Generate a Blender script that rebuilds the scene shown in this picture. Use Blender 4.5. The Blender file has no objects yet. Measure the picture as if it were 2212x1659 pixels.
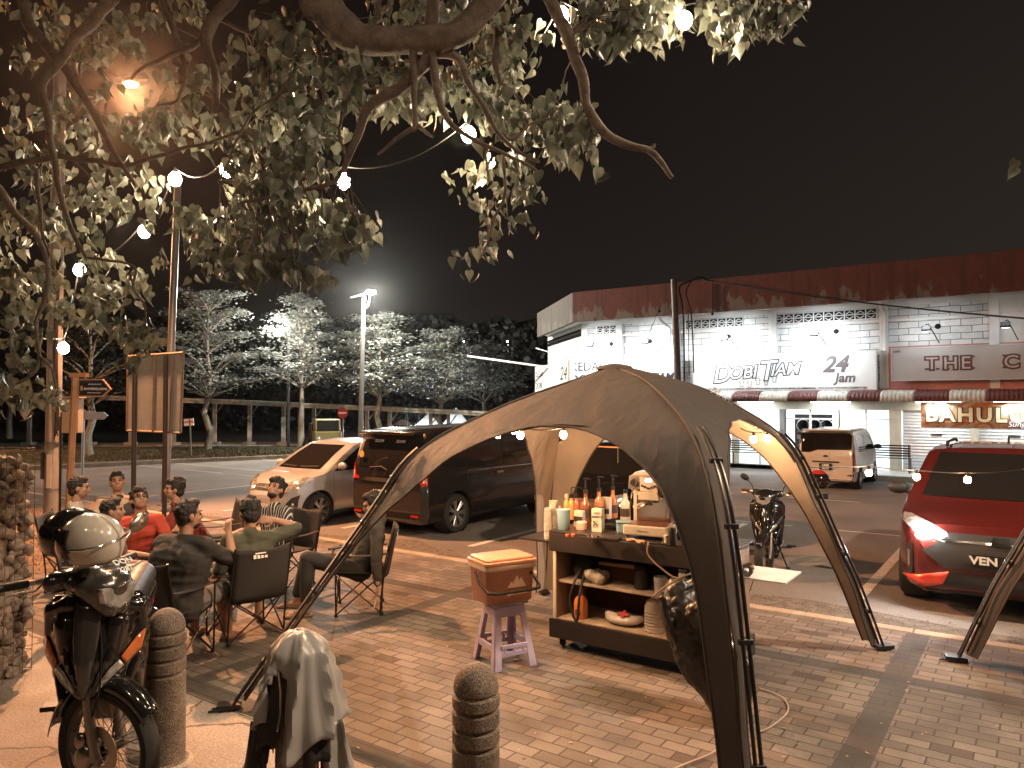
import bpy, bmesh, math, random
from mathutils import Vector, Matrix, Euler
from mathutils.bvhtree import BVHTree
from mathutils.noise import noise as pnoise
random.seed(7)
R = math.radians
sc = bpy.context.scene
C = sc.collection

# ------------------------------------------------------------------ camera
F = 1615.0 / 2212.0
CH = 2.2
PITCH = R(1.33)
cd = bpy.data.cameras.new("camera"); cam = bpy.data.objects.new("camera", cd); C.objects.link(cam)
cd.sensor_width = 36.0; cd.lens = 36.0 * F; cd.clip_end = 2000.0; cd.clip_start = 0.05
cam.location = (0, 0, CH); cam.rotation_euler = (R(90) + PITCH, 0, 0)
sc.camera = cam
sc.view_settings.view_transform = 'Standard'; sc.view_settings.look = 'None'
sc.view_settings.exposure = 1.08; sc.view_settings.gamma = 1.0
sc.cycles.use_denoising = True
sc.cycles.max_bounces = 6; sc.cycles.transparent_max_bounces = 10
sc.cycles.sample_clamp_indirect = 4.0; sc.cycles.caustics_reflective = False; sc.cycles.caustics_refractive = False

# ------------------------------------------------------------------ world: black-brown night sky, a little town glow low on the right
w = bpy.data.worlds.new("World"); sc.world = w; w.use_nodes = True
nt = w.node_tree; bgn = nt.nodes["Background"]
tc = nt.nodes.new("ShaderNodeTexCoord"); sx = nt.nodes.new("ShaderNodeSeparateXYZ")
nt.links.new(tc.outputs["Generated"], sx.inputs[0])
def wmath(op, a, b):
    n = nt.nodes.new("ShaderNodeMath"); n.operation = op
    for i, v in ((0, a), (1, b)):
        if isinstance(v, (int, float)): n.inputs[i].default_value = v
        else: nt.links.new(v, n.inputs[i])
    return n.outputs[0]
g1 = wmath('SUBTRACT', wmath('MULTIPLY', sx.outputs[0], 0.75), wmath('MULTIPLY', sx.outputs[2], 1.15))
g2 = wmath('ADD', g1, 0.45)
ramp = nt.nodes.new("ShaderNodeValToRGB")
ramp.color_ramp.elements[0].position = 0.0; ramp.color_ramp.elements[0].color = (0.0046, 0.0033, 0.0027, 1)
ramp.color_ramp.elements[1].position = 1.0; ramp.color_ramp.elements[1].color = (0.020, 0.0152, 0.0130, 1)
nt.links.new(g2, ramp.inputs[0]); nt.links.new(ramp.outputs[0], bgn.inputs[0]); bgn.inputs[1].default_value = 0.75

# ------------------------------------------------------------------ rays through picture points (picture 2212 wide), used to survey the place
def ray(px, py):
    d = Vector(((px - 1106.0) / 1615.0, 1.0, (829.5 - py) / 1615.0))
    return Matrix.Rotation(PITCH, 3, 'X') @ d
def G(px, py, z=0.0):
    d = ray(px, py); t = (z - CH) / d.z
    return Vector((d.x * t, d.y * t, z))
def AT(px, py, D):
    d = ray(px, py); t = D / d.y
    return Vector((d.x * t, D, CH + d.z * t))
ANG = math.atan2(-0.575, 0.818)
RV = Vector((math.cos(ANG), math.sin(ANG), 0)); NV = Vector((-math.sin(ANG), math.cos(ANG), 0))
def S(u, v, z=0.0): return RV * u + NV * v + Vector((0, 0, z))
def UV(p): return (p.dot(RV), p.dot(NV))
ROAD = -0.15

def light(name, kind, loc, power, col, size=0.1, target=None, spot=None, blend=0.5):
    ld = bpy.data.lights.new(name, kind); ld.energy = power; ld.color = col
    if kind == 'AREA': ld.size = size
    else: ld.shadow_soft_size = size
    if kind == 'SPOT': ld.spot_size = R(spot or 120); ld.spot_blend = blend
    o = bpy.data.objects.new(name, ld); C.objects.link(o); o.location = loc
    if target is not None:
        o.rotation_euler = (Vector(target) - Vector(loc)).to_track_quat('-Z', 'Y').to_euler()
    return o
SODIUM = (1.0, 0.43, 0.19); WARM = (1.0, 0.66, 0.38); COOL = (0.86, 0.95, 1.0)

# ------------------------------------------------------------------ materials
MATS = {}
def mat(name, col=(0.5, 0.5, 0.5), rough=0.6, metal=0.0, var=0.12, vscale=6.0, bump=0.0, bscale=40.0, emit=None, es=1.0,
        trans=0.0, alpha=1.0, coat=0.0, sub=0.0, transl=0.0, ior=1.45):
    if name in MATS: return MATS[name]
    m = bpy.data.materials.new(name); m.use_nodes = True; t = m.node_tree; b = t.nodes["Principled BSDF"]
    b.inputs["Roughness"].default_value = rough; b.inputs["Metallic"].default_value = metal
    b.inputs["Coat Weight"].default_value = coat; b.inputs["IOR"].default_value = ior
    b.inputs["Transmission Weight"].default_value = trans; b.inputs["Alpha"].default_value = alpha
    co = t.nodes.new("ShaderNodeTexCoord")
    if var > 0:
        n = t.nodes.new("ShaderNodeTexNoise"); n.inputs["Scale"].default_value = vscale; n.inputs["Detail"].default_value = 5
        t.links.new(co.outputs["Object"], n.inputs["Vector"])
        mr = t.nodes.new("ShaderNodeMapRange"); mr.inputs[1].default_value = 0.3; mr.inputs[2].default_value = 0.7
        mr.inputs[3].default_value = 1 - var; mr.inputs[4].default_value = 1 + var; t.links.new(n.outputs[0], mr.inputs[0])
        mx = t.nodes.new("ShaderNodeVectorMath"); mx.operation = 'SCALE'; mx.inputs[0].default_value = col
        t.links.new(mr.outputs[0], mx.inputs["Scale"]); t.links.new(mx.outputs[0], b.inputs["Base Color"])
        rr = t.nodes.new("ShaderNodeMapRange"); rr.inputs[3].default_value = max(0, rough - 0.08); rr.inputs[4].default_value = min(1, rough + 0.08)
        t.links.new(n.outputs[0], rr.inputs[0]); t.links.new(rr.outputs[0], b.inputs["Roughness"])
    else:
        b.inputs["Base Color"].default_value = (*col, 1)
    if bump > 0:
        n2 = t.nodes.new("ShaderNodeTexNoise"); n2.inputs["Scale"].default_value = bscale; n2.inputs["Detail"].default_value = 6
        t.links.new(co.outputs["Object"], n2.inputs["Vector"])
        bp = t.nodes.new("ShaderNodeBump"); bp.inputs["Strength"].default_value = min(1, bump); bp.inputs["Distance"].default_value = 0.01 * max(1, bump)
        t.links.new(n2.outputs[0], bp.inputs["Height"]); t.links.new(bp.outputs[0], b.inputs["Normal"])
    if emit:
        b.inputs["Emission Color"].default_value = (*emit, 1); b.inputs["Emission Strength"].default_value = es
    if transl > 0:
        tr = t.nodes.new("ShaderNodeBsdfTranslucent"); tr.inputs[0].default_value = (*col, 1)
        ms = t.nodes.new("ShaderNodeMixShader"); ms.inputs[0].default_value = transl
        t.links.new(b.outputs[0], ms.inputs[1]); t.links.new(tr.outputs[0], ms.inputs[2])
        t.links.new(ms.outputs[0], t.nodes["Material Output"].inputs[0])
    MATS[name] = m
    return m
def nodes_of(name):
    m = bpy.data.materials.new(name); m.use_nodes = True; MATS[name] = m
    t = m.node_tree
    def N(kind, **kw):
        n = t.nodes.new(kind)
        for k, v in kw.items():
            if k == 'op': n.operation = v
            elif isinstance(v, bpy.types.NodeSocket): t.links.new(v, n.inputs[k.replace('_', ' ')] if not k.startswith('i') or not k[1:].isdigit() else n.inputs[int(k[1:])])
            else:
                if k.startswith('i') and k[1:].isdigit(): n.inputs[int(k[1:])].default_value = v
                else: n.inputs[k.replace('_', ' ')].default_value = v
        return n
    return m, t, N, t.nodes["Principled BSDF"]
def ramp_node(t, fac, stops):
    r = t.nodes.new("ShaderNodeValToRGB"); e = r.color_ramp.elements
    e[0].position, e[0].color = stops[0][0], (*stops[0][1], 1); e[1].position, e[1].color = stops[-1][0], (*stops[-1][1], 1)
    for p, c in stops[1:-1]:
        x = e.new(p); x.color = (*c, 1)
    t.links.new(fac, r.inputs[0]); return r.outputs[0]
def mixc(t, fac, a, b, mode='MIX'):
    n = t.nodes.new("ShaderNodeMix"); n.data_type = 'RGBA'; n.blend_type = mode
    for i, v in ((0, fac), (6, a), (7, b)):
        if isinstance(v, bpy.types.NodeSocket): t.links.new(v, n.inputs[i])
        elif i == 0: n.inputs[0].default_value = v
        else: n.inputs[i].default_value = (*v, 1)
    return n.outputs[2]

# ------------------------------------------------------------------ mesh builder
class MB:
    def __init__(s, M=None): s.v = []; s.f = []; s.M = M
    def add(s, vs, fs):
        o = len(s.v); s.v += [Vector(v) for v in vs]; s.f += [tuple(o + i for i in f) for f in fs]; return s
    def box(s, c, d, rz=0.0, rx=0.0, ry=0.0):
        E = Euler((rx, ry, rz)).to_matrix(); c = Vector(c)
        vs = [c + E @ Vector((x * d[0] / 2, y * d[1] / 2, z * d[2] / 2)) for x in (-1, 1) for y in (-1, 1) for z in (-1, 1)]
        return s.add(vs, [(0, 1, 3, 2), (4, 6, 7, 5), (0, 4, 5, 1), (2, 3, 7, 6), (0, 2, 6, 4), (1, 5, 7, 3)])
    def b2(s, a, b): a = Vector(a); b = Vector(b); return s.box((a + b) / 2, (abs(b.x - a.x), abs(b.y - a.y), abs(b.z - a.z)))
    def tube(s, pts, r, n=8, cap=True):
        pts = [Vector(p) for p in pts]; k = len(pts)
        rs = r if isinstance(r, (list, tuple)) else [r] * k
        rings = []; up = None
        for i, p in enumerate(pts):
            t = (pts[min(i + 1, k - 1)] - pts[max(i - 1, 0)])
            if t.length < 1e-9: t = Vector((0, 0, 1))
            t.normalize()
            if up is None:
                a = Vector((0, 0, 1)) if abs(t.z) < 0.9 else Vector((1, 0, 0)); up = t.cross(a).normalized()
            else:
                up = (up - t * up.dot(t)); up = up.normalized() if up.length > 1e-6 else t.orthogonal().normalized()
            q = t.cross(up)
            rings.append([p + (up * math.cos(2 * math.pi * j / n) + q * math.sin(2 * math.pi * j / n)) * rs[i] for j in range(n)])
        vs = [v for rr in rings for v in rr]
        fs = [(i * n + j, i * n + (j + 1) % n, (i + 1) * n + (j + 1) % n, (i + 1) * n + j) for i in range(k - 1) for j in range(n)]
        if cap: fs += [tuple(reversed(range(n))), tuple((k - 1) * n + j for j in range(n))]
        return s.add(vs, fs)
    def lathe(s, prof, c=(0, 0, 0), n=20, axis='z', cap=True):
        c = Vector(c); vs = []
        for (r, z) in prof:
            for j in range(n):
                a = 2 * math.pi * j / n; x, y = r * math.cos(a), r * math.sin(a)
                vs.append(c + (Vector((x, y, z)) if axis == 'z' else Vector((z, x, y)) if axis == 'x' else Vector((y, z, x))))
        k = len(prof)
        fs = [(i * n + j, i * n + (j + 1) % n, (i + 1) * n + (j + 1) % n, (i + 1) * n + j) for i in range(k - 1) for j in range(n)]
        if cap: fs += [tuple(reversed(range(n))), tuple((k - 1) * n + j for j in range(n))]
        return s.add(vs, fs)
    def ell(s, c, r, E=None, nu=14, nv=9):
        c = Vector(c); r = (r, r, r) if isinstance(r, (int, float)) else r
        vs = []; E = E or Matrix.Identity(3)
        for i in range(nv + 1):
            th = math.pi * i / nv
            for j in range(nu):
                ph = 2 * math.pi * j / nu
                vs.append(c + E @ Vector((r[0] * math.sin(th) * math.cos(ph), r[1] * math.sin(th) * math.sin(ph), r[2] * math.cos(th))))
        fs = [(i * nu + j, (i + 1) * nu + j, (i + 1) * nu + (j + 1) % nu, i * nu + (j + 1) % nu) for i in range(nv) for j in range(nu)]
        return s.add(vs, fs)
    def cap(s, a, b, ra, rb, n=12):          # tapered capsule
        a = Vector(a); b = Vector(b); d = b - a; L = d.length
        if L < 1e-6: return s.ell(a, ra)
        t = d / L; pts = []; rs = []
        for k in range(5):
            th = math.pi / 2 * (1 - k / 4); pts.append(a - t * ra * math.sin(th)); rs.append(max(1e-4, ra * math.cos(th)))
        for k in range(5):
            th = math.pi / 2 * k / 4; pts.append(b + t * rb * math.sin(th)); rs.append(max(1e-4, rb * math.cos(th)))
        return s.tube(pts, rs, n)
    def prism(s, poly, h0, h1, plane='xy'):
        n = len(poly)
        def P(p, h): return (p[0], p[1], h) if plane == 'xy' else (p[0], h, p[1]) if plane == 'xz' else (h, p[0], p[1])
        vs = [P(p, h0) for p in poly] + [P(p, h1) for p in poly]
        fs = [tuple(range(n)), tuple(reversed(range(n, 2 * n)))] + [(i, i + n, (i + 1) % n + n, (i + 1) % n) for i in range(n)]
        return s.add(vs, fs)
    def grid(s, rows):
        m = len(rows[0]); vs = [v for r_ in rows for v in r_]
        return s.add(vs, [(i * m + j, i * m + j + 1, (i + 1) * m + j + 1, (i + 1) * m + j) for i in range(len(rows) - 1) for j in range(m - 1)])
    def mesh(s, name, recalc=True):
        me = bpy.data.meshes.new(name); me.from_pydata([tuple(v) for v in s.v], [], s.f)
        bm = bmesh.new(); bm.from_mesh(me)
        bmesh.ops.remove_doubles(bm, verts=bm.verts, dist=1e-5)
        if recalc: bmesh.ops.recalc_face_normals(bm, faces=bm.faces)
        bm.to_mesh(me); bm.free(); return me
def label(o, lab=None, cat=None, group=None, kind=None):
    if lab: o["label"] = lab
    if cat: o["category"] = cat
    if group: o["group"] = group
    if kind: o["kind"] = kind
    return o
def obj(name, mb, m, parent=None, smooth=True, bevel=0.0, rel=None, solid=0.0, sub=0, loc=None, rz=None, angle=40, recalc=True):
    me = mb.mesh(name, recalc) if isinstance(mb, MB) else mb
    if rel is not None:
        for v in me.vertices: v.co -= Vector(rel)
    me.materials.append(m)
    o = bpy.data.objects.new(name, me); C.objects.link(o)
    if parent is not None: o.parent = parent
    if loc is not None: o.location = loc
    if rz is not None: o.rotation_euler = (0, 0, rz)
    if smooth:
        for p in me.polygons: p.use_smooth = True
        try: me.set_sharp_from_angle(angle=R(angle))
        except Exception: pass
    if solid:
        q = o.modifiers.new("s", 'SOLIDIFY'); q.thickness = solid; q.offset = 0
    if bevel:
        q = o.modifiers.new("b", 'BEVEL'); q.width = bevel; q.segments = 2; q.limit_method = 'ANGLE'; q.angle_limit = R(35)
    if sub:
        q = o.modifiers.new("u", 'SUBSURF'); q.levels = sub; q.render_levels = sub
    return o
def thing(name, lab, cat, loc=(0, 0, 0), rz=0.0, group=None):
    o = bpy.data.objects.new(name, None); C.objects.link(o); o.location = loc; o.rotation_euler = (0, 0, rz)
    o.empty_display_size = 0.2
    return label(o, lab, cat, group)
def struct(name, mb, m, smooth=False, **k): return label(obj(name, mb, m, smooth=smooth, **k), kind='structure')
def copy_tree(o, lab=None, loc=None, rz=None, top=True):
    kids = [c for c in bpy.data.objects if c.parent == o]
    c = o.copy(); C.objects.link(c)
    if loc is not None: c.location = loc
    if rz is not None: c.rotation_euler = (0, 0, rz)
    if lab: c["label"] = lab
    for k in kids:
        q = copy_tree(k, top=False); q.parent = c
    return c
def remeshed(name, mb, voxel=0.01, smooth_it=4):
    me = mb.mesh(name); o = bpy.data.objects.new("tmp_blob", me); C.objects.link(o)
    q = o.modifiers.new("r", 'REMESH'); q.mode = 'VOXEL'; q.voxel_size = voxel; q.use_smooth_shade = True
    if smooth_it:
        q2 = o.modifiers.new("s", 'SMOOTH'); q2.factor = 0.5; q2.iterations = smooth_it
    dg = bpy.context.evaluated_depsgraph_get(); dg.update()
    me2 = bpy.data.meshes.new_from_object(o.evaluated_get(dg)); me2.name = name
    bpy.data.objects.remove(o)
    return me2
def boolcut(me, cutter):
    a = bpy.data.objects.new("tmp_a", me); b = bpy.data.objects.new("tmp_b", cutter); C.objects.link(a); C.objects.link(b)
    q = a.modifiers.new("b", 'BOOLEAN'); q.operation = 'DIFFERENCE'; q.object = b; q.solver = 'EXACT'
    dg = bpy.context.evaluated_depsgraph_get(); dg.update()
    me2 = bpy.data.meshes.new_from_object(a.evaluated_get(dg))
    bpy.data.objects.remove(a); bpy.data.objects.remove(b); return me2
def text(body, size, m, name='lettering', parent=None, M=None, ext=0.003, shear=0.0, align='LEFT', bold=0.0, sx=1.0, space=1.0, lab=None):
    cu = bpy.data.curves.new(name, 'FONT'); cu.body = body; cu.size = size; cu.extrude = ext; cu.shear = shear
    cu.align_x = align; cu.offset = bold; cu.space_character = space; cu.resolution_u = 3
    o = bpy.data.objects.new("tmp_t", cu); C.objects.link(o)
    dg = bpy.context.evaluated_depsgraph_get(); dg.update()
    me = bpy.data.meshes.new_from_object(o.evaluated_get(dg)); bpy.data.objects.remove(o)
    me.transform(Matrix.Diagonal((sx, 1, 1, 1)))
    if M is not None: me.transform(M)
    me.materials.clear(); me.materials.append(m)
    q = bpy.data.objects.new(name, me); C.objects.link(q)
    if parent: q.parent = parent
    if lab: q["label"] = lab
    return q
def frameM(o, x, z):      # text frame: origin, writing direction x, up z
    x = Vector(x).normalized(); z = Vector(z).normalized(); y = x.cross(z) * -1
    n = x.cross(z)        # outward normal when reading left to right
    M = Matrix((( x.x, z.x, n.x, o[0]), (x.y, z.y, n.y, o[1]), (x.z, z.z, n.z, o[2]), (0, 0, 0, 1)))
    return M
def bez(p0, p1, p2, n=12):
    p0, p1, p2 = Vector(p0), Vector(p1), Vector(p2)
    return [p0 * (1 - t) ** 2 + p1 * 2 * t * (1 - t) + p2 * t * t for t in [i / n for i in range(n + 1)]]
def sag(a, b, d, n=12):
    a = Vector(a); b = Vector(b)
    return [a.lerp(b, i / n) - Vector((0, 0, d * 4 * (i / n) * (1 - i / n))) for i in range(n + 1)]
def spline(pts, n=6):
    P = [Vector(p) for p in pts]; out = []
    for i in range(len(P) - 1):
        p0, p1, p2, p3 = P[max(0, i - 1)], P[i], P[i + 1], P[min(len(P) - 1, i + 2)]
        for k in range(n):
            t = k / n
            out.append(0.5 * ((2 * p1) + (p2 - p0) * t + (2 * p0 - 5 * p1 + 4 * p2 - p3) * t * t + (3 * p1 - p0 - 3 * p2 + p3) * t ** 3))
    out.append(P[-1]); return out
def interp(tab, x):
    if x <= tab[0][0]: return tab[0][1]
    for (a, b), (c, d) in zip(tab, tab[1:]):
        if x <= c: return b + (d - b) * (x - a) / (c - a)
    return tab[-1][1]
# ================================================================== GROUND
def paver_mat():
    m, t, N, b = nodes_of("pavers")
    co = N("ShaderNodeTexCoord"); O = co.outputs["Object"]
    sep = N("ShaderNodeSeparateXYZ", i0=O)
    wob = N("ShaderNodeTexNoise", Scale=3.0); t.links.new(O, wob.inputs["Vector"])
    br = N("ShaderNodeTexBrick", Scale=1.0, Mortar_Size=0.0055, Mortar_Smooth=0.15, Brick_Width=0.235, Row_Height=0.118)
    br.inputs["Color1"].default_value = (0, 0, 0, 1); br.inputs["Color2"].default_value = (1, 1, 1, 1); br.inputs["Mortar"].default_value = (0, 0, 0, 1)
    br.offset = 0.5
    mm = N("ShaderNodeVectorMath", op='MULTIPLY_ADD'); t.links.new(wob.outputs[1], mm.inputs[0]); mm.inputs[1].default_value = (0.006,) * 3; t.links.new(O, mm.inputs[2])
    t.links.new(mm.outputs[0], br.inputs["Vector"])
    shade = ramp_node(t, br.outputs["Color"], [(0, (0.115, 0.094, 0.078)), (0.45, (0.145, 0.119, 0.099)), (0.86, (0.18, 0.149, 0.125)), (0.935, (0.165, 0.136, 0.114)), (0.965, (0.085, 0.062, 0.050)), (1, (0.075, 0.056, 0.046))])
    # darker band courses, every 4.5 m one way and one band the other way
    def band(src, pos, half):
        d = N("ShaderNodeMath", op='SUBTRACT', i0=src, i1=pos); a = N("ShaderNodeMath", op='ABSOLUTE', i0=d.outputs[0])
        l = N("ShaderNodeMath", op='LESS_THAN', i0=a.outputs[0], i1=half); return l.outputs[0]
    acc = None
    for src, pos in ((sep.outputs[0], -9.95), (sep.outputs[0], -5.45), (sep.outputs[0], -0.95), (sep.outputs[0], 3.55), (sep.outputs[1], 6.66), (sep.outputs[1], 3.36)):
        q = band(src, pos, 0.10)
        acc = q if acc is None else N("ShaderNodeMath", op='MAXIMUM', i0=acc, i1=q).outputs[0]
    shade = mixc(t, acc, shade, (0.060, 0.052, 0.046))
    n1 = N("ShaderNodeTexNoise", Scale=1.3, Detail=6.0); t.links.new(O, n1.inputs["Vector"])
    n2 = N("ShaderNodeTexNoise", Scale=90.0, Detail=4.0); t.links.new(O, n2.inputs["Vector"])
    st = N("ShaderNodeMapRange", i1=0.32, i2=0.68, i3=0.55, i4=1.25); t.links.new(n1.outputs[0], st.inputs[0])
    st2 = N("ShaderNodeMapRange", i1=0.3, i2=0.7, i3=0.8, i4=1.2); t.links.new(n2.outputs[0], st2.inputs[0])
    pr = N("ShaderNodeMath", op='MULTIPLY', i0=st.outputs[0], i1=st2.outputs[0])
    vm = N("ShaderNodeVectorMath", op='SCALE'); t.links.new(shade, vm.inputs[0]); t.links.new(pr.outputs[0], vm.inputs["Scale"])
    vo = t.nodes.new("ShaderNodeTexVoronoi"); vo.inputs["Scale"].default_value = 3.2; t.links.new(mm.outputs[0], vo.inputs["Vector"])
    gum = N("ShaderNodeMath", op='LESS_THAN', i0=vo.outputs[0], i1=0.045)
    n4 = N("ShaderNodeTexNoise", Scale=2.6, Detail=7.0, Roughness=0.75); t.links.new(O, n4.inputs["Vector"])
    stn = ramp_node(t, n4.outputs[0], [(0.58, (0, 0, 0)), (0.66, (0.55, 0.55, 0.55))])
    c0_ = mixc(t, stn, vm.outputs[0], (0.055, 0.044, 0.036)); c0_ = mixc(t, gum.outputs[0], c0_, (0.05, 0.042, 0.036))
    col = mixc(t, br.outputs["Fac"], c0_, (0.045, 0.034, 0.028))
    t.links.new(col, b.inputs["Base Color"]); b.inputs["Roughness"].default_value = 0.82
    inv = N("ShaderNodeMath", op='SUBTRACT', i0=1.0, i1=br.outputs["Fac"])
    h = N("ShaderNodeMath", op='MULTIPLY_ADD', i0=n2.outputs[0], i1=0.12, i2=inv.outputs[0])
    h2 = N("ShaderNodeMath", op='MULTIPLY_ADD', i0=br.outputs["Color"], i1=0.25, i2=h.outputs[0])
    bp = N("ShaderNodeBump", Strength=0.8, Distance=0.006); t.links.new(h2.outputs[0], bp.inputs["Height"]); t.links.new(bp.outputs[0], b.inputs["Normal"])
    return m
def ground_mat(name, c1, c2, scale=2.0, fine=120.0, rough=0.75, bump=0.6, crack=False, speck=None):
    m, t, N, b = nodes_of(name)
    co = N("ShaderNodeTexCoord"); O = co.outputs["Object"]
    n1 = N("ShaderNodeTexNoise", Scale=scale, Detail=8.0); t.links.new(O, n1.inputs["Vector"])
    n2 = N("ShaderNodeTexNoise", Scale=fine, Detail=4.0); t.links.new(O, n2.inputs["Vector"])
    base = ramp_node(t, n1.outputs[0], [(0.3, c1), (0.7, c2)])
    st2 = N("ShaderNodeMapRange", i1=0.3, i2=0.7, i3=0.65, i4=1.35); t.links.new(n2.outputs[0], st2.inputs[0])
    vm = N("ShaderNodeVectorMath", op='SCALE'); t.links.new(base, vm.inputs[0]); t.links.new(st2.outputs[0], vm.inputs["Scale"])
    col = vm.outputs[0]
    hgt = n2.outputs[0]
    if crack:
        vo = t.nodes.new("ShaderNodeTexVoronoi"); vo.feature = 'DISTANCE_TO_EDGE'; vo.inputs["Scale"].default_value = 0.45
        wv = N("ShaderNodeVectorMath", op='MULTIPLY_ADD'); t.links.new(n1.outputs[1], wv.inputs[0]); wv.inputs[1].default_value = (0.8,) * 3; t.links.new(O, wv.inputs[2])
        t.links.new(wv.outputs[0], vo.inputs["Vector"])
        lt = N("ShaderNodeMath", op='LESS_THAN', i0=vo.outputs[0], i1=0.006)
        col = mixc(t, lt.outputs[0], col, tuple(c * 0.35 for c in c1))
    if speck:
        vo = t.nodes.new("ShaderNodeTexVoronoi"); vo.inputs["Scale"].default_value = speck[0]; t.links.new(O, vo.inputs["Vector"])
        lt = N("ShaderNodeMath", op='LESS_THAN', i0=vo.outputs[0], i1=speck[1])
        col = mixc(t, lt.outputs[0], col, speck[2])
    t.links.new(col, b.inputs["Base Color"]); b.inputs["Roughness"].default_value = rough
    bp = N("ShaderNodeBump", Strength=bump, Distance=0.012); t.links.new(hgt, bp.inputs["Height"]); t.links.new(bp.outputs[0], b.inputs["Normal"])
    return m
M_pav = paver_mat()
M_asph = ground_mat("asphalt", (0.125, 0.108, 0.094), (0.24, 0.21, 0.185), 0.45, 130.0, 0.8, 0.9, speck=(60.0, 0.16, (0.16, 0.14, 0.12)))
M_gravel = ground_mat("loose_gravel", (0.055, 0.045, 0.036), (0.16, 0.13, 0.10), 7.0, 45.0, 0.95, 1.0, speck=(38.0, 0.24, (0.24, 0.19, 0.15)))
M_conc = ground_mat("concrete_apron", (0.15, 0.122, 0.103), (0.26, 0.217, 0.185), 1.4, 60.0, 0.7, 0.35, crack=True)
M_kerb = ground_mat("kerb_concrete", (0.26, 0.20, 0.15), (0.42, 0.34, 0.26), 3.0, 80.0, 0.75, 0.5)
M_drain = ground_mat("drain_steel", (0.05, 0.04, 0.035), (0.10, 0.08, 0.07), 3.0, 60.0, 0.5, 0.3)
M_soil = ground_mat("dry_soil", (0.06, 0.042, 0.028), (0.22, 0.15, 0.095), 8.0, 30.0, 0.95, 1.0)
M_grass0 = ground_mat("verge_ground", (0.03, 0.028, 0.018), (0.08, 0.07, 0.045), 1.2, 40.0, 0.95, 1.0)
M_path = ground_mat("path_concrete", (0.30, 0.26, 0.21), (0.42, 0.37, 0.31), 1.0, 30.0, 0.8, 0.3)
M_line = ground_mat("road_paint", (0.42, 0.40, 0.36), (0.62, 0.58, 0.52), 6.0, 50.0, 0.6, 0.3)
def sheet(name, pts, z, m, rot=True, thick=None):
    """flat polygon given in street coordinates (u, v)"""
    mb = MB()
    if thick is None: mb.add([(p[0], p[1], z) for p in pts], [tuple(range(len(pts)))])
    else: mb.prism(pts, z - thick, z)
    return struct(name, mb, m, rz=ANG)
sheet("ground", [(-900, -900), (900, -900), (900, 900), (-900, 900)], -0.62, M_grass0)
sheet("road", [(-60, 8.45), (70, 8.45), (70, 24.3), (-6, 24.3), (-14, 60), (-60, 60)], ROAD, M_asph, thick=0.4)
sheet("pavement", [(-24, 3.25), (24, 3.25), (24, 8.02), (-24, 8.02)], 0.0, M_pav, thick=0.6)
sheet("concrete_apron", [(-24, -14), (24, -14), (24, 3.24), (-24, 3.24)], 0.002, M_conc, thick=0.6)
kb = MB()
for i in range(-24, 24): kb.box((i + 0.5, 8.10, -0.20), (0.992, 0.15, 0.42))
struct("kerb", kb, M_kerb, rz=ANG, bevel=0.012)
dr = MB(); dr.box((0, 8.315, -0.30), (48, 0.27, 0.28))
struct("drain", dr, M_drain, rz=ANG)
g_ = MB()
for i in range(-20, 20):
    g_.box((i * 1.2, 8.315, -0.152), (1.17, 0.22, 0.02))
    g_.box((i * 1.2 + 0.3, 8.315, -0.139), (0.10, 0.05, 0.012))
label(obj("drain_cover", g_, mat("galvanised", (0.17, 0.155, 0.14), 0.4, 0.7, bump=0.3), rz=ANG, smooth=False), kind='structure')
gr = MB(); gr.add([(-23, 8.46, ROAD + 0.005), (22, 8.46, ROAD + 0.005)] + [(22 - i * 0.9, 9.15 + 0.25 * math.sin(i * 1.7) + 0.12 * math.sin(i * 4.1), ROAD + 0.005) for i in range(51)], [tuple(range(53))])
struct("gravel_strip", gr, M_gravel, rz=ANG)
# stones and dry leaves loose on that strip (nobody could count them)
lg = MB()
for i in range(3200):
    u = random.uniform(-16, 9); v = 8.5 + abs(random.gauss(0, 0.35)); s_ = random.uniform(0.006, 0.02)
    p = S(u, v, ROAD + s_ * 0.4); a = random.random() * 3
    lg.add([p + Vector((s_ * math.cos(a + k * 1.57) * random.uniform(.7, 1.2), s_ * math.sin(a + k * 1.57), 0)) for k in range(4)] + [p + Vector((0, 0, s_ * 0.8))], [(0, 1, 4), (1, 2, 4), (2, 3, 4), (3, 0, 4)])
label(obj("gravel", lg, mat("pebble", (0.20, 0.16, 0.125), 0.9), smooth=False), kind='stuff')
ln = MB()
def pl(u0, v0, u1, v1): ln.add([(u0, v0, ROAD + 0.006), (u1, v0, ROAD + 0.006), (u1, v1, ROAD + 0.006), (u0, v1, ROAD + 0.006)], [(0, 1, 2, 3)])
for u in (-18.0, -14.3, -10.55, -7.55, -4.62, -1.78, 1.2, 4.1): pl(u - 0.065, 9.55, u + 0.065, 14.4)
for i in range(-10, 8):
    pl(i * 3.0, 14.55, i * 3.0 + 2.2, 14.63); pl(i * 3.0 + 1, 18.85, i * 3.0 + 2.6, 18.93)
pl(-40, 12.95 + 2.9, -12, 12.95 + 2.98)
struct("road_marking", ln, M_line, rz=ANG)
# shop pavement
sp = MB(); sp.b2((-6.3, 24.32, -0.4), (40, 27.5, 0.02)); struct("shop_pavement", sp, mat("pale_terrazzo", (0.5, 0.48, 0.45), 0.5, var=0.1), rz=ANG, bevel=0.02)
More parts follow.
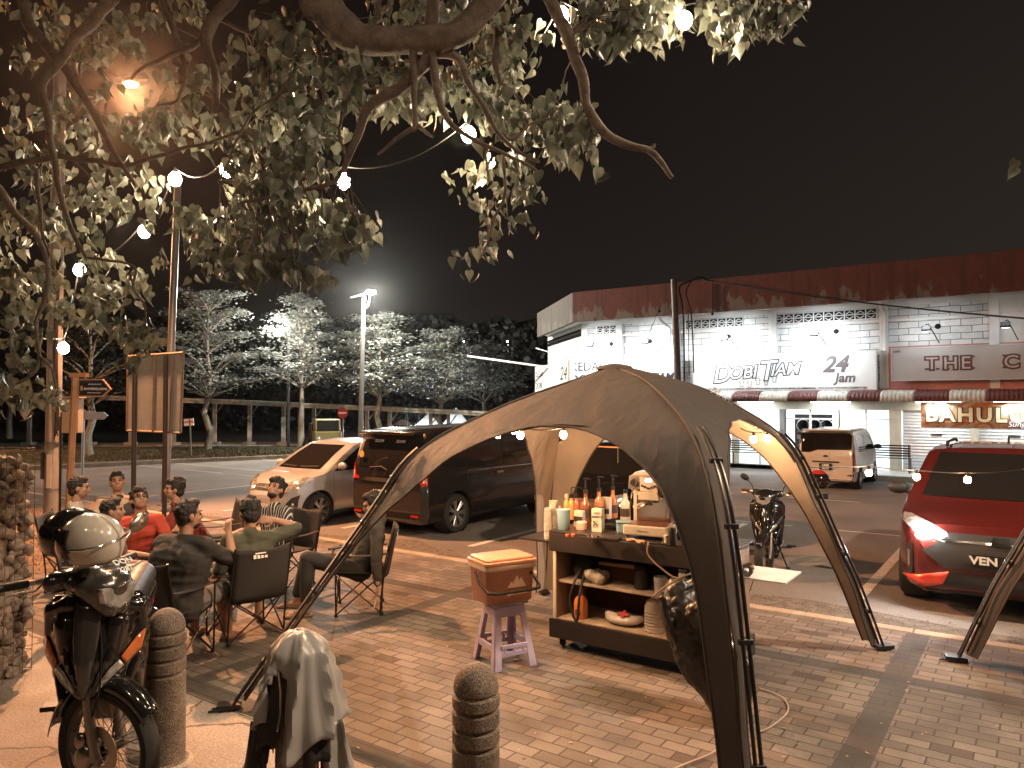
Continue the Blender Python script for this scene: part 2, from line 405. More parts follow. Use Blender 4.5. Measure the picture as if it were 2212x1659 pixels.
# dry soil patch and its grass on the left, behind the seats
sl = MB(); pts = [G(-260, 1072), G(420, 1120), G(430, 1150), G(230, 1190), G(112, 1236), G(-260, 1275)]
sl.add([(p.x, p.y, 0.006) for p in pts], [tuple(range(len(pts)))]); struct("soil_patch", sl, M_soil)
def inpoly(x, y, P):
    c = False
    for i in range(len(P)):
        a, b_ = P[i], P[i - 1]
        if (a.y > y) != (b_.y > y) and x < (b_.x - a.x) * (y - a.y) / (b_.y - a.y) + a.x: c = not c
    return c
gm = MB()
xs = [p.x for p in pts]; ys = [p.y for p in pts]
k = 0
while k < 9000:
    x, y = random.uniform(min(xs), max(xs)), random.uniform(min(ys), max(ys))
    if not inpoly(x, y, pts): continue
    if x < -13: k += 1; continue
    k += 1
    h = random.uniform(0.02, 0.07) * (0.5 + abs(pnoise(Vector((x, y, 0)) * 1.3)) * 1.6); a = random.random() * 6.28; d = Vector((math.cos(a), math.sin(a), 0)) * 0.006
    lean = Vector((random.gauss(0, .03), random.gauss(0, .03), h))
    p = Vector((x, y, 0.006)); gm.add([p - d, p + d, p + lean], [(0, 1, 2)])
label(obj("dry_grass", gm, mat("dry_grass_blade", (0.26, 0.17, 0.09), 0.8), smooth=False, recalc=False), kind='stuff')
# far verge: grass bank with pale footpath, under the roofed walkway
def wsheet(name, pts, m, kind='structure'):
    mb = MB(); mb.prism([(p.x, p.y) for p in pts], -0.6, pts[0].z); return label(obj(name, mb, m, smooth=False), kind=kind)
vz = ROAD + 0.12
wsheet("grass_verge", [G(-700, 1040, vz), G(96, 1005, vz), G(400, 991, vz), G(605, 983, vz), G(1250, 958, vz), Vector((20, 80, vz)), Vector((-70, 80, vz))], M_grass0)
wsheet("footpath", [G(-700, 975, vz + 0.02), G(0, 966, vz + 0.02), G(640, 962, vz + 0.02), G(1150, 953, vz + .02), G(1150, 945, vz + .02), G(640, 954, vz + 0.02), G(0, 957, vz + 0.02), G(-700, 964, vz + .02)], M_path)
kv = MB()
P = [G(-700, 1042, vz), G(96, 1007, vz), G(400, 993, vz), G(605, 985, vz), G(1250, 960, vz)]
for a, b_ in zip(P, P[1:]):
    d = (b_ - a); L = d.length; kv.box(((a.x + b_.x) / 2, (a.y + b_.y) / 2, vz - 0.12), (L, 0.15, 0.30), rz=math.atan2(d.y, d.x))
struct("verge_kerb", kv, M_kerb)
tf = MB()
for i in range(9000):
    px = random.uniform(-60, 760); q = G(px, random.uniform(966, 1004 - max(0, px) * 0.033), vz)
    h = random.uniform(0.03, 0.12); d = Vector((0.02, 0, 0)); tf.add([q - d, q + d, q + Vector((random.gauss(0, .03), random.gauss(0, .03), h))], [(0, 1, 2)])
label(obj("grass", tf, mat("grass_blade", (0.075, 0.075, 0.04), 0.8), smooth=False, recalc=False), kind='stuff')
# litter leaves on the paving
lf = MB()
for i in range(260):
    u, v = random.uniform(-9, 3), random.uniform(2.5, 8); p = S(u, v, 0.006); a = random.random() * 6; s_ = random.uniform(.008, .02)
    e1 = Vector((math.cos(a), math.sin(a), 0)) * s_; e2 = Vector((-math.sin(a), math.cos(a), 0.2)) * s_ * 0.6
    lf.add([p - e1, p + e2, p + e1, p - e2], [(0, 1, 2, 3)])
label(obj("leaf_litter", lf, mat("litter", (0.35, 0.24, 0.14), 0.8), smooth=False, recalc=False), kind='stuff')
# ================================================================== SHOP BUILDING (street coordinates, thing rotated to the street)
def peel_mat(name, base, under, dirt):
    m, t, N, b = nodes_of(name)
    co = N("ShaderNodeTexCoord"); O = co.outputs["Object"]; sep = N("ShaderNodeSeparateXYZ", i0=O)
    st = N("ShaderNodeMapping"); st.inputs["Scale"].default_value = (1.2, 1.2, 0.55); t.links.new(O, st.inputs[0])
    n1 = N("ShaderNodeTexNoise", Scale=1.4, Detail=9.0, Roughness=0.68); t.links.new(st.outputs[0], n1.inputs["Vector"])
    zz = N("ShaderNodeMapRange", i1=5.2, i2=6.3, i3=0.16, i4=-0.09); t.links.new(sep.outputs[2], zz.inputs[0])
    sm = N("ShaderNodeMath", op='ADD', i0=n1.outputs[0], i1=zz.outputs[0])
    f = ramp_node(t, sm.outputs[0], [(0.60, (0, 0, 0)), (0.64, (1, 1, 1))])
    n2 = N("ShaderNodeTexNoise", Scale=5.0, Detail=8.0, Roughness=0.7); t.links.new(st.outputs[0], n2.inputs["Vector"])
    bc = mixc(t, n2.outputs[0], tuple(c * 0.6 for c in base), tuple(min(1, c * 1.4) for c in base))
    c = mixc(t, f, bc, under)
    st2 = N("ShaderNodeMapping"); st2.inputs["Scale"].default_value = (6, 6, 0.3); t.links.new(O, st2.inputs[0])
    n3 = N("ShaderNodeTexNoise", Scale=1.0, Detail=6.0); t.links.new(st2.outputs[0], n3.inputs["Vector"])
    f3 = ramp_node(t, n3.outputs[0], [(0.52, (0, 0, 0)), (0.8, (0.7, 0.7, 0.7))])
    c = mixc(t, f3, c, dirt)
    t.links.new(c, b.inputs["Base Color"]); b.inputs["Roughness"].default_value = 0.85
    bp = N("ShaderNodeBump", Strength=0.5, Distance=0.02); t.links.new(sm.outputs[0], bp.inputs["Height"]); t.links.new(bp.outputs[0], b.inputs["Normal"])
    return m
M_red = peel_mat("peeling_red_paint", (0.16, 0.066, 0.055), (0.22, 0.20, 0.18), (0.05, 0.04, 0.035))
M_grey = peel_mat("weathered_plaster", (0.085, 0.073, 0.060), (0.12, 0.105, 0.09), (0.03, 0.025, 0.02))
def block_mat():
    m, t, N, b = nodes_of("painted_blockwork")
    co = N("ShaderNodeTexCoord"); O = co.outputs["Object"]; sep = N("ShaderNodeSeparateXYZ", i0=O)
    n0 = N("ShaderNodeTexNoise", Scale=2.2, Detail=7.0); t.links.new(O, n0.inputs["Vector"])
    ad = N("ShaderNodeMath", op='ADD', i0=sep.outputs[0], i1=sep.outputs[1])
    cb = N("ShaderNodeCombineXYZ"); t.links.new(ad.outputs[0], cb.inputs[0]); t.links.new(sep.outputs[2], cb.inputs[1])
    wv = N("ShaderNodeVectorMath", op='MULTIPLY_ADD'); t.links.new(n0.outputs[1], wv.inputs[0]); wv.inputs[1].default_value = (0.05,) * 3; t.links.new(cb.outputs[0], wv.inputs[2])
    br = N("ShaderNodeTexBrick", Scale=1.0, Mortar_Size=0.009, Mortar_Smooth=0.3, Brick_Width=0.56, Row_Height=0.205)
    t.links.new(wv.outputs[0], br.inputs["Vector"])
    br.inputs["Color1"].default_value = (0.60, 0.60, 0.59, 1); br.inputs["Color2"].default_value = (0.74, 0.74, 0.73, 1); br.inputs["Mortar"].default_value = (0.09, 0.09, 0.085, 1)
    f = ramp_node(t, n0.outputs[0], [(0.35, (0.78, 0.77, 0.75)), (0.62, (1, 1, 1))])
    c = mixc(t, 1.0, br.outputs[0], f, 'MULTIPLY')
    t.links.new(c, b.inputs["Base Color"]); b.inputs["Roughness"].default_value = 0.8
    iv = N("ShaderNodeMath", op='SUBTRACT', i0=1.0, i1=br.outputs["Fac"])
    bp = N("ShaderNodeBump", Strength=0.9, Distance=0.02); t.links.new(iv.outputs[0], bp.inputs["Height"]); t.links.new(bp.outputs[0], b.inputs["Normal"])
    return m
M_block = block_mat()
M_white = mat("white_paint", (0.66, 0.66, 0.64), 0.7, var=0.12, vscale=1.5, bump=0.2)
M_signw = mat("sign_white", (0.80, 0.81, 0.80), 0.45, var=0.05, vscale=1.0)
M_ink = mat("sign_ink", (0.035, 0.03, 0.03), 0.6, var=0.0)
M_inkg = mat("sign_grey_ink", (0.14, 0.12, 0.12), 0.6, var=0.0)
M_blk = mat("black_metal", (0.02, 0.018, 0.017), 0.45, 0.3)
VF = 26.2
bld = thing("shop_building", "white blockwork shop row with peeling red parapet across the road", "building", (0, 0, 0), ANG)
def loc(p): u, v = UV(p); return Vector((u, v, p.z))
cW = loc(Vector((2.88, 30.0, 0))); eW = loc(Vector((1.75, 36.5, 0)))            # wall corner and far end of the end wall
cP = loc(Vector((2.31, 28.45, 0))); eP = loc(Vector((1.18, 35.2, 0)))
UL = cW.x; UR = 30.0
cW.y = VF
# upper wall
mb = MB(); mb.prism([(UL, VF), (UR, VF), (UR, VF + 12), (eW.x + 2, VF + 12), (eW.x, eW.y)], 2.5, 5.34); obj("wall", mb, M_block, bld, smooth=False)
# parapet with soffit (closed ring in front of the wall)
mb = MB(); mb.prism([(cP.x, 24.6), (UR, 24.6), (UR, 24.78), (cP.x + 0.1, 24.78)], 5.22, 6.36); obj("parapet", mb, M_red, bld, smooth=False, bevel=0.02)
d = Vector((eP.x - cP.x, eP.y - 24.6, 0)).normalized(); nn = Vector((d.y, -d.x, 0)) * -1
if nn.x < 0: nn = -nn
mb = MB(); mb.prism([(cP.x - 0.003, 24.603), (cP.x + nn.x * 0.18, 24.603 + nn.y * 0.18), (eP.x + nn.x * 0.18, eP.y + nn.y * 0.18), (eP.x, eP.y)], 5.223, 6.36)
pe = obj("parapet", mb, M_grey, bld, smooth=False, bevel=0.02); pe["label"] = "weathered grey end of the parapet with dark streaks"
mb = MB(); mb.prism([(cP.x + 0.1, 24.79), (UR, 24.79), (UR, VF + 0.3), (UL, VF + 0.3), (eW.x, eW.y), (eP.x + nn.x * 0.19, eP.y)], 5.36, 5.50); obj("soffit", mb, M_white, bld, smooth=False)
# beams and pilasters standing proud of the blockwork
mb = MB()
mb.b2((UL, VF - 0.10, 5.20), (UR, VF + 0.1, 5.357)); mb.b2((UL, VF - 0.09, 4.72), (UR, VF + 0.1, 4.80))
def at_u(px): tx = (px - 1106) / 1615; D = VF / (0.575 * tx + 0.818); return (Vector((tx * D, D, 0))).dot(RV)
pilx = [at_u(1266), at_u(1341), at_u(1464), at_u(1672), at_u(1912), at_u(2150)]
for u in pilx: mb.b2((u - 0.13, VF - 0.14, 2.6), (u + 0.13, VF + 0.1, 5.23))
mb.b2((at_u(2160), VF - 0.06, 2.6), (UR, VF + 0.1, 5.21))
obj("beam", mb, M_white, bld, smooth=False, bevel=0.01)
# pierced vent blocks
def vents(p0, p1, parent):
    u0, u1 = at_u(p0), at_u(p1); z0, z1 = 4.84, 5.16
    bk = MB(); bk.b2((u0, VF - 0.012, z0), (u1, VF + 0.1, z1)); v_ = obj("vent_grille", bk, mat("vent_dark", (0.012, 0.012, 0.012), 0.9, var=0), parent, smooth=False)
    n = max(1, round((u1 - u0) / 0.32)); w_ = (u1 - u0) / n; g = MB()
    for i in range(n):
        for j in range(2):
            a, c = u0 + i * w_, z0 + j * (z1 - z0) / 2; h = (z1 - z0) / 2
            g.b2((a, VF - 0.07, c), (a + 0.03, VF, c + h)); g.b2((a, VF - 0.068, c), (a + w_, VF, c + 0.022))
            for q in (0.34, 0.68): g.box((a + w_ * q + 0.01, VF - 0.04, c + h / 2), (w_ * 0.42, 0.05, 0.022), ry=0.6 if (q < .5) == (j == 0) else -0.6)
    g.b2((u0, VF - 0.07, z1), (u1, VF, z1 + 0.02)); g.b2((u1, VF - 0.07, z0), (u1 + .03, VF, z1))
    obj("lattice", g, M_white, v_, smooth=False)
for a, b_ in ((1290, 1332), (1482, 1606), (1674, 1895)): vents(a, b_, bld)
# end wall vents + round vent holes
for px, py in ((1321, 743), (1405, 737), (1575, 727), (1808, 716), (2028, 705)):
    u = at_u(px); z = AT(px, py, S(u, VF).y).z; mb = MB(); mb.lathe([(0.001, -0.03), (0.085, -0.03), (0.085, 0.05)], (u, VF + 0.015, z), 16, 'y'); obj('vent_hole', mb, mat('hole_black', (0.006, 0.006, 0.006), 1.0, var=0), bld, smooth=False)

mb = MB(); dd = Vector((eW.x - UL, eW.y - VF, 0)).normalized(); nx = Vector((-abs(dd.y), dd.x * (1 if dd.y > 0 else -1), 0)).normalized()
nx = Vector((-dd.y, dd.x, 0)); nx = nx if nx.x < 0 else -nx
for i in range(24):
    for j in range(2):
        p = Vector((UL, VF, 0)) + dd * (0.25 + i * 0.265) + nx * 0.03; mb.box((p.x, p.y, 4.93 + j * 0.15), (0.10, 0.06, 0.09), rz=math.atan2(dd.y, dd.x))
p0_ = Vector((UL, VF, 0)) + dd * .12 + nx * .012; p1_ = p0_ + dd * 6.3; pc_ = (p0_ + p1_) / 2; mb.box((pc_.x, pc_.y, 5.0), (6.3, .02, .30), rz=math.atan2(dd.y, dd.x))
obj("vent_grille", mb, mat("hole_black"), bld, smooth=False)
# drain pipes
mb = MB(); u = at_u(1916); mb.tube([(u, 24.95, 5.34), (u, 25.1, 5.15), (u, 25.95, 5.0), (u, 26.0, 4.8), (u, 26.0, 3.8)], 0.06, 10); obj("drain_pipe", mb, M_white, bld)
mb = MB(); u = at_u(1452); mb.tube([(u, 24.95, 5.34), (u, 25.3, 5.1), (u, 26.0, 4.95), (u, 26.02, 3.8)], 0.05, 10); mb.tube([(u + .18, 26.05, 5.3), (u + .18, 26.05, 3.8)], 0.03, 8); obj("drain_pipe", mb, M_white, bld)
# ground storey: lintel, columns, glass fronts, shutters
M_glow = mat("lit_interior_wall", (0.8, 0.82, 0.82), 0.7, var=0.03, emit=(0.86, 0.93, 0.95), es=0.55)
M_lint = mat("cream_lintel", (0.48, 0.45, 0.36), 0.7, var=0.1)
mb = MB(); mb.b2((UL, VF - 0.25, 1.92), (UR, VF + 0.1, 2.22)); obj("lintel", mb, M_lint, bld, smooth=False, bevel=0.01)
mb = MB(); mb.b2((UL, VF - 0.10, 2.22), (UR, VF + .1, 2.60)); obj("beam", mb, mat("pink_paint", (0.42, 0.17, 0.15), 0.7), bld, smooth=False)
fl = MB(); fl.b2((UL + .1, VF, 0.0), (UR, VF + 5, 0.03)); obj("floor", fl, mat("shop_tiles", (0.6, 0.6, 0.58), 0.35), bld, smooth=False)
bk = MB(); bk.b2((UL + .1, VF + 4.0, 0), (at_u(1935), VF + 4.1, 2.4)); bk.b2((UL + .1, VF + .11, 2.36), (at_u(1935), VF + 4.0, 2.42)); obj("interior", bk, M_glow, bld, smooth=False)
for px, hw in ((1267, .12), (1590, .10), (1692, 0.09), (1807, 0.09), (1934, 0.16), (2104, 0.10)):
    u = at_u(px); mb = MB(); mb.b2((u - hw, VF - 0.2, 0.02), (u + hw, VF + 0.05, 1.93))
    obj("column", mb, M_lint if px != 1692 else mat("grey_steel", (0.16, 0.15, 0.14), 0.6), bld, smooth=False, bevel=0.008)
mb = MB(); mb.b2((at_u(1812), VF + 0.02, 0.05), (at_u(1925), VF + 0.03, 1.93)); mb.b2((at_u(1597), VF + 0.02, 0.05), (at_u(1686), VF + 0.03, 1.93)); mb.b2((at_u(1697), VF + 0.02, 0.05), (at_u(1802), VF + 0.03, 1.93)); mb.b2((UL + 0.2, VF + 0.02, 0.05), (at_u(1584), VF + 0.03, 1.93))
obj("window", mb, mat("shop_glass", (0.9, 0.95, 0.95), 0.08, var=0, trans=1.0, ior=1.05), bld, smooth=False)
mb = MB()
for px in (1380, 1440, 1500, 1545, 1640, 1750, 1870): mb.b2((at_u(px) - 0.03, VF - 0.01, 0.03), (at_u(px) + 0.03, VF + 0.06, 1.93))
mb.b2((UL + .2, VF - 0.012, 1.60), (at_u(1925), VF + 0.05, 1.64))
obj("window_frame", mb, mat("white_aluminium", (0.7, 0.7, 0.7), 0.4, 0.2), bld, smooth=False)
def shutter(p0, p1):
    u0, u1 = at_u(p0), at_u(p1); rows = []
    for i in range(0, 121):
        z = 0.03 + 1.9 * i / 120; y = VF - 0.06 - 0.022 * abs(math.sin(i * math.pi / 6)); rows.append([(u0, y, z), (u1, y, z)])
    g = MB().grid(rows); o = obj("roller_shutter", g, mat("shutter_steel", (0.62, 0.63, 0.63), 0.4, 0.25, var=0.08), bld, smooth=False)
    h = MB(); h.b2(((u0 + u1) / 2 - .15, VF - .12, 1.18), ((u0 + u1) / 2 + .15, VF - .085, 1.22)); obj("handle", h, M_blk, o, smooth=False)
    e = MB(); e.b2((u0, VF - 0.1, 0.03), (u1, VF, 0.1)); e.b2((u0 - .03, VF - .11, .03), (u0, VF, 1.93)); e.b2((u1, VF - .11, .03), (u1 + .03, VF, 1.93)); obj("rail", e, M_white, o, smooth=False)
shutter(1952, 2098); shutter(2110, 2275); shutter(2290, 2500)
# corrugated striped awning
rows_r, rows_w = MB(), MB()
u0 = at_u(1300); n = int((UR - u0) / 0.115)
for i in range(n):
    a = u0 + i * 0.115; tgt = rows_r if (i // 8) % 2 == 0 else rows_w; sect = []
    for k in range(5):
        uu = a + 0.115 * k / 4; zz = 0.022 * math.sin(math.pi * k / 4)
        sect.append([(uu, 25.88, 2.54 + zz), (uu, 25.50, 2.50 + zz), (uu, 25.34, 2.43 + zz * 0.9), (uu, 25.27 - zz, 2.34), (uu, 25.25 - zz, 2.20)])
    tgt.grid(sect)
aw = obj("awning", rows_r, mat("awning_maroon", (0.12, 0.035, 0.03), 0.5, var=.2), bld, solid=0.006, recalc=False)
obj("stripe", rows_w, mat("awning_white", (0.55, 0.53, 0.47), 0.5, var=.2), aw, solid=0.006, recalc=False)
mb = MB()
for i in range(0, 14): mb.tube([(u0 + i * 1.6, 26.1, 2.2), (u0 + i * 1.6, 25.3, 2.22)], 0.015, 6)
obj("awning_bracket", mb, M_blk, aw)
# sign boards: things of their own, screwed to the wall
def board(px0, px1, z0, z1, v, lab, m=M_signw, th=0.10):
    ua, ub = at_u(px0), at_u(px1)
    t_ = thing("shop_sign", lab, "sign", S((ua + ub) / 2, v, z0), ANG); w_ = ub - ua
    mb = MB(); mb.box((0, th / 2, (z1 - z0) / 2), (w_, th, z1 - z0)); obj("board", mb, m, t_, smooth=False, bevel=0.006)
    fr = MB()
    for a, c in (((-w_ / 2, -0.012, -0.0), (w_ / 2, 0.012, 0.03)), ((-w_ / 2, -0.012, z1 - z0 - 0.03), (w_ / 2, 0.012, z1 - z0)), ((-w_ / 2, -0.012, 0.032), (-w_ / 2 + 0.03, 0.012, z1 - z0 - 0.032)), ((w_ / 2 - 0.03, -0.012, 0.032), (w_ / 2, 0.012, z1 - z0 - 0.032))): fr.b2(a, c)
    obj("frame", fr, mat("sign_trim", (0.5, 0.5, 0.5), 0.4, 0.4), t_, smooth=False)
    return t_, w_
def wr(t_, s_, x, z, size, m=M_ink, **k):
    return text(s_, size, m, parent=t_, M=frameM((x, -0.006, z), (1, 0, 0), (0, 0, 1)) , **k)
SV = 25.88
t1, w1 = board(1236, 1477, 2.55, 3.86, SV, "white laundry sign reading KEDAI DOBI behind the canopy peak")
wr(t1, "KEDAI", -w1 / 2 + 0.12, 0.86, 0.50); wr(t1, "DOBI", -w1 / 2 + 0.12, 0.36, 0.50); wr(t1, "TIAM", w1 / 2 - 1.25, 0.42, 0.42, shear=0.3, bold=0.012)
t2, w2 = board(1503, 1899, 2.55, 3.86, SV, "wide white sign reading DOBI TIAM 24 Jam above the striped awning")
def outlined(t_, s_, x, z, size, sh, bold=0.042):
    text(s_, size, M_ink, parent=t_, M=frameM((x, -0.004, z), (1, 0, 0.06), (-0.06, 0, 1)), shear=sh, bold=bold, ext=0.002)
    text(s_, size, M_signw, parent=t_, M=frameM((x, -0.010, z), (1, 0, 0.06), (-0.06, 0, 1)), shear=sh, bold=bold * 0.15, ext=0.002)
x0 = -w2 / 2 + 0.75
outlined(t2, "D", x0, 0.30, 0.88, 0.25); outlined(t2, "OBI", x0 + 0.58, 0.42, 0.60, 0.25); outlined(t2, "T", x0 + 1.60, 0.36, 0.95, 0.25); outlined(t2, "IAM", x0 + 2.02, 0.52, 0.56, 0.3)
sh_ = MB()
for i in range(5):     # the row of little shirts drawn on a washing line
    x = x0 + 0.95 + i * 0.28; z = 0.34 + i * 0.035 - 0.05 * (1 if i in (1, 3) else 0)
    for a, b_ in (((0, 0), (.05, .03)), ((.05, .03), (.13, .03)), ((.13, .03), (.18, 0)), ((.04, -.02), (.04, -.18)), ((.14, -.02), (.14, -.18)), ((.04, -.18), (.14, -.18)), ((0, 0), (.01, -.05)), ((.18, 0), (.17, -.05)), ((.01, -.05), (.04, -.02)), ((.17, -.05), (.14, -.02))):
        sh_.tube([(x + a[0], -0.006, z + a[1]), (x + b_[0], -0.006, z + b_[1])], 0.006, 4)
obj("drawing", sh_, M_inkg, t2)
wr(t2, "24", w2 / 2 - 1.62, 0.62, 0.72, M_inkg, shear=0.3, bold=0.025); wr(t2, "Jam", w2 / 2 - 1.25, 0.28, 0.42, M_inkg, shear=0.2, bold=0.01)
wr(t2, "PT 1079 TB, LOT 10685, JALAN BUNGA KEMBOJA, MEDAN SUNGAI BESAR, 45300 SUNGAI BESAR, SELANGOR D. E.", -w2 / 2 + 0.12, 0.06, 0.082)
wr(t2, "Dimiliki oleh : NINE ELEVEN VENTURES (SA0309171-W)", w2 / 2 - 2.25, 0.06, 0.082)
t3, w3 = board(1930, 2420, 2.83, 3.86, SV - 0.1, "grey white cafe sign reading THE CUP with slab letters", mat("cup_sign_face", (0.40, 0.37, 0.35), 0.4, var=0.1, vscale=.6))
M_brn = mat("brown_ink", (0.10, 0.035, 0.03), 0.6, var=0)
M_pale = mat("pale_ink", (0.45, 0.38, 0.34), 0.6, var=0)
def slab(s_, x, z, size, sp=1.12):
    for k, ch in enumerate(s_):
        xx = x + k * size * 0.78 * sp
        text(ch, size, M_brn, parent=t3, M=frameM((xx, -0.004, z), (1, 0, 0), (0, 0, 1)), bold=0.05, ext=0.002, sx=1.05)
        text(ch, size, M_pale, parent=t3, M=frameM((xx, -0.010, z), (1, 0, 0), (0, 0, 1)), bold=0.002, ext=0.002, sx=1.05)
    b_ = MB(); L = len(s_)
    for k in range(L):
        xx = x + k * size * 0.78 * sp
        for q in (0.02, size * 0.70): b_.b2((xx - 0.02, -0.009, z + q - 0.035), (xx + 0.17, -0.003, z + q + 0.015)); b_.b2((xx + size * .52, -0.009, z + q - 0.035), (xx + size * .70, -0.003, z + q + 0.015))
    obj("serif", b_, M_brn, t3, smooth=False)
slab("THE", -w3 / 2 + 0.95, 0.34, 0.52); slab("C", -w3 / 2 + 2.92, 0.34, 0.52); slab("P", -w3 / 2 + 4.05, 0.34, 0.52)
cp = MB(); cx = -w3 / 2 + 3.62
cp.prism([(cx - .16, .55), (cx + .16, .55), (cx + .11, .12), (cx - .11, .12)], -0.012, -0.004, 'xz'); obj("drawing", cp, M_brn, t3, smooth=False)
cp = MB(); cp.prism([(cx - .18, .56), (cx + .18, .56), (cx + .15, .72), (cx - .15, .72)], -0.012, -0.004, 'xz'); obj("drawing", cp, M_pale, t3, smooth=False)
cp = MB(); cp.box((cx + .03, -0.008, .82), (.035, .008, .26), ry=.1); obj("drawing", cp, M_ink, t3, smooth=False)
wr(t3, "KAFE", -w3 / 2 + 0.06, 0.88, 0.09)
mb = MB(); ua = at_u(1915); mb.b2((ua, VF - 0.13, 2.57), (UR - .01, VF - 0.05, 3.92)); obj("sign_backing", mb, mat("pink_paint"), bld, smooth=False)
# end wall sign
pa = Vector((2.40, 29.7, 0)); pb = Vector((1.12, 36.4, 0)); dv = (pb - pa).normalized()
t4 = thing("shop_sign", "narrow white sign on the building's end wall with a 24 and KEDAI DOBI", "sign", (pb.x, pb.y, 2.55), math.atan2(-dv.y, -dv.x))
L4 = (pb - pa).length
mb = MB(); mb.box((L4 / 2, 0.05, 0.655), (L4, 0.1, 1.31)); obj("board", mb, M_signw, t4, smooth=False, bevel=.005)
text("KEDAI", 0.42, M_ink, parent=t4, M=frameM((0.15, -0.006, 0.80), (1, 0, 0), (0, 0, 1)), sx=1.3); text("DOBI", 0.42, M_ink, parent=t4, M=frameM((0.15, -0.006, 0.25), (1, 0, 0), (0, 0, 1)), sx=1.4)
text("24", 0.8, M_ink, parent=t4, M=frameM((L4 - 2.0, -0.006, 0.55), (1, 0, 0), (0, 0, 1)), shear=0.3, sx=1.4)
text("Jam", 0.4, M_ink, parent=t4, M=frameM((L4 - 1.6, -0.006, 0.12), (1, 0, 0), (0, 0, 1)), shear=0.3, sx=1.2)
# hanging food banner
ub0 = at_u(1997); t5 = thing("banner", "orange and cream food banner reading BAHULU hung over the roller shutter", "banner", S(ub0, 25.3, 1.42), ANG)
def banner_mat():
    m, t, N, b = nodes_of("banner_print"); co = N("ShaderNodeTexCoord")
    n = N("ShaderNodeTexNoise", Scale=2.0, Detail=3.0, Distortion=2.5); t.links.new(co.outputs["Object"], n.inputs["Vector"])
    c = ramp_node(t, n.outputs[0], [(0.3, (0.35, 0.05, 0.02)), (0.45, (0.5, 0.2, 0.08)), (0.55, (0.55, 0.38, 0.2)), (0.7, (0.30, 0.36, 0.28))])
    t.links.new(c, b.inputs["Base Color"]); b.inputs["Roughness"].default_value = 0.5; return m
g = MB(); g.grid([[(x * 0.25, 0.02 * math.sin(x * 0.9 + z), z * 0.19) for x in range(19)] for z in range(5)]); obj("cloth", g, banner_mat(), t5, solid=0.006)
M_cream = mat("cream_ink", (0.75, 0.66, 0.42), 0.6, var=0)
text("BAHULU", 0.56, M_brn, parent=t5, M=frameM((0.12, -0.03, 0.20), (1, 0, 0), (0, 0, 1)), bold=0.045, ext=0.002, space=1.22); text("BAHULU", 0.56, M_cream, parent=t5, M=frameM((0.12, -0.036, 0.20), (1, 0, 0), (0, 0, 1)), bold=0.02, ext=0.002, space=1.22)
text("Sungai Besar", 0.22, M_brn, parent=t5, M=frameM((2.15, -0.042, 0.06), (1, 0, 0.03), (-0.03, 0, 1)), bold=0.02, ext=0.002, shear=.3); text("Sungai Besar", 0.22, M_signw, parent=t5, M=frameM((2.15, -0.047, 0.06), (1, 0, 0.03), (-0.03, 0, 1)), bold=0.002, ext=0.002, shear=.3)
rp = MB(); rp.tube([(0.05, 0, .76), (0.05, 0.0, 0.9)], 0.006, 5); rp.tube([(4.4, 0, .76), (4.4, 0.0, 0.9)], 0.006, 5); obj("cord", rp, M_blk, t5)
# sign floodlights on arms
M_led = mat("floodlight_led", (1, 1, 1), 0.4, var=0, emit=(0.9, 0.97, 1.0), es=14.0)
fls = [(1306, 728, "above KEDAI"), (1423, 724, "above the end of the KEDAI sign"), (1590, 712, "above the DOBI lettering"), (1778, 702, "above the 24 Jam lettering"), (2012, 705, "above THE on the cafe sign"), (2177, 690, "above CUP on the cafe sign")]
for i, (px, py, wh) in enumerate(fls):
    u = at_u(px) ; v = 25.05
    D = S(u, v).y; z = AT(px, py, D).z - 0.06; z = 4.35
    t_ = thing("floodlight", "small black floodlight on a bent arm " + wh, "light", S(u, v, z), ANG, "floodlights over the shop signs")
    h = MB(); h.box((0, 0, 0), (0.24, 0.10, 0.15), rx=-0.5); obj("housing", h, M_blk, t_, smooth=False, bevel=.01)
    l_ = MB(); l_.box((0, 0.062, -0.035), (0.19, 0.01, 0.11), rx=-0.5); obj("lens", l_, M_led, t_, smooth=False)
    a = MB(); a.tube([(0, -0.03, 0.10), (0.05, 0.1, 0.14), (0.28, 0.62, -0.40)], 0.016, 6); obj("arm", a, M_blk, t_)
    pw = 200 if i < 4 else (42 if i == 4 else 8)
    light("flood_lamp", 'SPOT', S(u, v - 0.06, z + 0.10), pw, COOL, 0.30, S(u, VF, 3.5), 165, 0.9)
for px in (1420, 1640, 1745, 1860): light("shop_ceiling_lamp", 'AREA', S(at_u(px), VF + 1.6, 2.3), 45 if px > 1600 else 30, COOL, 0.9, S(at_u(px), VF + 1.2, 0))
# porch tube lights under the awning
for px in (1640, 1800, 2030, 2200):
    u = at_u(px); t_ = thing("tube_light", "white tube light under the awning " + {1640: "left of the laundry door", 1800: "over the laundry window", 2030: "over the BAHULU banner", 2200: "over the rightmost shutter"}[px], "light", S(u, 25.75, 2.17), ANG, "tube lights under the awning")
    h = MB(); h.tube([(-0.6, 0, 0), (0.6, 0, 0)], 0.014, 8); obj("tube", h, mat("tube_glow", (1, 1, 1), 0.4, var=0, emit=(0.9, 0.97, 1.0), es=6.0), t_)
    h = MB(); h.b2((-0.62, -0.03, 0.02), (0.62, 0.03, 0.05)); obj("housing", h, M_white, t_, smooth=False)
    light("porch_lamp", 'AREA', S(u, 25.3, 2.12), 34, COOL, 0.5, S(u, 25.6, 0))
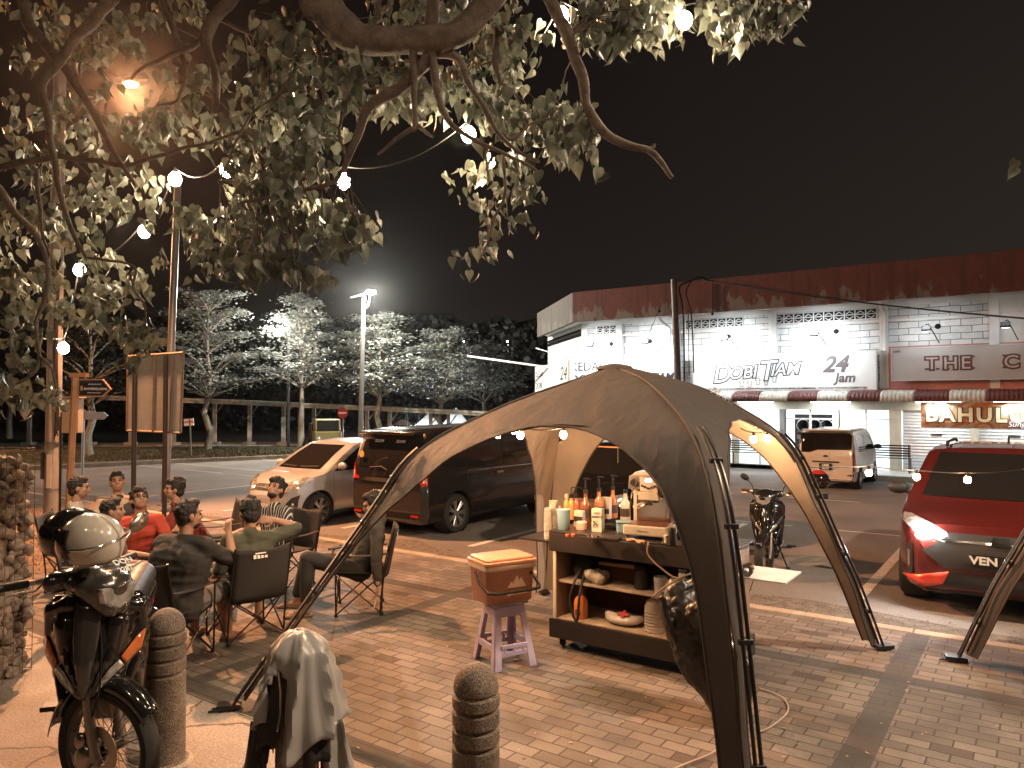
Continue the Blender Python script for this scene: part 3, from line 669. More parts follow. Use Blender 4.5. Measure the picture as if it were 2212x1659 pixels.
# washing machines inside
for i, px in enumerate((1712, 1738, 1764)):
    u = at_u(px) + 0.1; t_ = thing("washing_machine", ["leftmost stacked dryer behind the laundry glass", "middle stacked dryer behind the laundry glass", "rightmost stacked dryer beside the parked van's roof"][i], "washing machine", S(u, VF + 1.0, 0.03), ANG, "stacked machines in the laundry")
    b_ = MB(); b_.b2((-0.30, 0, 0), (0.30, 0.7, 1.72)); obj("cabinet", b_, mat("machine_grey", (0.13, 0.12, 0.12), 0.35, .5), t_, smooth=False, bevel=.015)
    for z in (0.50, 1.33):
        q = MB(); q.lathe([(.235, 0), (.235, -.04), (.195, -.05), (.195, -.02)], (0, 0, z), 24, 'y'); d_ = obj("door", q, mat("machine_chrome", (0.75, 0.76, 0.77), 0.25, .8), t_)
        q = MB(); q.lathe([(.001, -.025), (.19, -.025), (.19, 0)], (0, 0, z), 24, 'y'); obj("glass", q, mat("dark_glass", (0.01, 0.01, 0.012), 0.08, var=0), d_)
    q = MB(); q.b2((-.22, -.012, .86), (.22, -.001, 1.0)); obj("panel", q, mat("machine_panel", (.4, .4, .42), .4), t_, smooth=False)
def bench(u, lab):
    t_ = thing("bench", lab, "bench", S(u, 25.2, 0.02), ANG)
    s1 = MB(); [s1.b2((-0.75, 0.0 + i * .08, .44), (.75, 0.05 + i * .08, .46)) for i in range(5)]; obj("seat", s1, M_blk, t_, smooth=False)
    s1 = MB(); [s1.b2((-0.75, -0.03, .52 + i * .075), (.75, -0.005, .565 + i * .075)) for i in range(5)]; obj("backrest", s1, M_blk, t_, smooth=False)
    for x in (-.7, .7):
        s1 = MB(); s1.tube([(x, 0, 0), (x, -0.02, .88)], .02, 6); s1.tube([(x, .36, 0), (x, .36, .45)], .02, 6); obj("leg", s1, M_blk, t_)
bench(at_u(1918), "dark slatted steel bench beside the white van's nose"); bench(at_u(1640), "dark slatted bench outside the laundry, seen under the canopy's right arch")
# notice on column
# utility pole in front of the shops, with its cables
pp = S(at_u(1464) - 0.9, 24.0)
pb_ = AT(1466, 1030, 25.0)
t_ = thing("utility_pole", "slim steel utility pole with looped cables in front of the laundry signs", "pole", (pb_.x, 25.0, ROAD))
mb = MB(); mb.tube([(0, 0, 0), (-0.02, 0, 3.5), (-0.13, 0, 6.45)], [.14, .12, .105], 12); obj("shaft", mb, mat("pole_steel", (0.16, 0.14, 0.13), 0.5, 0.3, var=.3), t_)
mb = MB()
mb.tube(spline([(0.5, -.1, 0.9 + 2.4), (0.42, -.15, 5.2), (.25, -.15, 6.0), (.55, -.3, 6.45), (.9, -.3, 6.4)]), .022, 6)
mb.tube(spline([(0.18, -.12, 2.6), (0.15, -.15, 5.2), (.02, -.15, 6.1), (.25, -.15, 6.3), (.6, -.3, 6.44)]), .03, 6)
mb.tube([(0.34, -.12, 3.2), (0.32, -.12, 5.4)], .015, 6); mb.tube([(1.1, -.3, 6.38), (1.1, -.3, 5.9), (1.08, -.3, 5.2)], .01, 5); mb.ell((1.08, -.3, 5.25), .05)
obj("cable", mb, M_blk, t_)
mb = MB(); mb.lathe([(.2, 0), (.2, .4), (.14, .42)], (0, 0, 0), 12); obj("base", mb, M_kerb, t_)
wb = MB(); a = Vector((pb_.x + .75, 24.7, 6.4 + ROAD)); wb.tube(sag(a, AT(2290, 694, 15.0), 0.12, 16), .022, 6)
label(obj("overhead_cable", wb, M_blk), "black overhead cable sagging from the steel pole across the red parapet", "cable")
wb = MB(); wb.tube([AT(1337, 880, 20), AT(1427, 660, 24.2)], .008, 5); wb.ell(AT(1424, 672, 24.1), .05); label(obj("guy_wire", wb, M_blk), "thin slanting guy wire with an insulator in front of the KEDAI sign", "wire")
wb = MB(); wb.tube([AT(1010, 760 + 9, 36), AT(1233, 800, 33)], .05, 6); wb.tube([AT(1158, 752, 35), AT(1236, 775, 29.8)], .03, 6)
label(obj("bracket_arm", wb, M_white), "pale horizontal tubes sticking out left of the end wall sign", "bracket")
# ================================================================== CARS
M_tyre = mat("tyre_rubber", (0.02, 0.019, 0.018), 0.8, bump=0.3)
M_rim = mat("alloy", (0.42, 0.41, 0.40), 0.3, 0.85)
M_cglass = mat("car_glass", (0.012, 0.011, 0.010), 0.06, var=0.0, coat=0.5)
M_plast = mat("black_plastic", (0.022, 0.02, 0.019), 0.5)
M_chrome = mat("chrome", (0.62, 0.60, 0.58), 0.16, 1.0, var=0.05)
M_lamp = mat("clear_lamp", (0.42, 0.40, 0.37), 0.12, 0.5, coat=1.0, var=0.5, vscale=22)
M_redlamp = mat("red_lamp", (0.35, 0.012, 0.01), 0.15, coat=1.0, emit=(1, 0.06, 0.03), es=0.03)
M_plate = mat("number_plate", (0.012, 0.012, 0.012), 0.4, var=0)
M_platew = mat("plate_lettering", (0.75, 0.74, 0.7), 0.5, var=0)
def paint(name, c, metal=0.25, rough=0.28): return mat(name, c, rough, metal, var=0.06, vscale=2.0, coat=0.8)
def wheel(parent, x, y, r, wd, side, spokes=7, nm='wheel'):
    t_ = bpy.data.objects.new(nm, None); C.objects.link(t_); t_.parent = parent; t_.location = (x, y, r)
    a = MB(); a.lathe([(r * .70, -wd / 2), (r * .93, -wd / 2), (r, -wd / 2 + .03), (r, wd / 2 - .03), (r * .93, wd / 2), (r * .70, wd / 2), (r * .66, 0), (r * .70, -wd / 2)], n=36, axis='x', cap=False); obj("tyre", a, M_tyre, t_)
    b = MB(); ox = side * wd * 0.36
    b.lathe([(r * .72, -side * wd * .4), (r * .72, side * wd * .48), (r * .67, side * wd * .48), (r * .65, -side * wd * .4)], n=36, axis='x', cap=False)
    for k in range(spokes):
        an = 2 * math.pi * k / spokes
        for dv_ in (-0.13, 0.13):
            e1 = Vector((ox, math.cos(an) * r * .1, math.sin(an) * r * .1)); e2 = Vector((ox + side * .012, math.cos(an + dv_) * r * .68, math.sin(an + dv_) * r * .68)); b.tube([e1, e2], [.022, .014], 6)
    b.lathe([(.001, ox - side * .02), (r * .16, ox - side * .02), (r * .15, ox + side * .02), (.001, ox + side * .025)], n=14, axis='x')
    obj("rim", b, M_rim, t_)
    c = MB(); c.lathe([(.001, 0), (r * .62, 0), (r * .62, side * .01), (.001, side * .01)], n=24, axis='x'); obj("brake_disc", c, mat("dark_hub", (0.03, .028, .026), .5, .5), t_)
    return t_
class Car:
    def __init__(s, name, lab, cat, pos, rz, top, plan, belt, sill, axles, wr_, track, paint_m, tumble=0.28, scale=1.0, group=None, endz=None, crown=0.03):
        s.t = thing(name, lab, cat, pos, rz, group); s.W = max(w for _, w in plan)
        ys = sorted(set([y for y, _ in top] + [y for y, _ in plan])); y0, y1 = top[0][0], top[-1][0]
        N_ = 64; rows = []
        for i in range(N_ + 1):
            tt = i / N_; y = y0 + (y1 - y0) * (0.5 - 0.5 * math.cos(math.pi * tt)) 
            H = interp(top, y); w_ = interp(plan, y); zs = sill + (interp(endz, y) if endz else 0)
            b_ = min(belt, H - 0.035); up = max(0.0, H - b_ - 0.05)
            wr_t = w_ * 0.985 - tumble * up
            mid = zs + (b_ - zs) * 0.45
            pts = [(0, zs), (w_ * .86, zs), (w_ * .955, zs + .035), (w_ * .985, zs + .12), (w_, mid), (w_ * .992, b_ - .05), (w_ * .972, b_ + 0.004)]
            z1 = b_; 
            for q in (0.25, 0.5, 0.75): pts.append((w_ * .972 + (wr_t - w_ * .972) * q + 0.012 * math.sin(math.pi * q) * (up > .1), b_ + (H - .035 - b_) * q))
            pts += [(wr_t - .012, H - .035), (wr_t - .06, H - .008), (wr_t * .62, H + crown * .55), (0, H + crown)]
            ring = [(x, y, z) for x, z in pts] + [(-x, y, z) for x, z in reversed(pts[1:-1])]
            rows.append(ring)
        mb = MB(); n = len(rows[0]); mb.v = [Vector(p) for r_ in rows for p in r_]
        mb.f = [(i * n + j, i * n + (j + 1) % n, (i + 1) * n + (j + 1) % n, (i + 1) * n + j) for i in range(N_) for j in range(n)]
        mb.f += [tuple(range(n)), tuple(N_ * n + j for j in reversed(range(n)))]
        me = mb.mesh("body"); s.bvh = None
        bm = bmesh.new(); bm.from_mesh(me); bmesh.ops.smooth_vert(bm, verts=bm.verts, factor=0.5, use_axis_x=True, use_axis_y=True, use_axis_z=True) if False else None
        s.bvh = BVHTree.FromBMesh(bm); bm.free()
        ct = MB()
        for (y, ) in [(a,) for a in axles]:
            for sd in (-1, 1): ct.lathe([(.001, sd * (track / 2 - .16)), (wr_ + .055, sd * (track / 2 - .16)), (wr_ + .055, sd * (s.W + .2)), (.001, sd * (s.W + .2))], (0, y, wr_ + 0.01), 28, 'x')
        me = boolcut(me, ct.mesh("cut"))
        s.body = obj("body", me, paint_m, s.t, angle=28)
        for y in axles:
            for sd in (-1, 1): lin = MB(); lin.lathe([(wr_ + .05, sd * (track / 2 - .15)), (wr_ + .05, sd * (s.W - .035))], (0, y, wr_ + .01), 24, 'x', cap=False); obj("wheel_arch", lin, M_plast, s.t)
        for y in axles:
            for sd in (-1, 1): wheel(s.t, sd * (track / 2 + .0), y, wr_, .21, sd, 7)
    def decal(s, name, poly, view, m, off=0.006, step=0.08, parent=None, thick=0.0, smooth=True):
        bm = bmesh.new()
        vs = [bm.verts.new((p[0], p[1], 0)) for p in poly]; bm.faces.new(vs)
        x0, x1 = min(p[0] for p in poly), max(p[0] for p in poly); y0, y1 = min(p[1] for p in poly), max(p[1] for p in poly)
        for ax, a, b in ((0, x0, x1), (1, y0, y1)):
            k = int((b - a) / step)
            for i in range(1, k + 1):
                c = a + (b - a) * i / (k + 1); co = (c, 0, 0) if ax == 0 else (0, c, 0); no = (1, 0, 0) if ax == 0 else (0, 1, 0)
                bmesh.ops.bisect_plane(bm, geom=bm.verts[:] + bm.edges[:] + bm.faces[:], plane_co=co, plane_no=no)
        bad = []
        for v in bm.verts:
            a, b = v.co.x, v.co.y
            if view == 'L': o, d = Vector((-3, a, b)), Vector((1, 0, 0))
            elif view == 'R': o, d = Vector((3, a, b)), Vector((-1, 0, 0))
            elif view == 'F': o, d = Vector((a, 6, b)), Vector((0, -1, 0))
            elif view == 'B': o, d = Vector((a, -6, b)), Vector((0, 1, 0))
            else: o, d = Vector((a, b, 5)), Vector((0, 0, -1))
            h = s.bvh.ray_cast(o, d)
            if h[0] is None: bad.append(v); continue
            n = h[1]; n = -n if n.dot(d) > 0 else n
            v.co = h[0] + n * off
        if bad: bmesh.ops.delete(bm, geom=bad, context='VERTS')
        me = bpy.data.meshes.new(name); bm.to_mesh(me); bm.free()
        o = obj(name, me, m, parent or s.t, angle=50, smooth=smooth)
        if thick: 
            q = o.modifiers.new("s", 'SOLIDIFY'); q.thickness = thick; q.offset = 0
        return o
    def mir(s, name, poly, m, **k):      # both sides
        return [s.decal(name, poly, v, m, **k) for v in ('L', 'R')]
    def both(s, name, poly, view, m, **k):
        return [s.decal(name, poly, view, m, **k), s.decal(name, [(-a, b) for a, b in reversed(poly)], view, m, **k)]
    def mirror_arm(s, y, z, w_, m):
        for sd in (-1, 1):
            a = MB(); a.ell((sd * (w_ + .11), y, z + .03), (.105, .06, .075)); a.tube([(sd * (w_ - .06), y, z - .05), (sd * (w_ + .05), y, z)], .025, 6)
            obj("side_mirror", a, m, s.t)
    def plate(s, view, y, z, txt, w_=0.42, h=0.11, two=False):
        a = MB(); a.b2((-w_ / 2, y, z), (w_ / 2, y + (0.012 if view == 'F' else -0.012), z + h)); p = obj("number_plate", a, M_plate, s.t, smooth=False)
        L = txt if isinstance(txt, list) else [txt]
        for i, q in enumerate(L):
            sz = h * (0.95 if len(L) == 1 else 0.5); zz = z + h * (.18 if len(L) == 1 else (.55 - .47 * i))
            if view == 'F': text(q, sz, M_platew, parent=p, M=frameM((0, y + .014, zz), (-1, 0, 0), (0, 0, 1)), align='CENTER', ext=.001, bold=.004)
            else: text(q, sz, M_platew, parent=p, M=frameM((0, y - .014, zz), (1, 0, 0), (0, 0, 1)), align='CENTER', ext=.001, bold=.004)
        return p
def toward(deg=0): return ANG + R(180 + deg)      # nose points back at the pavement
# ---- silver hatchback, nose to the pavement
nose = S(-11.85, 9.55)
H = Car("parked_car", "silver hatchback parked nose towards the seated group, left of the dark people carrier", "car", S(-12.05, 8.85 + 1.9, ROAD), toward(2),
        [(-1.80, .72), (-1.74, 1.16), (-1.62, 1.40), (-1.2, 1.50), (-.35, 1.545), (.15, 1.50), (.55, 1.30), (1.0, 1.03), (1.12, .985), (1.4, .93), (1.62, .84), (1.75, .72), (1.82, .55)],
        [(-1.80, .70), (-1.6, .80), (-1.0, .83), (.9, .835), (1.3, .80), (1.6, .70), (1.76, .55), (1.82, .42)], .93, .20, (-1.22, 1.20), .30, 1.46, paint("silver_paint", (0.48, 0.49, 0.50), 0.45, .3), endz=[(-1.8, .12), (-1.7, 0), (1.7, 0), (1.82, .08)])
H.decal("windscreen", [(-.60, 1.03), (.60, 1.03), (.50, 1.46), (-.50, 1.46)], 'F', M_cglass)
H.mir("side_window", [(-.25, .98), (.85, .99), (.45, 1.22), (.08, 1.41), (-.25, 1.44)], M_cglass); H.mir("side_window", [(-1.15, 1.0), (-.32, .98), (-.32, 1.44), (-.95, 1.41), (-1.25, 1.2)], M_cglass)
H.both("headlight", [(.36, .66), (.52, .64), (.70, .74), (.745, .90), (.68, .92), (.50, .84), (.38, .76)], 'F', M_lamp, off=.012)
H.decal("grille", [(-.34, .66), (.34, .66), (.38, .74), (.30, .775), (-.30, .775), (-.38, .74)], 'F', M_plast, off=.012)
H.decal("grille_bar", [(-.30, .70), (.30, .70), (.30, .72), (-.30, .72)], 'F', M_chrome, off=.024)
H.decal("badge", [(-.05, .69), (.05, .69), (.05, .75), (-.05, .75)], 'F', M_chrome, off=.034)
H.decal("lower_grille", [(-.42, .26), (.42, .26), (.46, .40), (-.46, .40)], 'F', M_plast, off=.01)
H.both("fog_lamp_housing", [(.50, .30), (.66, .28), (.70, .60), (.60, .55), (.53, .45)], 'F', M_plast, off=.012)
for sd in (-1, 1):
    a = MB(); a.ell((sd * .60, 1.69, .42), (.045, .03, .045)); obj("fog_lamp", a, M_lamp, H.t)
H.both("wiper", [(.05, 1.045), (.52, 1.06), (.52, 1.075), (.05, 1.06)], 'F', M_plast, off=.02)
H.mirror_arm(.72, 1.06, .80, paint("silver_paint", 0)); H.mir("door_handle", [(-.12, .86), (.05, .86), (.05, .885), (-.12, .885)], M_chrome, off=.02)
H.mir("door_gap", [(.86, .32), (.868, .32), (.868, .95), (.86, .95)], M_plast, off=.003)
H.plate('F', 1.83, .47, "BJC 4821", .40, .10) if False else None
# ---- dark people carrier, tail to the pavement
W1 = paint("dark_brown_paint", (0.020, 0.0175, 0.016), 0.35, .22)
MV = Car("parked_minivan", "dark people carrier parked tail first between the silver hatchback and the canopy", "minivan", S(-9.42, 9.55 + 2.38, ROAD), ANG,
         [(-2.40, .95), (-2.36, 1.30), (-2.20, 1.78), (-2.0, 1.85), (0, 1.88), (.9, 1.80), (1.3, 1.45), (1.75, 1.12), (2.1, .98), (2.36, .80), (2.40, .6)],
         [(-2.40, .82), (-2.25, .90), (-1.5, .915), (1.7, .915), (2.2, .82), (2.40, .62)], 1.05, .22, (-1.50, 1.45), .345, 1.58, W1, tumble=.17, endz=[(-2.4, .10), (-2.3, 0), (2.3, 0), (2.4, .1)])
MV.decal("rear_window", [(-.70, 1.18), (.70, 1.18), (.66, 1.66), (-.66, 1.66)], 'B', M_cglass)
MV.both("tail_lamp", [(.84, .90), (.875, .90), (.855, 1.30), (.805, 1.66), (.785, 1.66), (.80, 1.3), (.74, 1.03), (.62, .985), (.62, .955), (.78, .96)], 'B', M_redlamp, off=.012)
MV.decal("chrome_strip", [(-.66, .93), (.66, .93), (.66, .995), (-.66, .995)], 'B', M_chrome, off=.02)
a = MB(); a.b2((-.66, -2.42, 1.76), (.66, -2.12, 1.82)); obj("spoiler", a, W1, MV.t, bevel=.02)
MV.decal("badge", [(-.05, 1.04), (.05, 1.04), (.05, 1.12), (-.05, 1.12)], 'B', M_chrome, off=.02)
a = MB(); a.tube([(0.02, -2.40, 1.14), (-.10, -2.41, 1.20), (-.40, -2.39, 1.17)], .012, 6); obj("wiper", a, M_plast, MV.t)
for z in [1.22 + i * .035 for i in range(11)]: pass
MV.plate('B', -2.43, .68, "WSS 1069", .46, .13)
def decal_text(car, s_, x, y, z, size, m, ax=(1, 0, 0), up=(0, 0, 1)): return text(s_, size, m, parent=car.t, M=frameM((x, y, z), ax, up), ext=.001)
decal_text(MV, "ZOOM", -.40, -2.27, 1.62, .07, M_platew, up=(0, .35, 1)); decal_text(MV, "ZOOM", .12, -2.27, 1.62, .07, M_platew, up=(0, .35, 1))
st = MB(); st.lathe([(.001, 0), (.06, 0), (.06, -.006), (.001, -.006)], (-.60, -2.40, 1.40), 20, 'y'); obj("sticker", st, mat("yellow_sticker", (.5, .35, .12), .5), MV.t)
MV.mir("side_window", [(-2.05, 1.20), (-1.25, 1.16), (-1.25, 1.68), (-1.95, 1.68)], M_cglass); MV.mir("side_window", [(-1.18, 1.14), (-.15, 1.12), (-.15, 1.70), (-1.18, 1.69)], M_cglass); MV.mir("side_window", [(-.08, 1.12), (1.22, 1.12), (.95, 1.60), (.6, 1.70), (-.08, 1.70)], M_cglass)
MV.mir("side_trim", [(-2.2, 1.085), (1.4, 1.06), (1.4, 1.078), (-2.2, 1.105)], M_chrome, off=.01); MV.mir("side_skirt", [(-1.1, .29), (1.05, .29), (1.05, .31), (-1.1, .31)], M_chrome, off=.008)
MV.mir("door_handle", [(-.35, .98), (-.13, .98), (-.13, 1.01), (-.35, 1.01)], M_chrome, off=.02); MV.mir("door_gap", [(-1.21, .32), (-1.2, .32), (-1.2, 1.1), (-1.21, 1.1)], M_plast, off=.003)
MV.mirror_arm(1.15, 1.15, .87, W1)
MV.both("reflector", [(.60, .36), (.78, .36), (.78, .40), (.60, .40)], 'B', M_redlamp, off=.01)
# ---- black crossover, nose to the pavement, mostly behind the canopy
W2 = paint("black_paint", (0.012, 0.011, 0.011), 0.3, .2)
BK = Car("parked_car", "black crossover parked nose first behind the coffee cart, seen through the canopy's front arch", "car", S(-5.86, 9.85 + 2.15, ROAD), toward(0),
         [(-2.20, .90), (-2.1, 1.10), (-1.75, 1.50), (-1.2, 1.63), (-.3, 1.66), (.3, 1.60), (.75, 1.36), (1.15, 1.12), (1.3, 1.08), (1.75, 1.02), (2.02, .90), (2.16, .72), (2.20, .5)],
         [(-2.20, .72), (-1.9, .86), (-1.0, .90), (1.2, .90), (1.75, .86), (2.05, .70), (2.20, .48)], 1.0, .24, (-1.35, 1.38), .345, 1.56, W2, tumble=.26, endz=[(-2.2, .1), (-2.1, 0), (2.1, 0), (2.2, .1)])
BK.decal("windscreen", [(-.68, 1.15), (.68, 1.15), (.58, 1.57), (-.58, 1.57)], 'F', M_cglass)
BK.mir("side_window", [(-1.6, 1.10), (.95, 1.10), (.55, 1.40), (.1, 1.55), (-1.3, 1.50)], M_cglass); BK.both("headlight", [(.42, .78), (.80, .80), (.82, .92), (.74, .95), (.42, .86)], 'F', M_lamp, off=.012)
BK.decal("grille", [(-.40, .60), (.40, .60), (.46, .84), (-.46, .84)], 'F', M_plast, off=.012); BK.decal("chrome_strip", [(-.46, .845), (.46, .845), (.46, .87), (-.46, .87)], 'F', M_chrome, off=.015)
BK.both("fog_lamp_housing", [(.56, .38), (.80, .36), (.82, .56), (.62, .56)], 'F', M_plast, off=.012); BK.both("fog_lamp", [(.62, .46), (.78, .46), (.78, .49), (.62, .49)], 'F', M_chrome, off=.02)
BK.mirror_arm(.85, 1.18, .86, W2); BK.decal("sunshade_strip", [(-.5, 1.54), (.5, 1.54), (.5, 1.56), (-.5, 1.56)], 'F', mat("orange_strip", (.6, .28, .12), .5), off=.012)
cap_ = MB(); cap_.ell((-.3, 1.02, 1.175), (.09, .09, .06)); obj("bonnet_ornament", cap_, mat("red_cloth", (.5, .05, .02), .8), BK.t) if False else None
# ---- red people mover with lit headlight, nose to the pavement
W3 = paint("deep_red_paint", (0.095, 0.014, 0.011), 0.3, .22)
RD = Car("parked_car", "deep red car with one bright headlight on, nose towards the pavement on the right", "car", S(-.34, 9.62 + 2.2, ROAD), toward(0),
         [(-2.15, .95), (-2.05, 1.30), (-1.8, 1.62), (-1.2, 1.68), (-.2, 1.70), (.35, 1.66), (.8, 1.45), (1.30, 1.14), (1.42, 1.09), (1.75, 1.02), (2.0, .92), (2.12, .76), (2.16, .55)],
         [(-2.15, .76), (-1.9, .85), (-1.0, .875), (1.3, .875), (1.75, .85), (2.0, .76), (2.12, .64), (2.16, .5)], 1.02, .22, (-1.40, 1.38), .325, 1.54, W3, tumble=.22, endz=[(-2.15, .12), (-2.0, 0), (2.05, 0), (2.16, .06)])
RD.t.scale = (1.2, 1.06, 1.03)
RD.decal("windscreen", [(-.70, 1.16), (.70, 1.16), (.60, 1.63), (-.60, 1.63)], 'F', M_cglass, off=.008)
RD.mir("side_window", [(-.25, 1.10), (1.05, 1.12), (.72, 1.40), (.35, 1.58), (-.25, 1.60)], M_cglass); RD.mir("side_window", [(-1.2, 1.12), (-.32, 1.10), (-.32, 1.60), (-1.2, 1.59)], M_cglass)
M_led2 = mat("headlight_lit", (1, 1, 1), .3, var=0, emit=(0.9, 0.96, 1.0), es=200.0)
hl = RD.both("headlight", [(.40, .80), (.44, .76), (.62, .82), (.80, .93), (.815, 1.0), (.74, 1.0), (.55, .93), (.42, .86)], 'F', M_lamp, off=.012)
a = MB(); a.ell((.615, 2.10, .89), (.085, .055, .052)); obj("lit_bulb", a, M_led2, hl[0])
RD.decal("grille", [(-.44, .50), (.44, .50), (.62, .66), (.44, .80), (.40, .86), (-.40, .86), (-.44, .80), (-.62, .66)], 'F', M_plast, off=.012)
RD.decal("chrome_strip", [(-.46, .775), (.46, .775), (.46, .79), (-.46, .79)], 'F', M_chrome, off=.022); RD.decal("badge", [(-.08, .76), (.08, .76), (.06, .84), (-.06, .84)], 'F', M_chrome, off=.032)
RD.both("fog_lamp_housing", [(.70, .38), (.755, .38), (.76, .70), (.70, .72)], 'F', M_plast, off=.014)
RD.both("fog_lamp", [(.72, .46), (.74, .46), (.74, .64), (.72, .64)], 'F', M_chrome, off=.02)
RD.decal("lower_grille", [(-.46, .24), (.46, .24), (.58, .33), (.40, .46), (-.40, .46), (-.58, .33)], 'F', M_plast, off=.012)
RD.both("bumper_flare", [(.45, .33), (.60, .285), (.78, .35), (.72, .37), (.40, .47)], 'F', mat("bright_red_paint", (0.62, 0.05, 0.02), .3, .1, coat=.8), off=.03, thick=.02)
RD.decal("bumper_lip", [(-.62, .225), (.62, .225), (.62, .24), (-.62, .24)], 'F', M_chrome, off=.018)
RD.plate('F', 2.19, .56, "VEN 6318", .46, .12)
RD.mirror_arm(1.02, 1.18, .84, M_plast)
for sd in (-1, 1):
    a = MB(); a.tube([(sd * .56, .1, 1.70), (sd * .56, .0, 1.745), (sd * .56, -1.1, 1.745), (sd * .56, -1.3, 1.70)], .018, 6); obj("roof_rail", a, M_plast, RD.t)
a = MB(); a.prism([(-.5, 1.70), (-.85, 1.70), (-.80, 1.80)], -.01, .01, 'yz'); obj("antenna", a, M_plast, RD.t)
light("headlight_lamp", 'SPOT', RD.t.matrix_basis @ Vector((.62, 2.14, .885)), 45, COOL, .03, RD.t.matrix_basis @ Vector((.62, 5.5, 0)), 110, .9)
# ---- pale van by the shops, seen from behind
W4 = paint("pearl_white_paint", (0.55, 0.50, 0.44), 0.1, .25)
k_ = 0.86
VN = Car("parked_van", "pearl white van with dark rear glass parked in front of the laundry", "van", S(-3.93 - 0.72, 21.2 + 1.75, ROAD), ANG,
         [(-1.78, .92), (-1.74, 1.25), (-1.66, 1.52), (-1.5, 1.58), (.2, 1.60), (.7, 1.48), (1.15, 1.08), (1.4, .92), (1.7, .78), (1.78, .5)],
         [(-1.78, .66), (-1.68, .735), (-1.0, .75), (1.2, .75), (1.6, .68), (1.78, .5)], .92, .20, (-1.15, 1.05), .28, 1.30, W4, tumble=.12, endz=[(-1.78, .05), (-1.7, 0), (1.7, 0), (1.78, .1)])
VN.decal("rear_window", [(-.69, .98), (-.40, .98), (-.22, 1.05), (.64, 1.07), (.645, 1.50), (-.645, 1.50), (-.69, 1.05)], 'B', M_cglass, off=.008)
VN.both("tail_lamp", [(.66, .50), (.695, .50), (.695, .98), (.66, .98)], 'B', M_redlamp, off=.012); VN.decal("chrome_strip", [(-.34, .72), (.34, .72), (.34, .76), (-.34, .76)], 'B', mat("dark_chrome", (.2, .18, .17), .2, .9), off=.015)
VN.plate('B', -1.80, .53, ["UMB", "8395"], .32, .17); VN.decal("badge", [(-.06, .87), (.06, .87), (.05, .92), (-.05, .92)], 'B', M_chrome, off=.015)
VN.decal("bumper_trim", [(-.66, .22), (.66, .22), (.66, .28), (-.66, .28)], 'B', M_plast, off=.012); VN.both("bumper_vent", [(.50, .40), (.68, .36), (.68, .44)], 'B', M_plast, off=.012)
VN.decal("door_gap", [(.10, .3), (.106, .3), (.106, 1.0), (.10, 1.0)], 'B', M_plast, off=.003)
VN.mir("side_window", [(-1.45, 1.0), (-.55, .99), (-.55, 1.44), (-1.45, 1.44)], M_cglass); VN.mir("side_window", [(-.50, .99), (.95, .99), (.65, 1.30), (.35, 1.43), (-.50, 1.44)], M_cglass)
VN.mirror_arm(.9, 1.02, .73, M_plast)
a = MB(); a.b2((-.6, -1.80, 1.56), (.6, -1.6, 1.60)); obj("spoiler", a, W4, VN.t, bevel=.01)
# ---- far vehicles beyond the walkway posts
ty = thing("parked_truck", "small yellow truck parked beyond the walkway posts beside the no entry sign", "truck", (AT(709, 905, 34).x, 34, ROAD), R(20))
q = MB(); q.b2((-.6, 0, .35), (.6, 1.2, 1.0)); q.prism([(0, 1.0), (0.15, 1.55), (1.2, 1.55), (1.2, 1.0)], -.56, .56, 'yz'); obj("cab", q, mat("yellow_paint", (.16, .13, .05), .4), ty, smooth=False, bevel=.05)
q = MB(); q.prism([(-.02, 1.06), (.10, 1.48), (.11, 1.48), (-.01, 1.06)], -.48, .48, 'yz'); obj("windscreen", q, M_cglass, ty, smooth=False)
q = MB(); q.b2((-.6, 1.3, .45), (.6, 3.2, 1.3)); obj("cargo_bed", q, mat("dark_canvas", (.06, .05, .045), .8), ty, smooth=False, bevel=.03)
for x in (-.55, .55):
    for y in (.45, 2.6): q = MB(); q.lathe([(.001, -.09), (.26, -.09), (.26, .09), (.001, .09)], (x, y, .28), 16, 'x'); obj("wheel", q, M_tyre, ty)
q = MB(); q.ell((-.42, -.03, .62), (.1, .04, .1)); q.ell((.42, -.03, .62), (.1, .04, .1)); obj("headlight", q, M_lamp, ty)
fc = Car("parked_car", "far dark saloon whose roof shows between the hatchback and the streetlight pole", "car", (AT(905, 930, 31).x - .6, 31.5, -0.55), R(100),
         [(-2, .8), (-1.6, 1.0), (-1.0, 1.4), (0, 1.45), (.6, 1.3), (1.2, .95), (2, .7)], [(-2, .7), (-1.5, .85), (1.5, .85), (2, .6)], .9, .2, (-1.2, 1.25), .3, 1.4, W2)
fc.mir("side_window", [(-1.2, .97), (.75, .97), (.3, 1.28), (-.9, 1.30)], M_cglass)
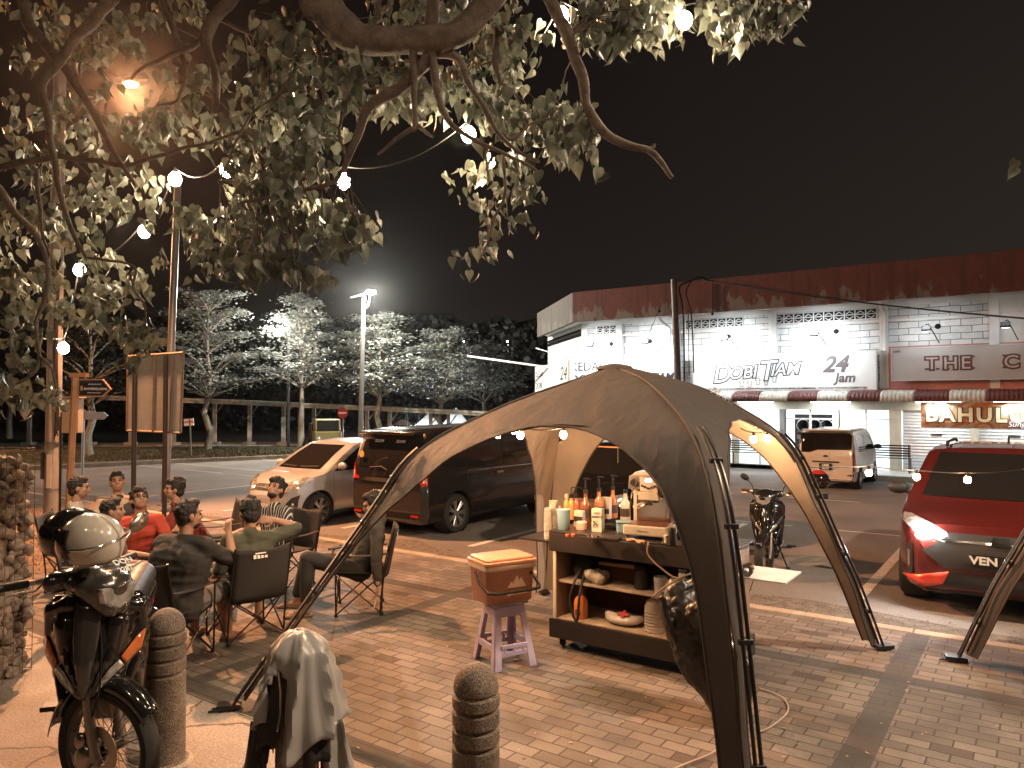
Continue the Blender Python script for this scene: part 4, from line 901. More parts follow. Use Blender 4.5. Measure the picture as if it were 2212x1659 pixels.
# ================================================================== CANOPY
def tent_mat():
    m, t, N, b = nodes_of("canopy_cloth"); co = N("ShaderNodeTexCoord"); n = N("ShaderNodeTexNoise", Scale=2.5, Detail=5.0); t.links.new(co.outputs["Object"], n.inputs["Vector"])
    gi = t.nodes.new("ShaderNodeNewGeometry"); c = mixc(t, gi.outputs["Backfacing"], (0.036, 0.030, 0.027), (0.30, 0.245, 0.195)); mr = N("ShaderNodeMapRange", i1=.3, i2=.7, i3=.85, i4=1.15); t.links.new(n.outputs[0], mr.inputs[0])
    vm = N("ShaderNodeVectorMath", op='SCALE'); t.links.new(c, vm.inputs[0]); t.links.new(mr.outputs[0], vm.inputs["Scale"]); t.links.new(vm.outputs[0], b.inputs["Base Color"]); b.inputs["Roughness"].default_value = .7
    mp = N("ShaderNodeMapping"); mp.inputs["Scale"].default_value = (3.0, 3.0, .8); t.links.new(co.outputs["Object"], mp.inputs[0]); n2 = N("ShaderNodeTexNoise", Scale=3.0, Detail=4.0, Distortion=.3); t.links.new(mp.outputs[0], n2.inputs["Vector"])
    bp = N("ShaderNodeBump", Strength=.45, Distance=.04); t.links.new(n2.outputs[0], bp.inputs["Height"]); t.links.new(bp.outputs[0], b.inputs["Normal"])
    tn = t.nodes.new("ShaderNodeBsdfTranslucent"); tn.inputs[0].default_value = (.10, .072, .056, 1); ms = t.nodes.new("ShaderNodeMixShader"); ms.inputs[0].default_value = .1; t.links.new(b.outputs[0], ms.inputs[1]); t.links.new(tn.outputs[0], ms.inputs[2]); t.links.new(ms.outputs[0], t.nodes["Material Output"].inputs[0]); return m
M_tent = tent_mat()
M_pole = mat("dark_pole", (0.035, 0.028, 0.024), 0.35, 0.4)
M_tape = mat("canopy_trim", (0.05, 0.035, 0.028), 0.7)
FT = dict(LF=Vector((-1.97, 5.40, 0)), RF=Vector((1.16, 3.70, 0)), RB=Vector((3.24, 6.67, 0)), LB=Vector((0.375, 8.54, 0)))
CEN = Vector((0.84, 6.10, 0)); APEX = 2.47
SZ = dict(LF=[(0, 0), (.2, .82), (.35, 1.43), (.42, 1.73), (.5, 1.92), (.6, 2.06), (.75, 2.24), (1, APEX)],
          RF=[(0, 0), (.05, .55), (.09, .95), (.14, 1.40), (.20, 1.74), (.30, 1.99), (.45, 2.17), (.7, 2.36), (1, APEX)],
          RB=[(0, 0), (.105, .63), (.18, 1.0), (.262, 1.42), (.325, 1.72), (.40, 1.93), (.53, 2.12), (.72, 2.33), (1, APEX)],
          LB=[(0, 0), (.05, .55), (.10, .95), (.16, 1.35), (.23, 1.70), (.32, 1.93), (.45, 2.08), (.7, 2.30), (1, APEX)])
NT = 40
def arc(k):
    pts = [FT[k].lerp(CEN, s_) + Vector((0, 0, z)) for s_, z in SZ[k]]
    sp_ = spline(pts, 8); L = [0]
    for a, b in zip(sp_, sp_[1:]): L.append(L[-1] + (b - a).length)
    out = []
    for i in range(NT + 1):
        tgt = L[-1] * i / NT; j = 0
        while j < len(L) - 2 and L[j + 1] < tgt: j += 1
        f = (tgt - L[j]) / max(1e-9, L[j + 1] - L[j]); out.append(sp_[j].lerp(sp_[j + 1], max(0, min(1, f))))
    return out
ARC = {k: arc(k) for k in FT}
def build_canopy():
    t_ = thing("canopy", "brown dome canopy on four sloping legs sheltering the coffee cart", "canopy", (CEN.x, CEN.y, 0)); rel = (CEN.x, CEN.y, 0)
    ks = ['LF', 'RF', 'RB', 'LB']; TC = dict(LFRF=.62, RFRB=.62, RBLB=.64, LBLF=.62); NW = 24
    for a, b in zip(ks, ks[1:] + ks[:1]):
        A_, B_ = ARC[a], ARC[b]; tc = TC[a + b]; mb = MB()
        nrm = ((FT[a] + FT[b]) / 2 - CEN); nrm.z = 0; nrm.normalize()
        edge = []
        def PT(t, w_):
            x = t * NT; i = min(NT - 1, int(x)); f = x - i
            pa = A_[i].lerp(A_[i + 1], f); pb = B_[i].lerp(B_[i + 1], f)
            p = pa.lerp(pb, w_); s4 = 4 * w_ * (1 - w_)
            bul = 0.10 * s4 * math.sin(math.pi * min(1, t)) ** 0.7
            p = p + nrm * bul + Vector((0, 0, -0.05 * s4 * (1 - t) + 0.03 * s4 * t))
            # gathered folds radiating from the corner hubs
            fold = math.sin(w_ * 46) * 0.016 * math.exp(-abs(w_ - .5) * 2) * (1 - t) ** .5 + 0.020 * pnoise(p * 2.2) + 0.036 * pnoise(Vector((w_ * 22, t * 2.5, 3.1))) * (1 - t) ** .4
            return p + nrm * fold
        def wlim(t, leg_=''):
            if t >= tc: return .5
            q = t / tc
            base = .030 + 0.022 * q
            if a == 'LF' or b == 'LF': pass
            return min(.5, base + (.015 if leg_ == 'LB' else 0) + .47 * (1 - math.sqrt(max(0, 1 - q ** (2.9 if leg_ == 'LB' else 4.6)))))
        t0 = 0.02
        # two tongues up to the crest, then the closed crown panel
        for side in (0, 1):
            rows = []
            leg = a if side == 0 else b
            for i in range(31):
                t = t0 + (tc - t0) * (i / 30) ** 0.75 if True else 0
                wl = wlim(t, leg); row = []
                if leg == 'LF' and t < .50: wl *= .26 if t < .36 else .26 + .74 * (t - .36) / .14
                for j in range(13):
                    w_ = wl * j / 12
                    row.append(PT(t, w_ if side == 0 else 1 - w_))
                rows.append(row)
            mb.grid(rows)
        rows = []
        for i in range(17):
            t = tc + (1 - tc) * i / 16; rows.append([PT(t, j / 24) for j in range(25)])
        mb.grid(rows)
        ed = MB(); L1 = [t0 + (tc - t0) * (i / 40) for i in range(41)]
        def wl_(t, leg):
            w0 = wlim(t, leg)
            return w0 * (.26 if t < .36 else .26 + .74 * (t - .36) / .14) if leg == 'LF' and t < .50 else w0
        ed.tube([PT(t, wl_(t, a)) for t in L1] + [PT(t, 1 - wl_(t, b)) for t in reversed(L1[:-1])], .008, 6); obj("edge_binding", ed, M_tape, t_, rel=rel)
        me = mb.mesh("roof_panel"); 
        bm = bmesh.new(); bm.from_mesh(me); c3 = Vector((CEN.x, CEN.y, .9)); bm.faces.ensure_lookup_table()
        for f_ in bm.faces: f_.normal_update()
        bad_ = [f_ for f_ in bm.faces if f_.normal.dot(f_.calc_center_median() - c3) < 0]
        if len(bad_) > len(bm.faces) / 2: bmesh.ops.reverse_faces(bm, faces=bm.faces[:])
        bm.to_mesh(me); bm.free()
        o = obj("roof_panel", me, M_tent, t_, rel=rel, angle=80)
    for k in ks:
        P_ = ARC[k]; out = (FT[k] - CEN); out.z = 0; out.normalize(); sidev = Vector((-out.y, out.x, 0))
        # jointed poles run just outside the cloth sleeve down to the foot
        a = MB(); top = int(NT * .60)
        q1_, q2_ = (.05, .085) if k == 'RF' else (.035, -.035); a.tube([P_[i] + out * .05 + sidev * q1_ for i in range(0, top)], .011, 8)
        a.tube([P_[i] + out * .045 + sidev * q2_ for i in range(0, top)], .011, 8)
        obj("pole", a, M_pole, t_, rel=rel)
        for i in (4, 10, 16, 20): a = MB(); a.box(P_[i] + out * .045 + sidev * (q1_ + q2_) / 2, (.075, .03, .03), rz=math.atan2(sidev.y, sidev.x)); obj("pole_clip", a, M_blk, t_, rel=rel, bevel=.004)
        a = MB(); a.box(FT[k] + out * .05 + Vector((0, 0, .03)), (.10, .16, .03), rz=math.atan2(sidev.y, sidev.x)); a.tube([FT[k] + out * .05 + Vector((0, 0, .02)), FT[k] + out * .16 + Vector((0, 0, .015)), FT[k] + out * .18 + sidev * .06 + Vector((0, 0, .02)), FT[k] + out * .08 + sidev * .05 + Vector((0, 0, .02))], .008, 6); obj("foot", a, M_blk, t_, rel=rel)
        # seam tape along the arc
        a = MB(); a.tube([P_[i] + Vector((0, 0, .006)) + out * .008 for i in range(1, NT + 1)], .009, 5); obj("seam", a, M_tape, t_, rel=rel)
        # inner cross pole
        a = MB(); a.tube([P_[i] - Vector((0, 0, .035)) - out * .02 for i in range(top - 4, NT + 1)], .010, 7); obj("pole", a, M_pole, t_, rel=rel)
    a = MB(); a.lathe([(.16, -.01), (.13, .02), (.05, .035), (.001, .04)], (CEN.x, CEN.y, APEX), 16); obj("vent_cap", a, M_tape, t_, rel=rel)
    # straps hanging from the roof
    for px, py0, py1, D in ((1335, 920, 1000, 7.0), (1448, 905, 985, 7.2)):
        a = MB(); a.tube([AT(px, py0, D), AT(px, py1, D)], .006, 5); obj("strap", a, M_tape, t_, rel=rel)
    g_ = MB()
    return t_
can = build_canopy()
# lettering on the right arch: white brand words along the cloth edge
q0, q1 = ARC['RB'][31], ARC['RB'][19]
xd = (q1 - q0).normalized(); vd = Vector((0, -1, 0)); up = xd.cross(vd).normalized(); up = up if up.z > 0 else -up
tx = text("Mountainhiker", 0.105, mat("white_print", (.6, .55, .5), .6, var=0), 'lettering', M=frameM(q0 - Vector((0.02, .13, 0.01)) , xd, up), ext=.001)
tx.parent = can; tx.location = (-CEN.x, -CEN.y, 0)
# guy ropes are things of their own
def rope(name, lab, pts, r=.006, m=M_blk, cat="rope", group=None):
    a = MB(); a.tube(pts, r, 6); return label(obj(name, a, m), lab, cat, group)
rope("guy_rope", "thin black guy rope from the canopy's back right leg down to the kerb", [AT(1640, 1215, 7.0), G(1608, 1312)], .005)
# second canopy: only its leg reaches into the picture, at the right
can2 = copy_tree(can); can2["label"] = "neighbouring canopy whose single leg slopes in at the right edge"; can2["category"] = "canopy"
rot = R(180 - 35); f2 = G(2080, 1430)
can2.rotation_euler = (0, 0, rot); off = Matrix.Rotation(rot, 3, 'Z') @ (FT['RB'] - CEN); can2.location = f2 - off
# ================================================================== COFFEE CART  (local x along the street, y away)
cl = G(1200, 1397); cu, cv = UV(cl)
CU, CV = cu - .03, cv
def cart_w(x, y, z): return S(CU + x, CV + y, z)
ct = thing("coffee_cart", "black topped wooden coffee cart on castors under the canopy", "cart", S(CU, CV, 0), ANG)
M_cblk = mat("black_laminate", (0.028, 0.022, 0.020), 0.38, bump=.1); M_wood = mat("plywood", (0.27, 0.18, 0.12), 0.6, var=.25, vscale=9)
M_wdk = mat("brown_board", (0.105, 0.045, 0.028), 0.65, var=.25); M_plyw = mat("shelf_wood", (0.34, 0.26, 0.19), 0.6, var=.2, vscale=14)
LX = 1.62; DY = .55
a = MB(); a.b2((-.02, -.03, .86), (LX + .02, -.005, 1.02)); a.b2((-.02, -.03, 1.022), (LX + .02, DY + .02, 1.042)); obj("countertop", a, M_cblk, ct, smooth=False, bevel=.004)
a = MB(); a.b2((.02, 0, .26), (.045, DY, 1.02)); sp_ = obj("side_panel", a, M_wood, ct, smooth=False)
a = MB(); a.b2((.018, -.022, .26), (.047, -.002, .859)); obj("edge_strip", a, mat("cream_edge", (.62, .52, .40), .6), sp_, smooth=False)
a = MB(); a.b2((LX - .045, 0, .26), (LX - .02, DY, 1.02)); obj("side_panel", a, M_wood, ct, smooth=False)
a = MB(); a.b2((.05, DY - .02, .26), (LX - .05, DY, 1.02)); obj("back_panel", a, M_wdk, ct, smooth=False)
a = MB(); a.b2((.047, .03, .575), (LX - .047, DY - .022, .595)); obj("shelf", a, M_plyw, ct, smooth=False, bevel=.002)
a = MB(); a.b2((-.02, -.03, .09), (LX + .02, DY + .02, .255)); obj("base", a, M_cblk, ct, smooth=False, bevel=.004)
a = MB(); a.b2((.03, -.005, .256), (LX - .03, DY - .03, .262)); obj("bottom_board", a, M_plyw, ct, smooth=False)
for x in (.07, LX - .1):
    for y in (.06, DY - .06):
        c_ = MB(); c_.lathe([(.001, -.014), (.034, -.014), (.034, .014), (.001, .014)], (x, y, .036), 14, 'x'); c_.b2((x - .022, y - .02, .04), (x + .022, y + .02, .09)); obj("castor", c_, M_blk, ct)
a = MB(); a.b2((-.42, .08, .90), (-.03, DY - .02, .92)); fs = obj("flap_shelf", a, M_cblk, ct, smooth=False, bevel=.003)
for y in (.30,):
    a = MB(); a.b2((-.13, y, .05), (-.07, y + .05, .90)); a.ell((-.10, y + .02, .04), .03); obj("leg", a, M_cblk, ct, bevel=.006)
a = MB(); a.b2((LX + .03, .02, .83), (LX + .42, DY - .08, .845)); fr_ = obj("flap_shelf", a, mat("white_laminate", (.62, .64, .66), .35), ct, smooth=False, bevel=.003); fr_["label"] = "white fold-out shelf on the right end"
# counter things -------------------------------------------------
CT = 1.0425
def on(px, py, z=CT): return G(px, py, z)
def jar(name, lab, cat, px, py, prof, m, z=CT, n=20, group=None, cap_=None, capm=None, extra=None):
    p = on(px, py, z); t_ = thing(name, lab, cat, p, 0, group)
    a = MB(); a.lathe([(0.001, prof[0][1])] + list(prof) + [(0.001, prof[-1][1])], (0, 0, 0), n, cap=False); obj(name.split('_')[-1] if '_' in name else 'body', a, m, t_)
    if cap_: a = MB(); a.lathe([(0.001, cap_[0][1])] + list(cap_) + [(0.001, cap_[-1][1])], (0, 0, 0), 16, cap=False); obj("cap", a, capm or M_blk, t_)
    return t_
M_blue = mat("pale_blue_plastic", (0.22, 0.36, 0.42), 0.5); M_orl = mat("orange_plastic", (0.75, 0.16, 0.06), 0.5); M_clr = mat("clear_plastic", (0.75, 0.70, 0.64), 0.12, var=0.05, alpha=.42)
M_glassb = mat("amber_syrup", (0.22, 0.07, 0.03), 0.15, coat=.6); M_glass2 = mat("caramel_syrup", (0.42, 0.16, 0.07), 0.2, coat=.6); M_crm = mat("cream_plastic", (0.50, 0.44, 0.36), 0.35); M_card = mat("cardboard", (0.40, 0.22, 0.13), 0.8)
k = jar("storage_tub", "pale blue round storage tub on the counter's left end", "tub", 1218, 1143, [(.052, 0), (.055, .005), (.060, .165)], M_blue, cap_=[(.064, .165), (.064, .18)], capm=M_blue)
BP = [(.046, 0), (.050, .01), (.050, .15), (.044, .185), (.020, .225), (.018, .275)]
def bottle(px, py, m, lab, grp="pump bottles of syrup on the counter", s_=1.0, pump=True, white=False):
    p = on(px, py); t_ = thing("syrup_bottle", lab, "bottle", p, 0, grp)
    a = MB(); a.lathe([(0.001, 0)] + [(r * s_, z * s_) for r, z in BP] + [(.001, .275 * s_)], n=18, cap=False); obj("glass", a, m, t_)
    a = MB(); a.lathe([(0.001, .275 * s_), (.021 * s_, .275 * s_), (.021 * s_, .31 * s_), (.001, .31 * s_)], n=14, cap=False); obj("cap", a, M_blk, t_)
    a = MB(); a.lathe([(.0505 * s_, .05 * s_), (.0515 * s_, .05 * s_), (.0515 * s_, .13 * s_), (.0505 * s_, .13 * s_)], n=18, cap=False); obj("label", a, mat("dark_label", (.05, .035, .03), .6, var=.3, vscale=30) if not white else mat("dark_label"), t_)
    if pump:
        a = MB(); a.tube([(0, 0, .31 * s_), (0, 0, .41 * s_)], .006, 6)
        for z in range(5): a.lathe([(.012, .325 * s_ + z * .016), (.012, .331 * s_ + z * .016)], (0, 0, 0), 10)
        a.tube([(-.02, 0, .415 * s_), (.03, 0, .415 * s_)], .010, 6); a.tube([(.03, 0, .415 * s_), (.05, -.005, .405 * s_)], .006, 6); obj("pump", a, M_blk, t_)
    return t_
bottle(1265, 1128, M_glassb, "dark syrup bottle with tall black pump, leftmost of the three tall ones")
bottle(1294, 1122, M_glass2, "caramel syrup bottle with black pump behind the printed carton")
bottle(1324, 1118, M_glass2, "brown syrup bottle with black pump, rightmost of the three tall ones")
bottle(1351, 1126, M_crm, "white sauce bottle with black cap beside the espresso machine", s_=.98, pump=False)
for i, (px, lab) in enumerate(((1224, "small amber bottle with pale lid behind the blue tub"), (1234, "small bottle with curved black spout behind the blue tub"), (1245, "small red syrup bottle with curved spout, right of the blue tub"))):
    p = on(px, 1122); t_ = thing("small_bottle", lab, "bottle", p, 0, "small syrup bottles behind the tub")
    a = MB(); a.lathe([(.001, 0), (.027, 0), (.027, .17), (.014, .19), (.014, .21), (.001, .21)], n=12, cap=False); obj("glass", a, (mat("orange_syrup", (.7, .30, .08), .2, coat=.5), mat("orange_syrup"), mat("red_syrup", (.6, .10, .05), .2, coat=.5))[i], t_)
    a = MB(); a.lathe([(.001, .21), (.02, .21), (.018, .25), (.001, .25)], n=12, cap=False)
    if i: a.tube(spline([(0, 0, .25), (.0, 0, .30), (.02, -.01, .315), (.06, -.03, .30)], 4), .005, 5)
    obj("cap", a, M_blk if i else M_crm, t_)
cn = thing("milk_carton", "white and black printed oat drink carton standing at the counter's front", "carton", on(1292, 1148), ANG + .1)
a = MB(); a.b2((-.048, -.035, 0), (.048, .035, .205)); obj("box", a, mat("carton_print_paper", (.62, .53, .42), .6), cn, smooth=False, bevel=.003)
text("oat", .045, M_ink, parent=cn, M=frameM((-.03, -.037, .155), (1, 0, 0), (0, 0, 1)), shear=.3, ext=.001)
text("BARISTA", .026, M_ink, parent=cn, M=frameM((-.042, -.037, .125), (1, 0, 0), (0, 0, 1)), bold=.001, ext=.001)
a = MB()
for i in range(6): a.tube(spline([(-.03 + random.uniform(-.01, .05), -.036, .03 + random.uniform(0, .07)) for _ in range(4)], 4), .002, 4)
obj("drawing", a, M_ink, cn)
for i, (px, py, lab) in enumerate(((1236, 1138, "printed paper box behind the blue tub"), (1310, 1120, "tall cream carton behind the printed one"))):
    t_ = thing("paper_box", lab, "box", on(px + (16 if i == 0 else 0), py), ANG); a = MB(); a.b2((-.045, -.03, 0), (.045, .03, .15 + .06 * i)); obj("box", a, M_crm, t_, smooth=False, bevel=.003)
    a = MB(); a.b2((-.046, -.0312, .05), (.046, -.0301, .10)); obj("print", a, mat("dark_label"), t_, smooth=False)
jar("lid_stack", "stack of clear round lids beside the carton", "lids", 1256, 1143, [(.05, 0), (.052, .008), (.05, .016), (.052, .024), (.05, .032), (.052, .04), (.05, .048), (.052, .056), (.05, .064), (.044, .07)], mat("frosted_lids", (.6, .42, .33), .35))
for i, px in enumerate((1226, 1238)):
    jar("bottle_cap", ["left orange cap at the counter's front edge", "right orange cap at the counter's front edge"][i], "cap", px, 1159, [(.016, 0), (.018, .02)], M_orl, n=12, group="orange caps on the counter")
ptb = thing("food_box", "pale blue square lidded food box left of the espresso machine", "box", on(1348, 1150), ANG + .5)
a = MB(); a.prism([(-.06, -.05), (.06, -.05), (.065, .05), (-.065, .05)], 0, .085); obj("body", a, M_blue, ptb, smooth=False, bevel=.008)
a = MB(); a.b2((-.07, -.058, .086), (.07, .058, .10)); obj("lid", a, M_blue, ptb, smooth=False, bevel=.005)
ph = thing("phone", "dark phone lying at the front of the counter below the carton", "phone", on(1278, 1160), ANG + .6); a = MB(); a.b2((-.04, -.075, 0), (.04, .075, .009)); obj("body", a, M_chrome, ph, smooth=False, bevel=.003)
a = MB(); a.b2((-.037, -.072, .0093), (.037, .072, .010)); obj("screen", a, M_cglass, ph, smooth=False)
dt = thing("digital_scale", "flat black coffee scale on the counter, right of the carton", "scale", on(1318, 1167), ANG + .2); a = MB(); a.b2((-.085, -.06, 0), (.085, .06, .025)); obj("body", a, M_blk, dt, smooth=False, bevel=.006)
a = MB(); a.b2((-.08, -.055, .0252), (.08, .055, .028)); obj("platform", a, M_plast, dt, smooth=False)
bb = thing("black_tray", "small black tray behind the scale", "tray", on(1320, 1143), ANG); a = MB(); a.b2((-.05, -.04, 0), (.05, .04, .045)); obj("body", a, M_blk, bb, smooth=False, bevel=.005)
# cups stacked on the left flap
p = cart_w(-.07, .12, .921)
for i, (dx, dy, h, lab) in enumerate(((-.02, -.02, .30, "front tall stack of clear cups on the cart's left flap"), (-.02, .07, .36, "rear tall stack of clear cups on the cart's left flap"))):
    t_ = thing("cup_stack", lab, "cups", cart_w(-.09 + dx, .12 + dy, .921), 0, "cup stacks on the flap shelf")
    a = MB(); n = int(h / .014); prof = [(.030, 0)]
    for k in range(n): prof += [(.036, .01 + k * .014), (.041, .018 + k * .014), (.037, .020 + k * .014)]
    a.lathe([(.001, 0)] + prof + [(.035, prof[-1][1] - .01), (.03, prof[-1][1] - .07), (.001, prof[-1][1] - .075)], n=16, cap=False); obj("cup", a, mat("cup_plastic", (.72, .62, .52), .2, var=.05, trans=.45, ior=1.2), t_)
stw = thing("straw_box", "open white box bristling with straws at the cart's left end", "straws", on(1206, 1128), ANG); a = MB(); a.b2((-.05, -.04, 0), (.05, .04, .05)); obj("box", a, M_crm, stw, smooth=False)
a = MB()
for i in range(14): a.tube([(random.uniform(-.03, .03), random.uniform(-.02, .02), .03), (random.uniform(-.06, .04), random.uniform(-.03, .03), random.uniform(.12, .17))], .0035, 5)
obj("straw", a, mat("straw_paper", (.6, .55, .48), .6), stw)
# espresso machine -------------------------------------------------
em = thing("espresso_machine", "cream and chrome espresso machine with gauges at the counter's right", "espresso machine", on(1402, 1158) + Vector((.02, .02, 0)), ANG + .12)
M_ecr = mat("cream_enamel", (0.46, 0.40, 0.33), 0.28, coat=.6)
a = MB(); a.b2((-.16, -.19, .025), (.18, .24, .10)); obj("base", a, M_ecr, em, smooth=False, bevel=.010)
a = MB(); a.b2((-.145, -.175, .1005), (.165, .02, .106)); obj("drip_tray", a, mat("copper_tray", (.28, .12, .07), .3, .7), em, smooth=False)
for x in (-.13, .15):
    for y in (-.16, .2): a = MB(); a.lathe([(.001, 0), (.018, 0), (.014, .026), (.001, .026)], (x, y, 0), 12, cap=False); obj("foot", a, M_chrome, em)
em.scale = (1.12, 1.12, 1.13)
a = MB(); a.prism([(-.15, .10), (.17, .10), (.17, .28), (.20, .33), (.20, .44), (.15, .48), (-.13, .48), (-.18, .44), (-.18, .36), (-.15, .31)], .03, .24, 'xz'); obj("body", a, M_ecr, em, smooth=False, bevel=.006)
a = MB(); a.b2((-.12, .022, .11), (.14, .029, .30)); obj("back_plate", a, M_chrome, em, smooth=False)
a = MB(); a.prism([(-.165, .355), (.185, .355), (.175, .455), (-.155, .455)], -.055, .029, 'xz'); obj("panel", a, mat("brushed_steel", (.35, .31, .28), .3, .8), em, smooth=False, bevel=.004)
a = MB(); a.prism([(-.06, .34), (.08, .34), (.075, .45), (-.065, .45)], -.075, -.056, 'xz'); a.prism([(-.07, .28), (.10, .28), (.085, .34), (-.065, .34)], -.10, -.04, 'xz'); fp = obj("group_head", a, M_ecr, em, smooth=False, bevel=.006)
a = MB(); a.b2((-.018, -.0772, .415), (.03, -.0755, .437)); obj("display", a, mat("lit_display", (1, 1, 1), .5, var=0, emit=(.8, .9, 1), es=4), em, smooth=False)
for i in range(5): a = MB(); a.lathe([(.001, -.084), (.009, -.084), (.009, -.076)], ((-.045 + i * .025), 0, .385 - .012 * (2 - abs(i - 2)) * .7), 10, 'y'); obj("button", a, M_chrome, em)
for x in (-.115, .135):
    a = MB(); a.lathe([(.001, -.075), (.024, -.075), (.028, -.07), (.028, -.056)], (x, 0, .405), 20, 'y'); g_ = obj("gauge", a, M_chrome, em)
    a = MB(); a.lathe([(.001, -.0765), (.021, -.0765), (.021, -.0755)], (x, 0, .405), 20, 'y'); obj("dial", a, M_blk, g_)
a = MB(); a.lathe([(.001, .24), (.034, .24), (.034, .285), (.001, .285)], (0.0, -.06, 0), 16); a.tube([(0, -.09, .255), (-.02, -.17, .245), (-.05, -.21, .24)], [.012, .014, .016], 8); obj("portafilter", a, M_chrome, em)
a = MB(); a.tube([(-.02, -.13, .249), (-.055, -.215, .24)], .019, 8); obj("handle", a, M_ecr, em)
for x in (-.13, .155): a = MB(); a.tube(spline([(x, -.03, .35), (x, -.08, .30), (x - .01, -.08, .2), (x - .02, -.07, .15)], 4), .006, 6); obj("steam_wand", a, M_chrome, em)
a = MB(); a.lathe([(.001, -.012), (.024, -.012), (.027, 0), (.027, .014)], (.145, -.005, .22), 16, 'y'); obj("gauge", a, M_chrome, em)
a = MB(); a.lathe([(.001, 0), (.05, 0), (.055, .02), (.05, .04), (.001, .04)], (.02, -.10, .107), 18); obj("glass_server", a, M_clr, em) if False else None
text("Lelmari", .028, M_ink, parent=em, M=frameM((-.03, -.192, .052), (1, 0, 0), (0, 0, 1)), shear=.4, ext=.0008) if False else obj("script_mark", MB().tube([(-.045 + .0045 * i, -.1925, .060 + (.008 if i == 1 else .003 * math.sin(i * 2.3))) for i in range(20)], .0018, 5), M_ink, em)
pb = thing("paper_bag_stack", "stack of brown paper bags and cups on top of the espresso machine", "paper bags", on(1402, 1158) + S(.02, .16, .481), ANG)
a = MB(); a.b2((-.05, -.03, 0), (.04, .0, .16)); a.b2((-.09, .01, 0), (.10, .10, .05)); a.b2((-.10, .0, .051), (.08, .08, .065)); obj("bag", a, mat("brown_paper", (.42, .29, .19), .8, var=.25, vscale=20), pb, smooth=False)
cl_ = thing("dish_cloth", "folded brown cloth tucked under the espresso machine's base", "cloth", on(1400, 1162, CT), ANG)
a = MB(); a.grid([[(x * .022 - .08, -.205 + .02 * math.sin(x * .8) - y * .012, .012 + .008 * math.sin(x * 1.3 + y)) for x in range(8)] for y in range(5)]); obj("cloth", a, mat("brown_cloth", (.34, .19, .11), .9), cl_, solid=.010)
jar("coffee_canister", "black canister at the right end of the counter", "canister", 1452, 1175, [(.030, 0), (.032, .01), (.032, .12), (.028, .13)], M_blk)
jar("cup", "small white cup beside the espresso machine's right foot", "cup", 1440, 1172, [(.02, 0), (.024, .06)], M_crm)
jar("milk_jug", "dark metal milk jug behind the black canister", "jug", 1474, 1165, [(.035, 0), (.037, .10), (.03, .12)], M_blk)
# shelf things ------------------------------------------------------
def cartthing(name, lab, cat, x, y, z, rz=0): return thing(name, lab, cat, cart_w(x, y, z), ANG + rz)
SH = .596; BO = .263
bg = cartthing("backpack", "small black backpack on the cart's shelf with a hanging strap", "bag", .20, .22, SH)
me = remeshed("body", MB().ell((0, 0, .11), (.11, .08, .12)).ell((0, -.05, .08), (.08, .05, .08)), .012, 3); obj("body", me, mat("black_fabric", (.022, .02, .019), .85, bump=.5), bg)
a = MB(); a.tube(spline([(.03, -.10, .10), (.04, -.24, .02), (.0, -.25, -.16), (.06, -.24, -.33), (.09, -.24, -.1), (.08, -.13, .08)], 5), [.012] * 26, 6); obj("strap", a, mat("black_fabric"), bg)
wbd = cartthing("cutting_board", "pale wooden board on the bags, back of the cart's shelf", "board", .52, .34, SH + .135, .1); a = MB(); a.b2((-.18, -.11, 0), (.18, .11, .035)); obj("board", a, M_plyw, wbd, smooth=False, bevel=.008)
for x in (.33,): pass
sup = cartthing("storage_box", "dark box under the wooden board", "box", .52, .37, SH); a = MB(); a.b2((-.15, -.07, 0), (.15, .07, .134)); obj("box", a, M_wdk, sup, smooth=False, bevel=.004)
pbg = cartthing("plastic_bag", "clear crinkled plastic bag of lids hanging over the shelf edge", "plastic bag", .40, .13, SH)
mbb = MB()
for i in range(9): mbb.ell((random.uniform(-.11, .11), random.uniform(-.05, .05), random.uniform(.03, .08)), (random.uniform(.03, .06),) * 3)
me = remeshed("bag", mbb, .01, 2); o_ = obj("bag", me, mat("crinkled_plastic", (.60, .50, .40), .2, trans=.35, bump=1.0, bscale=25, ior=1.2), pbg)
jar2 = cartthing("canister", "tall black canister with lid in the middle of the cart's shelf", "canister", .80, .16, SH); a = MB(); a.lathe([(.001, 0), (.062, 0), (.064, .01), (.064, .155), (.001, .155)], n=20, cap=False); obj("body", a, mat("satin_black", (.02, .017, .016), .35), jar2); a = MB(); a.lathe([(.001, .157), (.064, .157), (.062, .20), (.052, .212), (.001, .212)], n=20, cap=False); obj("lid", a, mat("satin_black"), jar2)
mj = cartthing("measuring_jug", "clear measuring jug on the shelf, right of the black canister", "jug", 1.0, .10, SH); a = MB(); a.lathe([(.001, .002), (.05, .002), (.06, .14), (.056, .14), (.046, .01), (.001, .01)], n=20, cap=False); obj("body", a, M_clr, mj); a = MB(); a.tube(spline([(.055, 0, .12), (.09, 0, .11), (.085, 0, .04), (.05, 0, .03)], 4), .006, 6); obj("handle", a, M_clr, mj)
bw = cartthing("glass_bowl", "small clear bowl at the back of the shelf behind the jug", "bowl", 1.10, .34, SH); a = MB(); a.lathe([(.001, 0), (.04, 0), (.075, .05), (.07, .05), (.036, .008), (.001, .008)], n=18, cap=False); obj("body", a, M_clr, bw)
gd = cartthing("coffee_grinder", "slim black hand grinder standing with a patterned label by the bin bag", "grinder", 1.245, .02, SH + .0); a = MB(); a.b2((-.045, -.04, -.03), (.045, .05, .26)); obj("body", a, mat("satin_black"), gd, smooth=False, bevel=.02); a = MB(); a.b2((-.035, -.0425, .04), (.015, -.041, .22)); obj("label", a, mat("grey_label", (.4, .36, .32), .5, var=.4, vscale=40), gd, smooth=False)
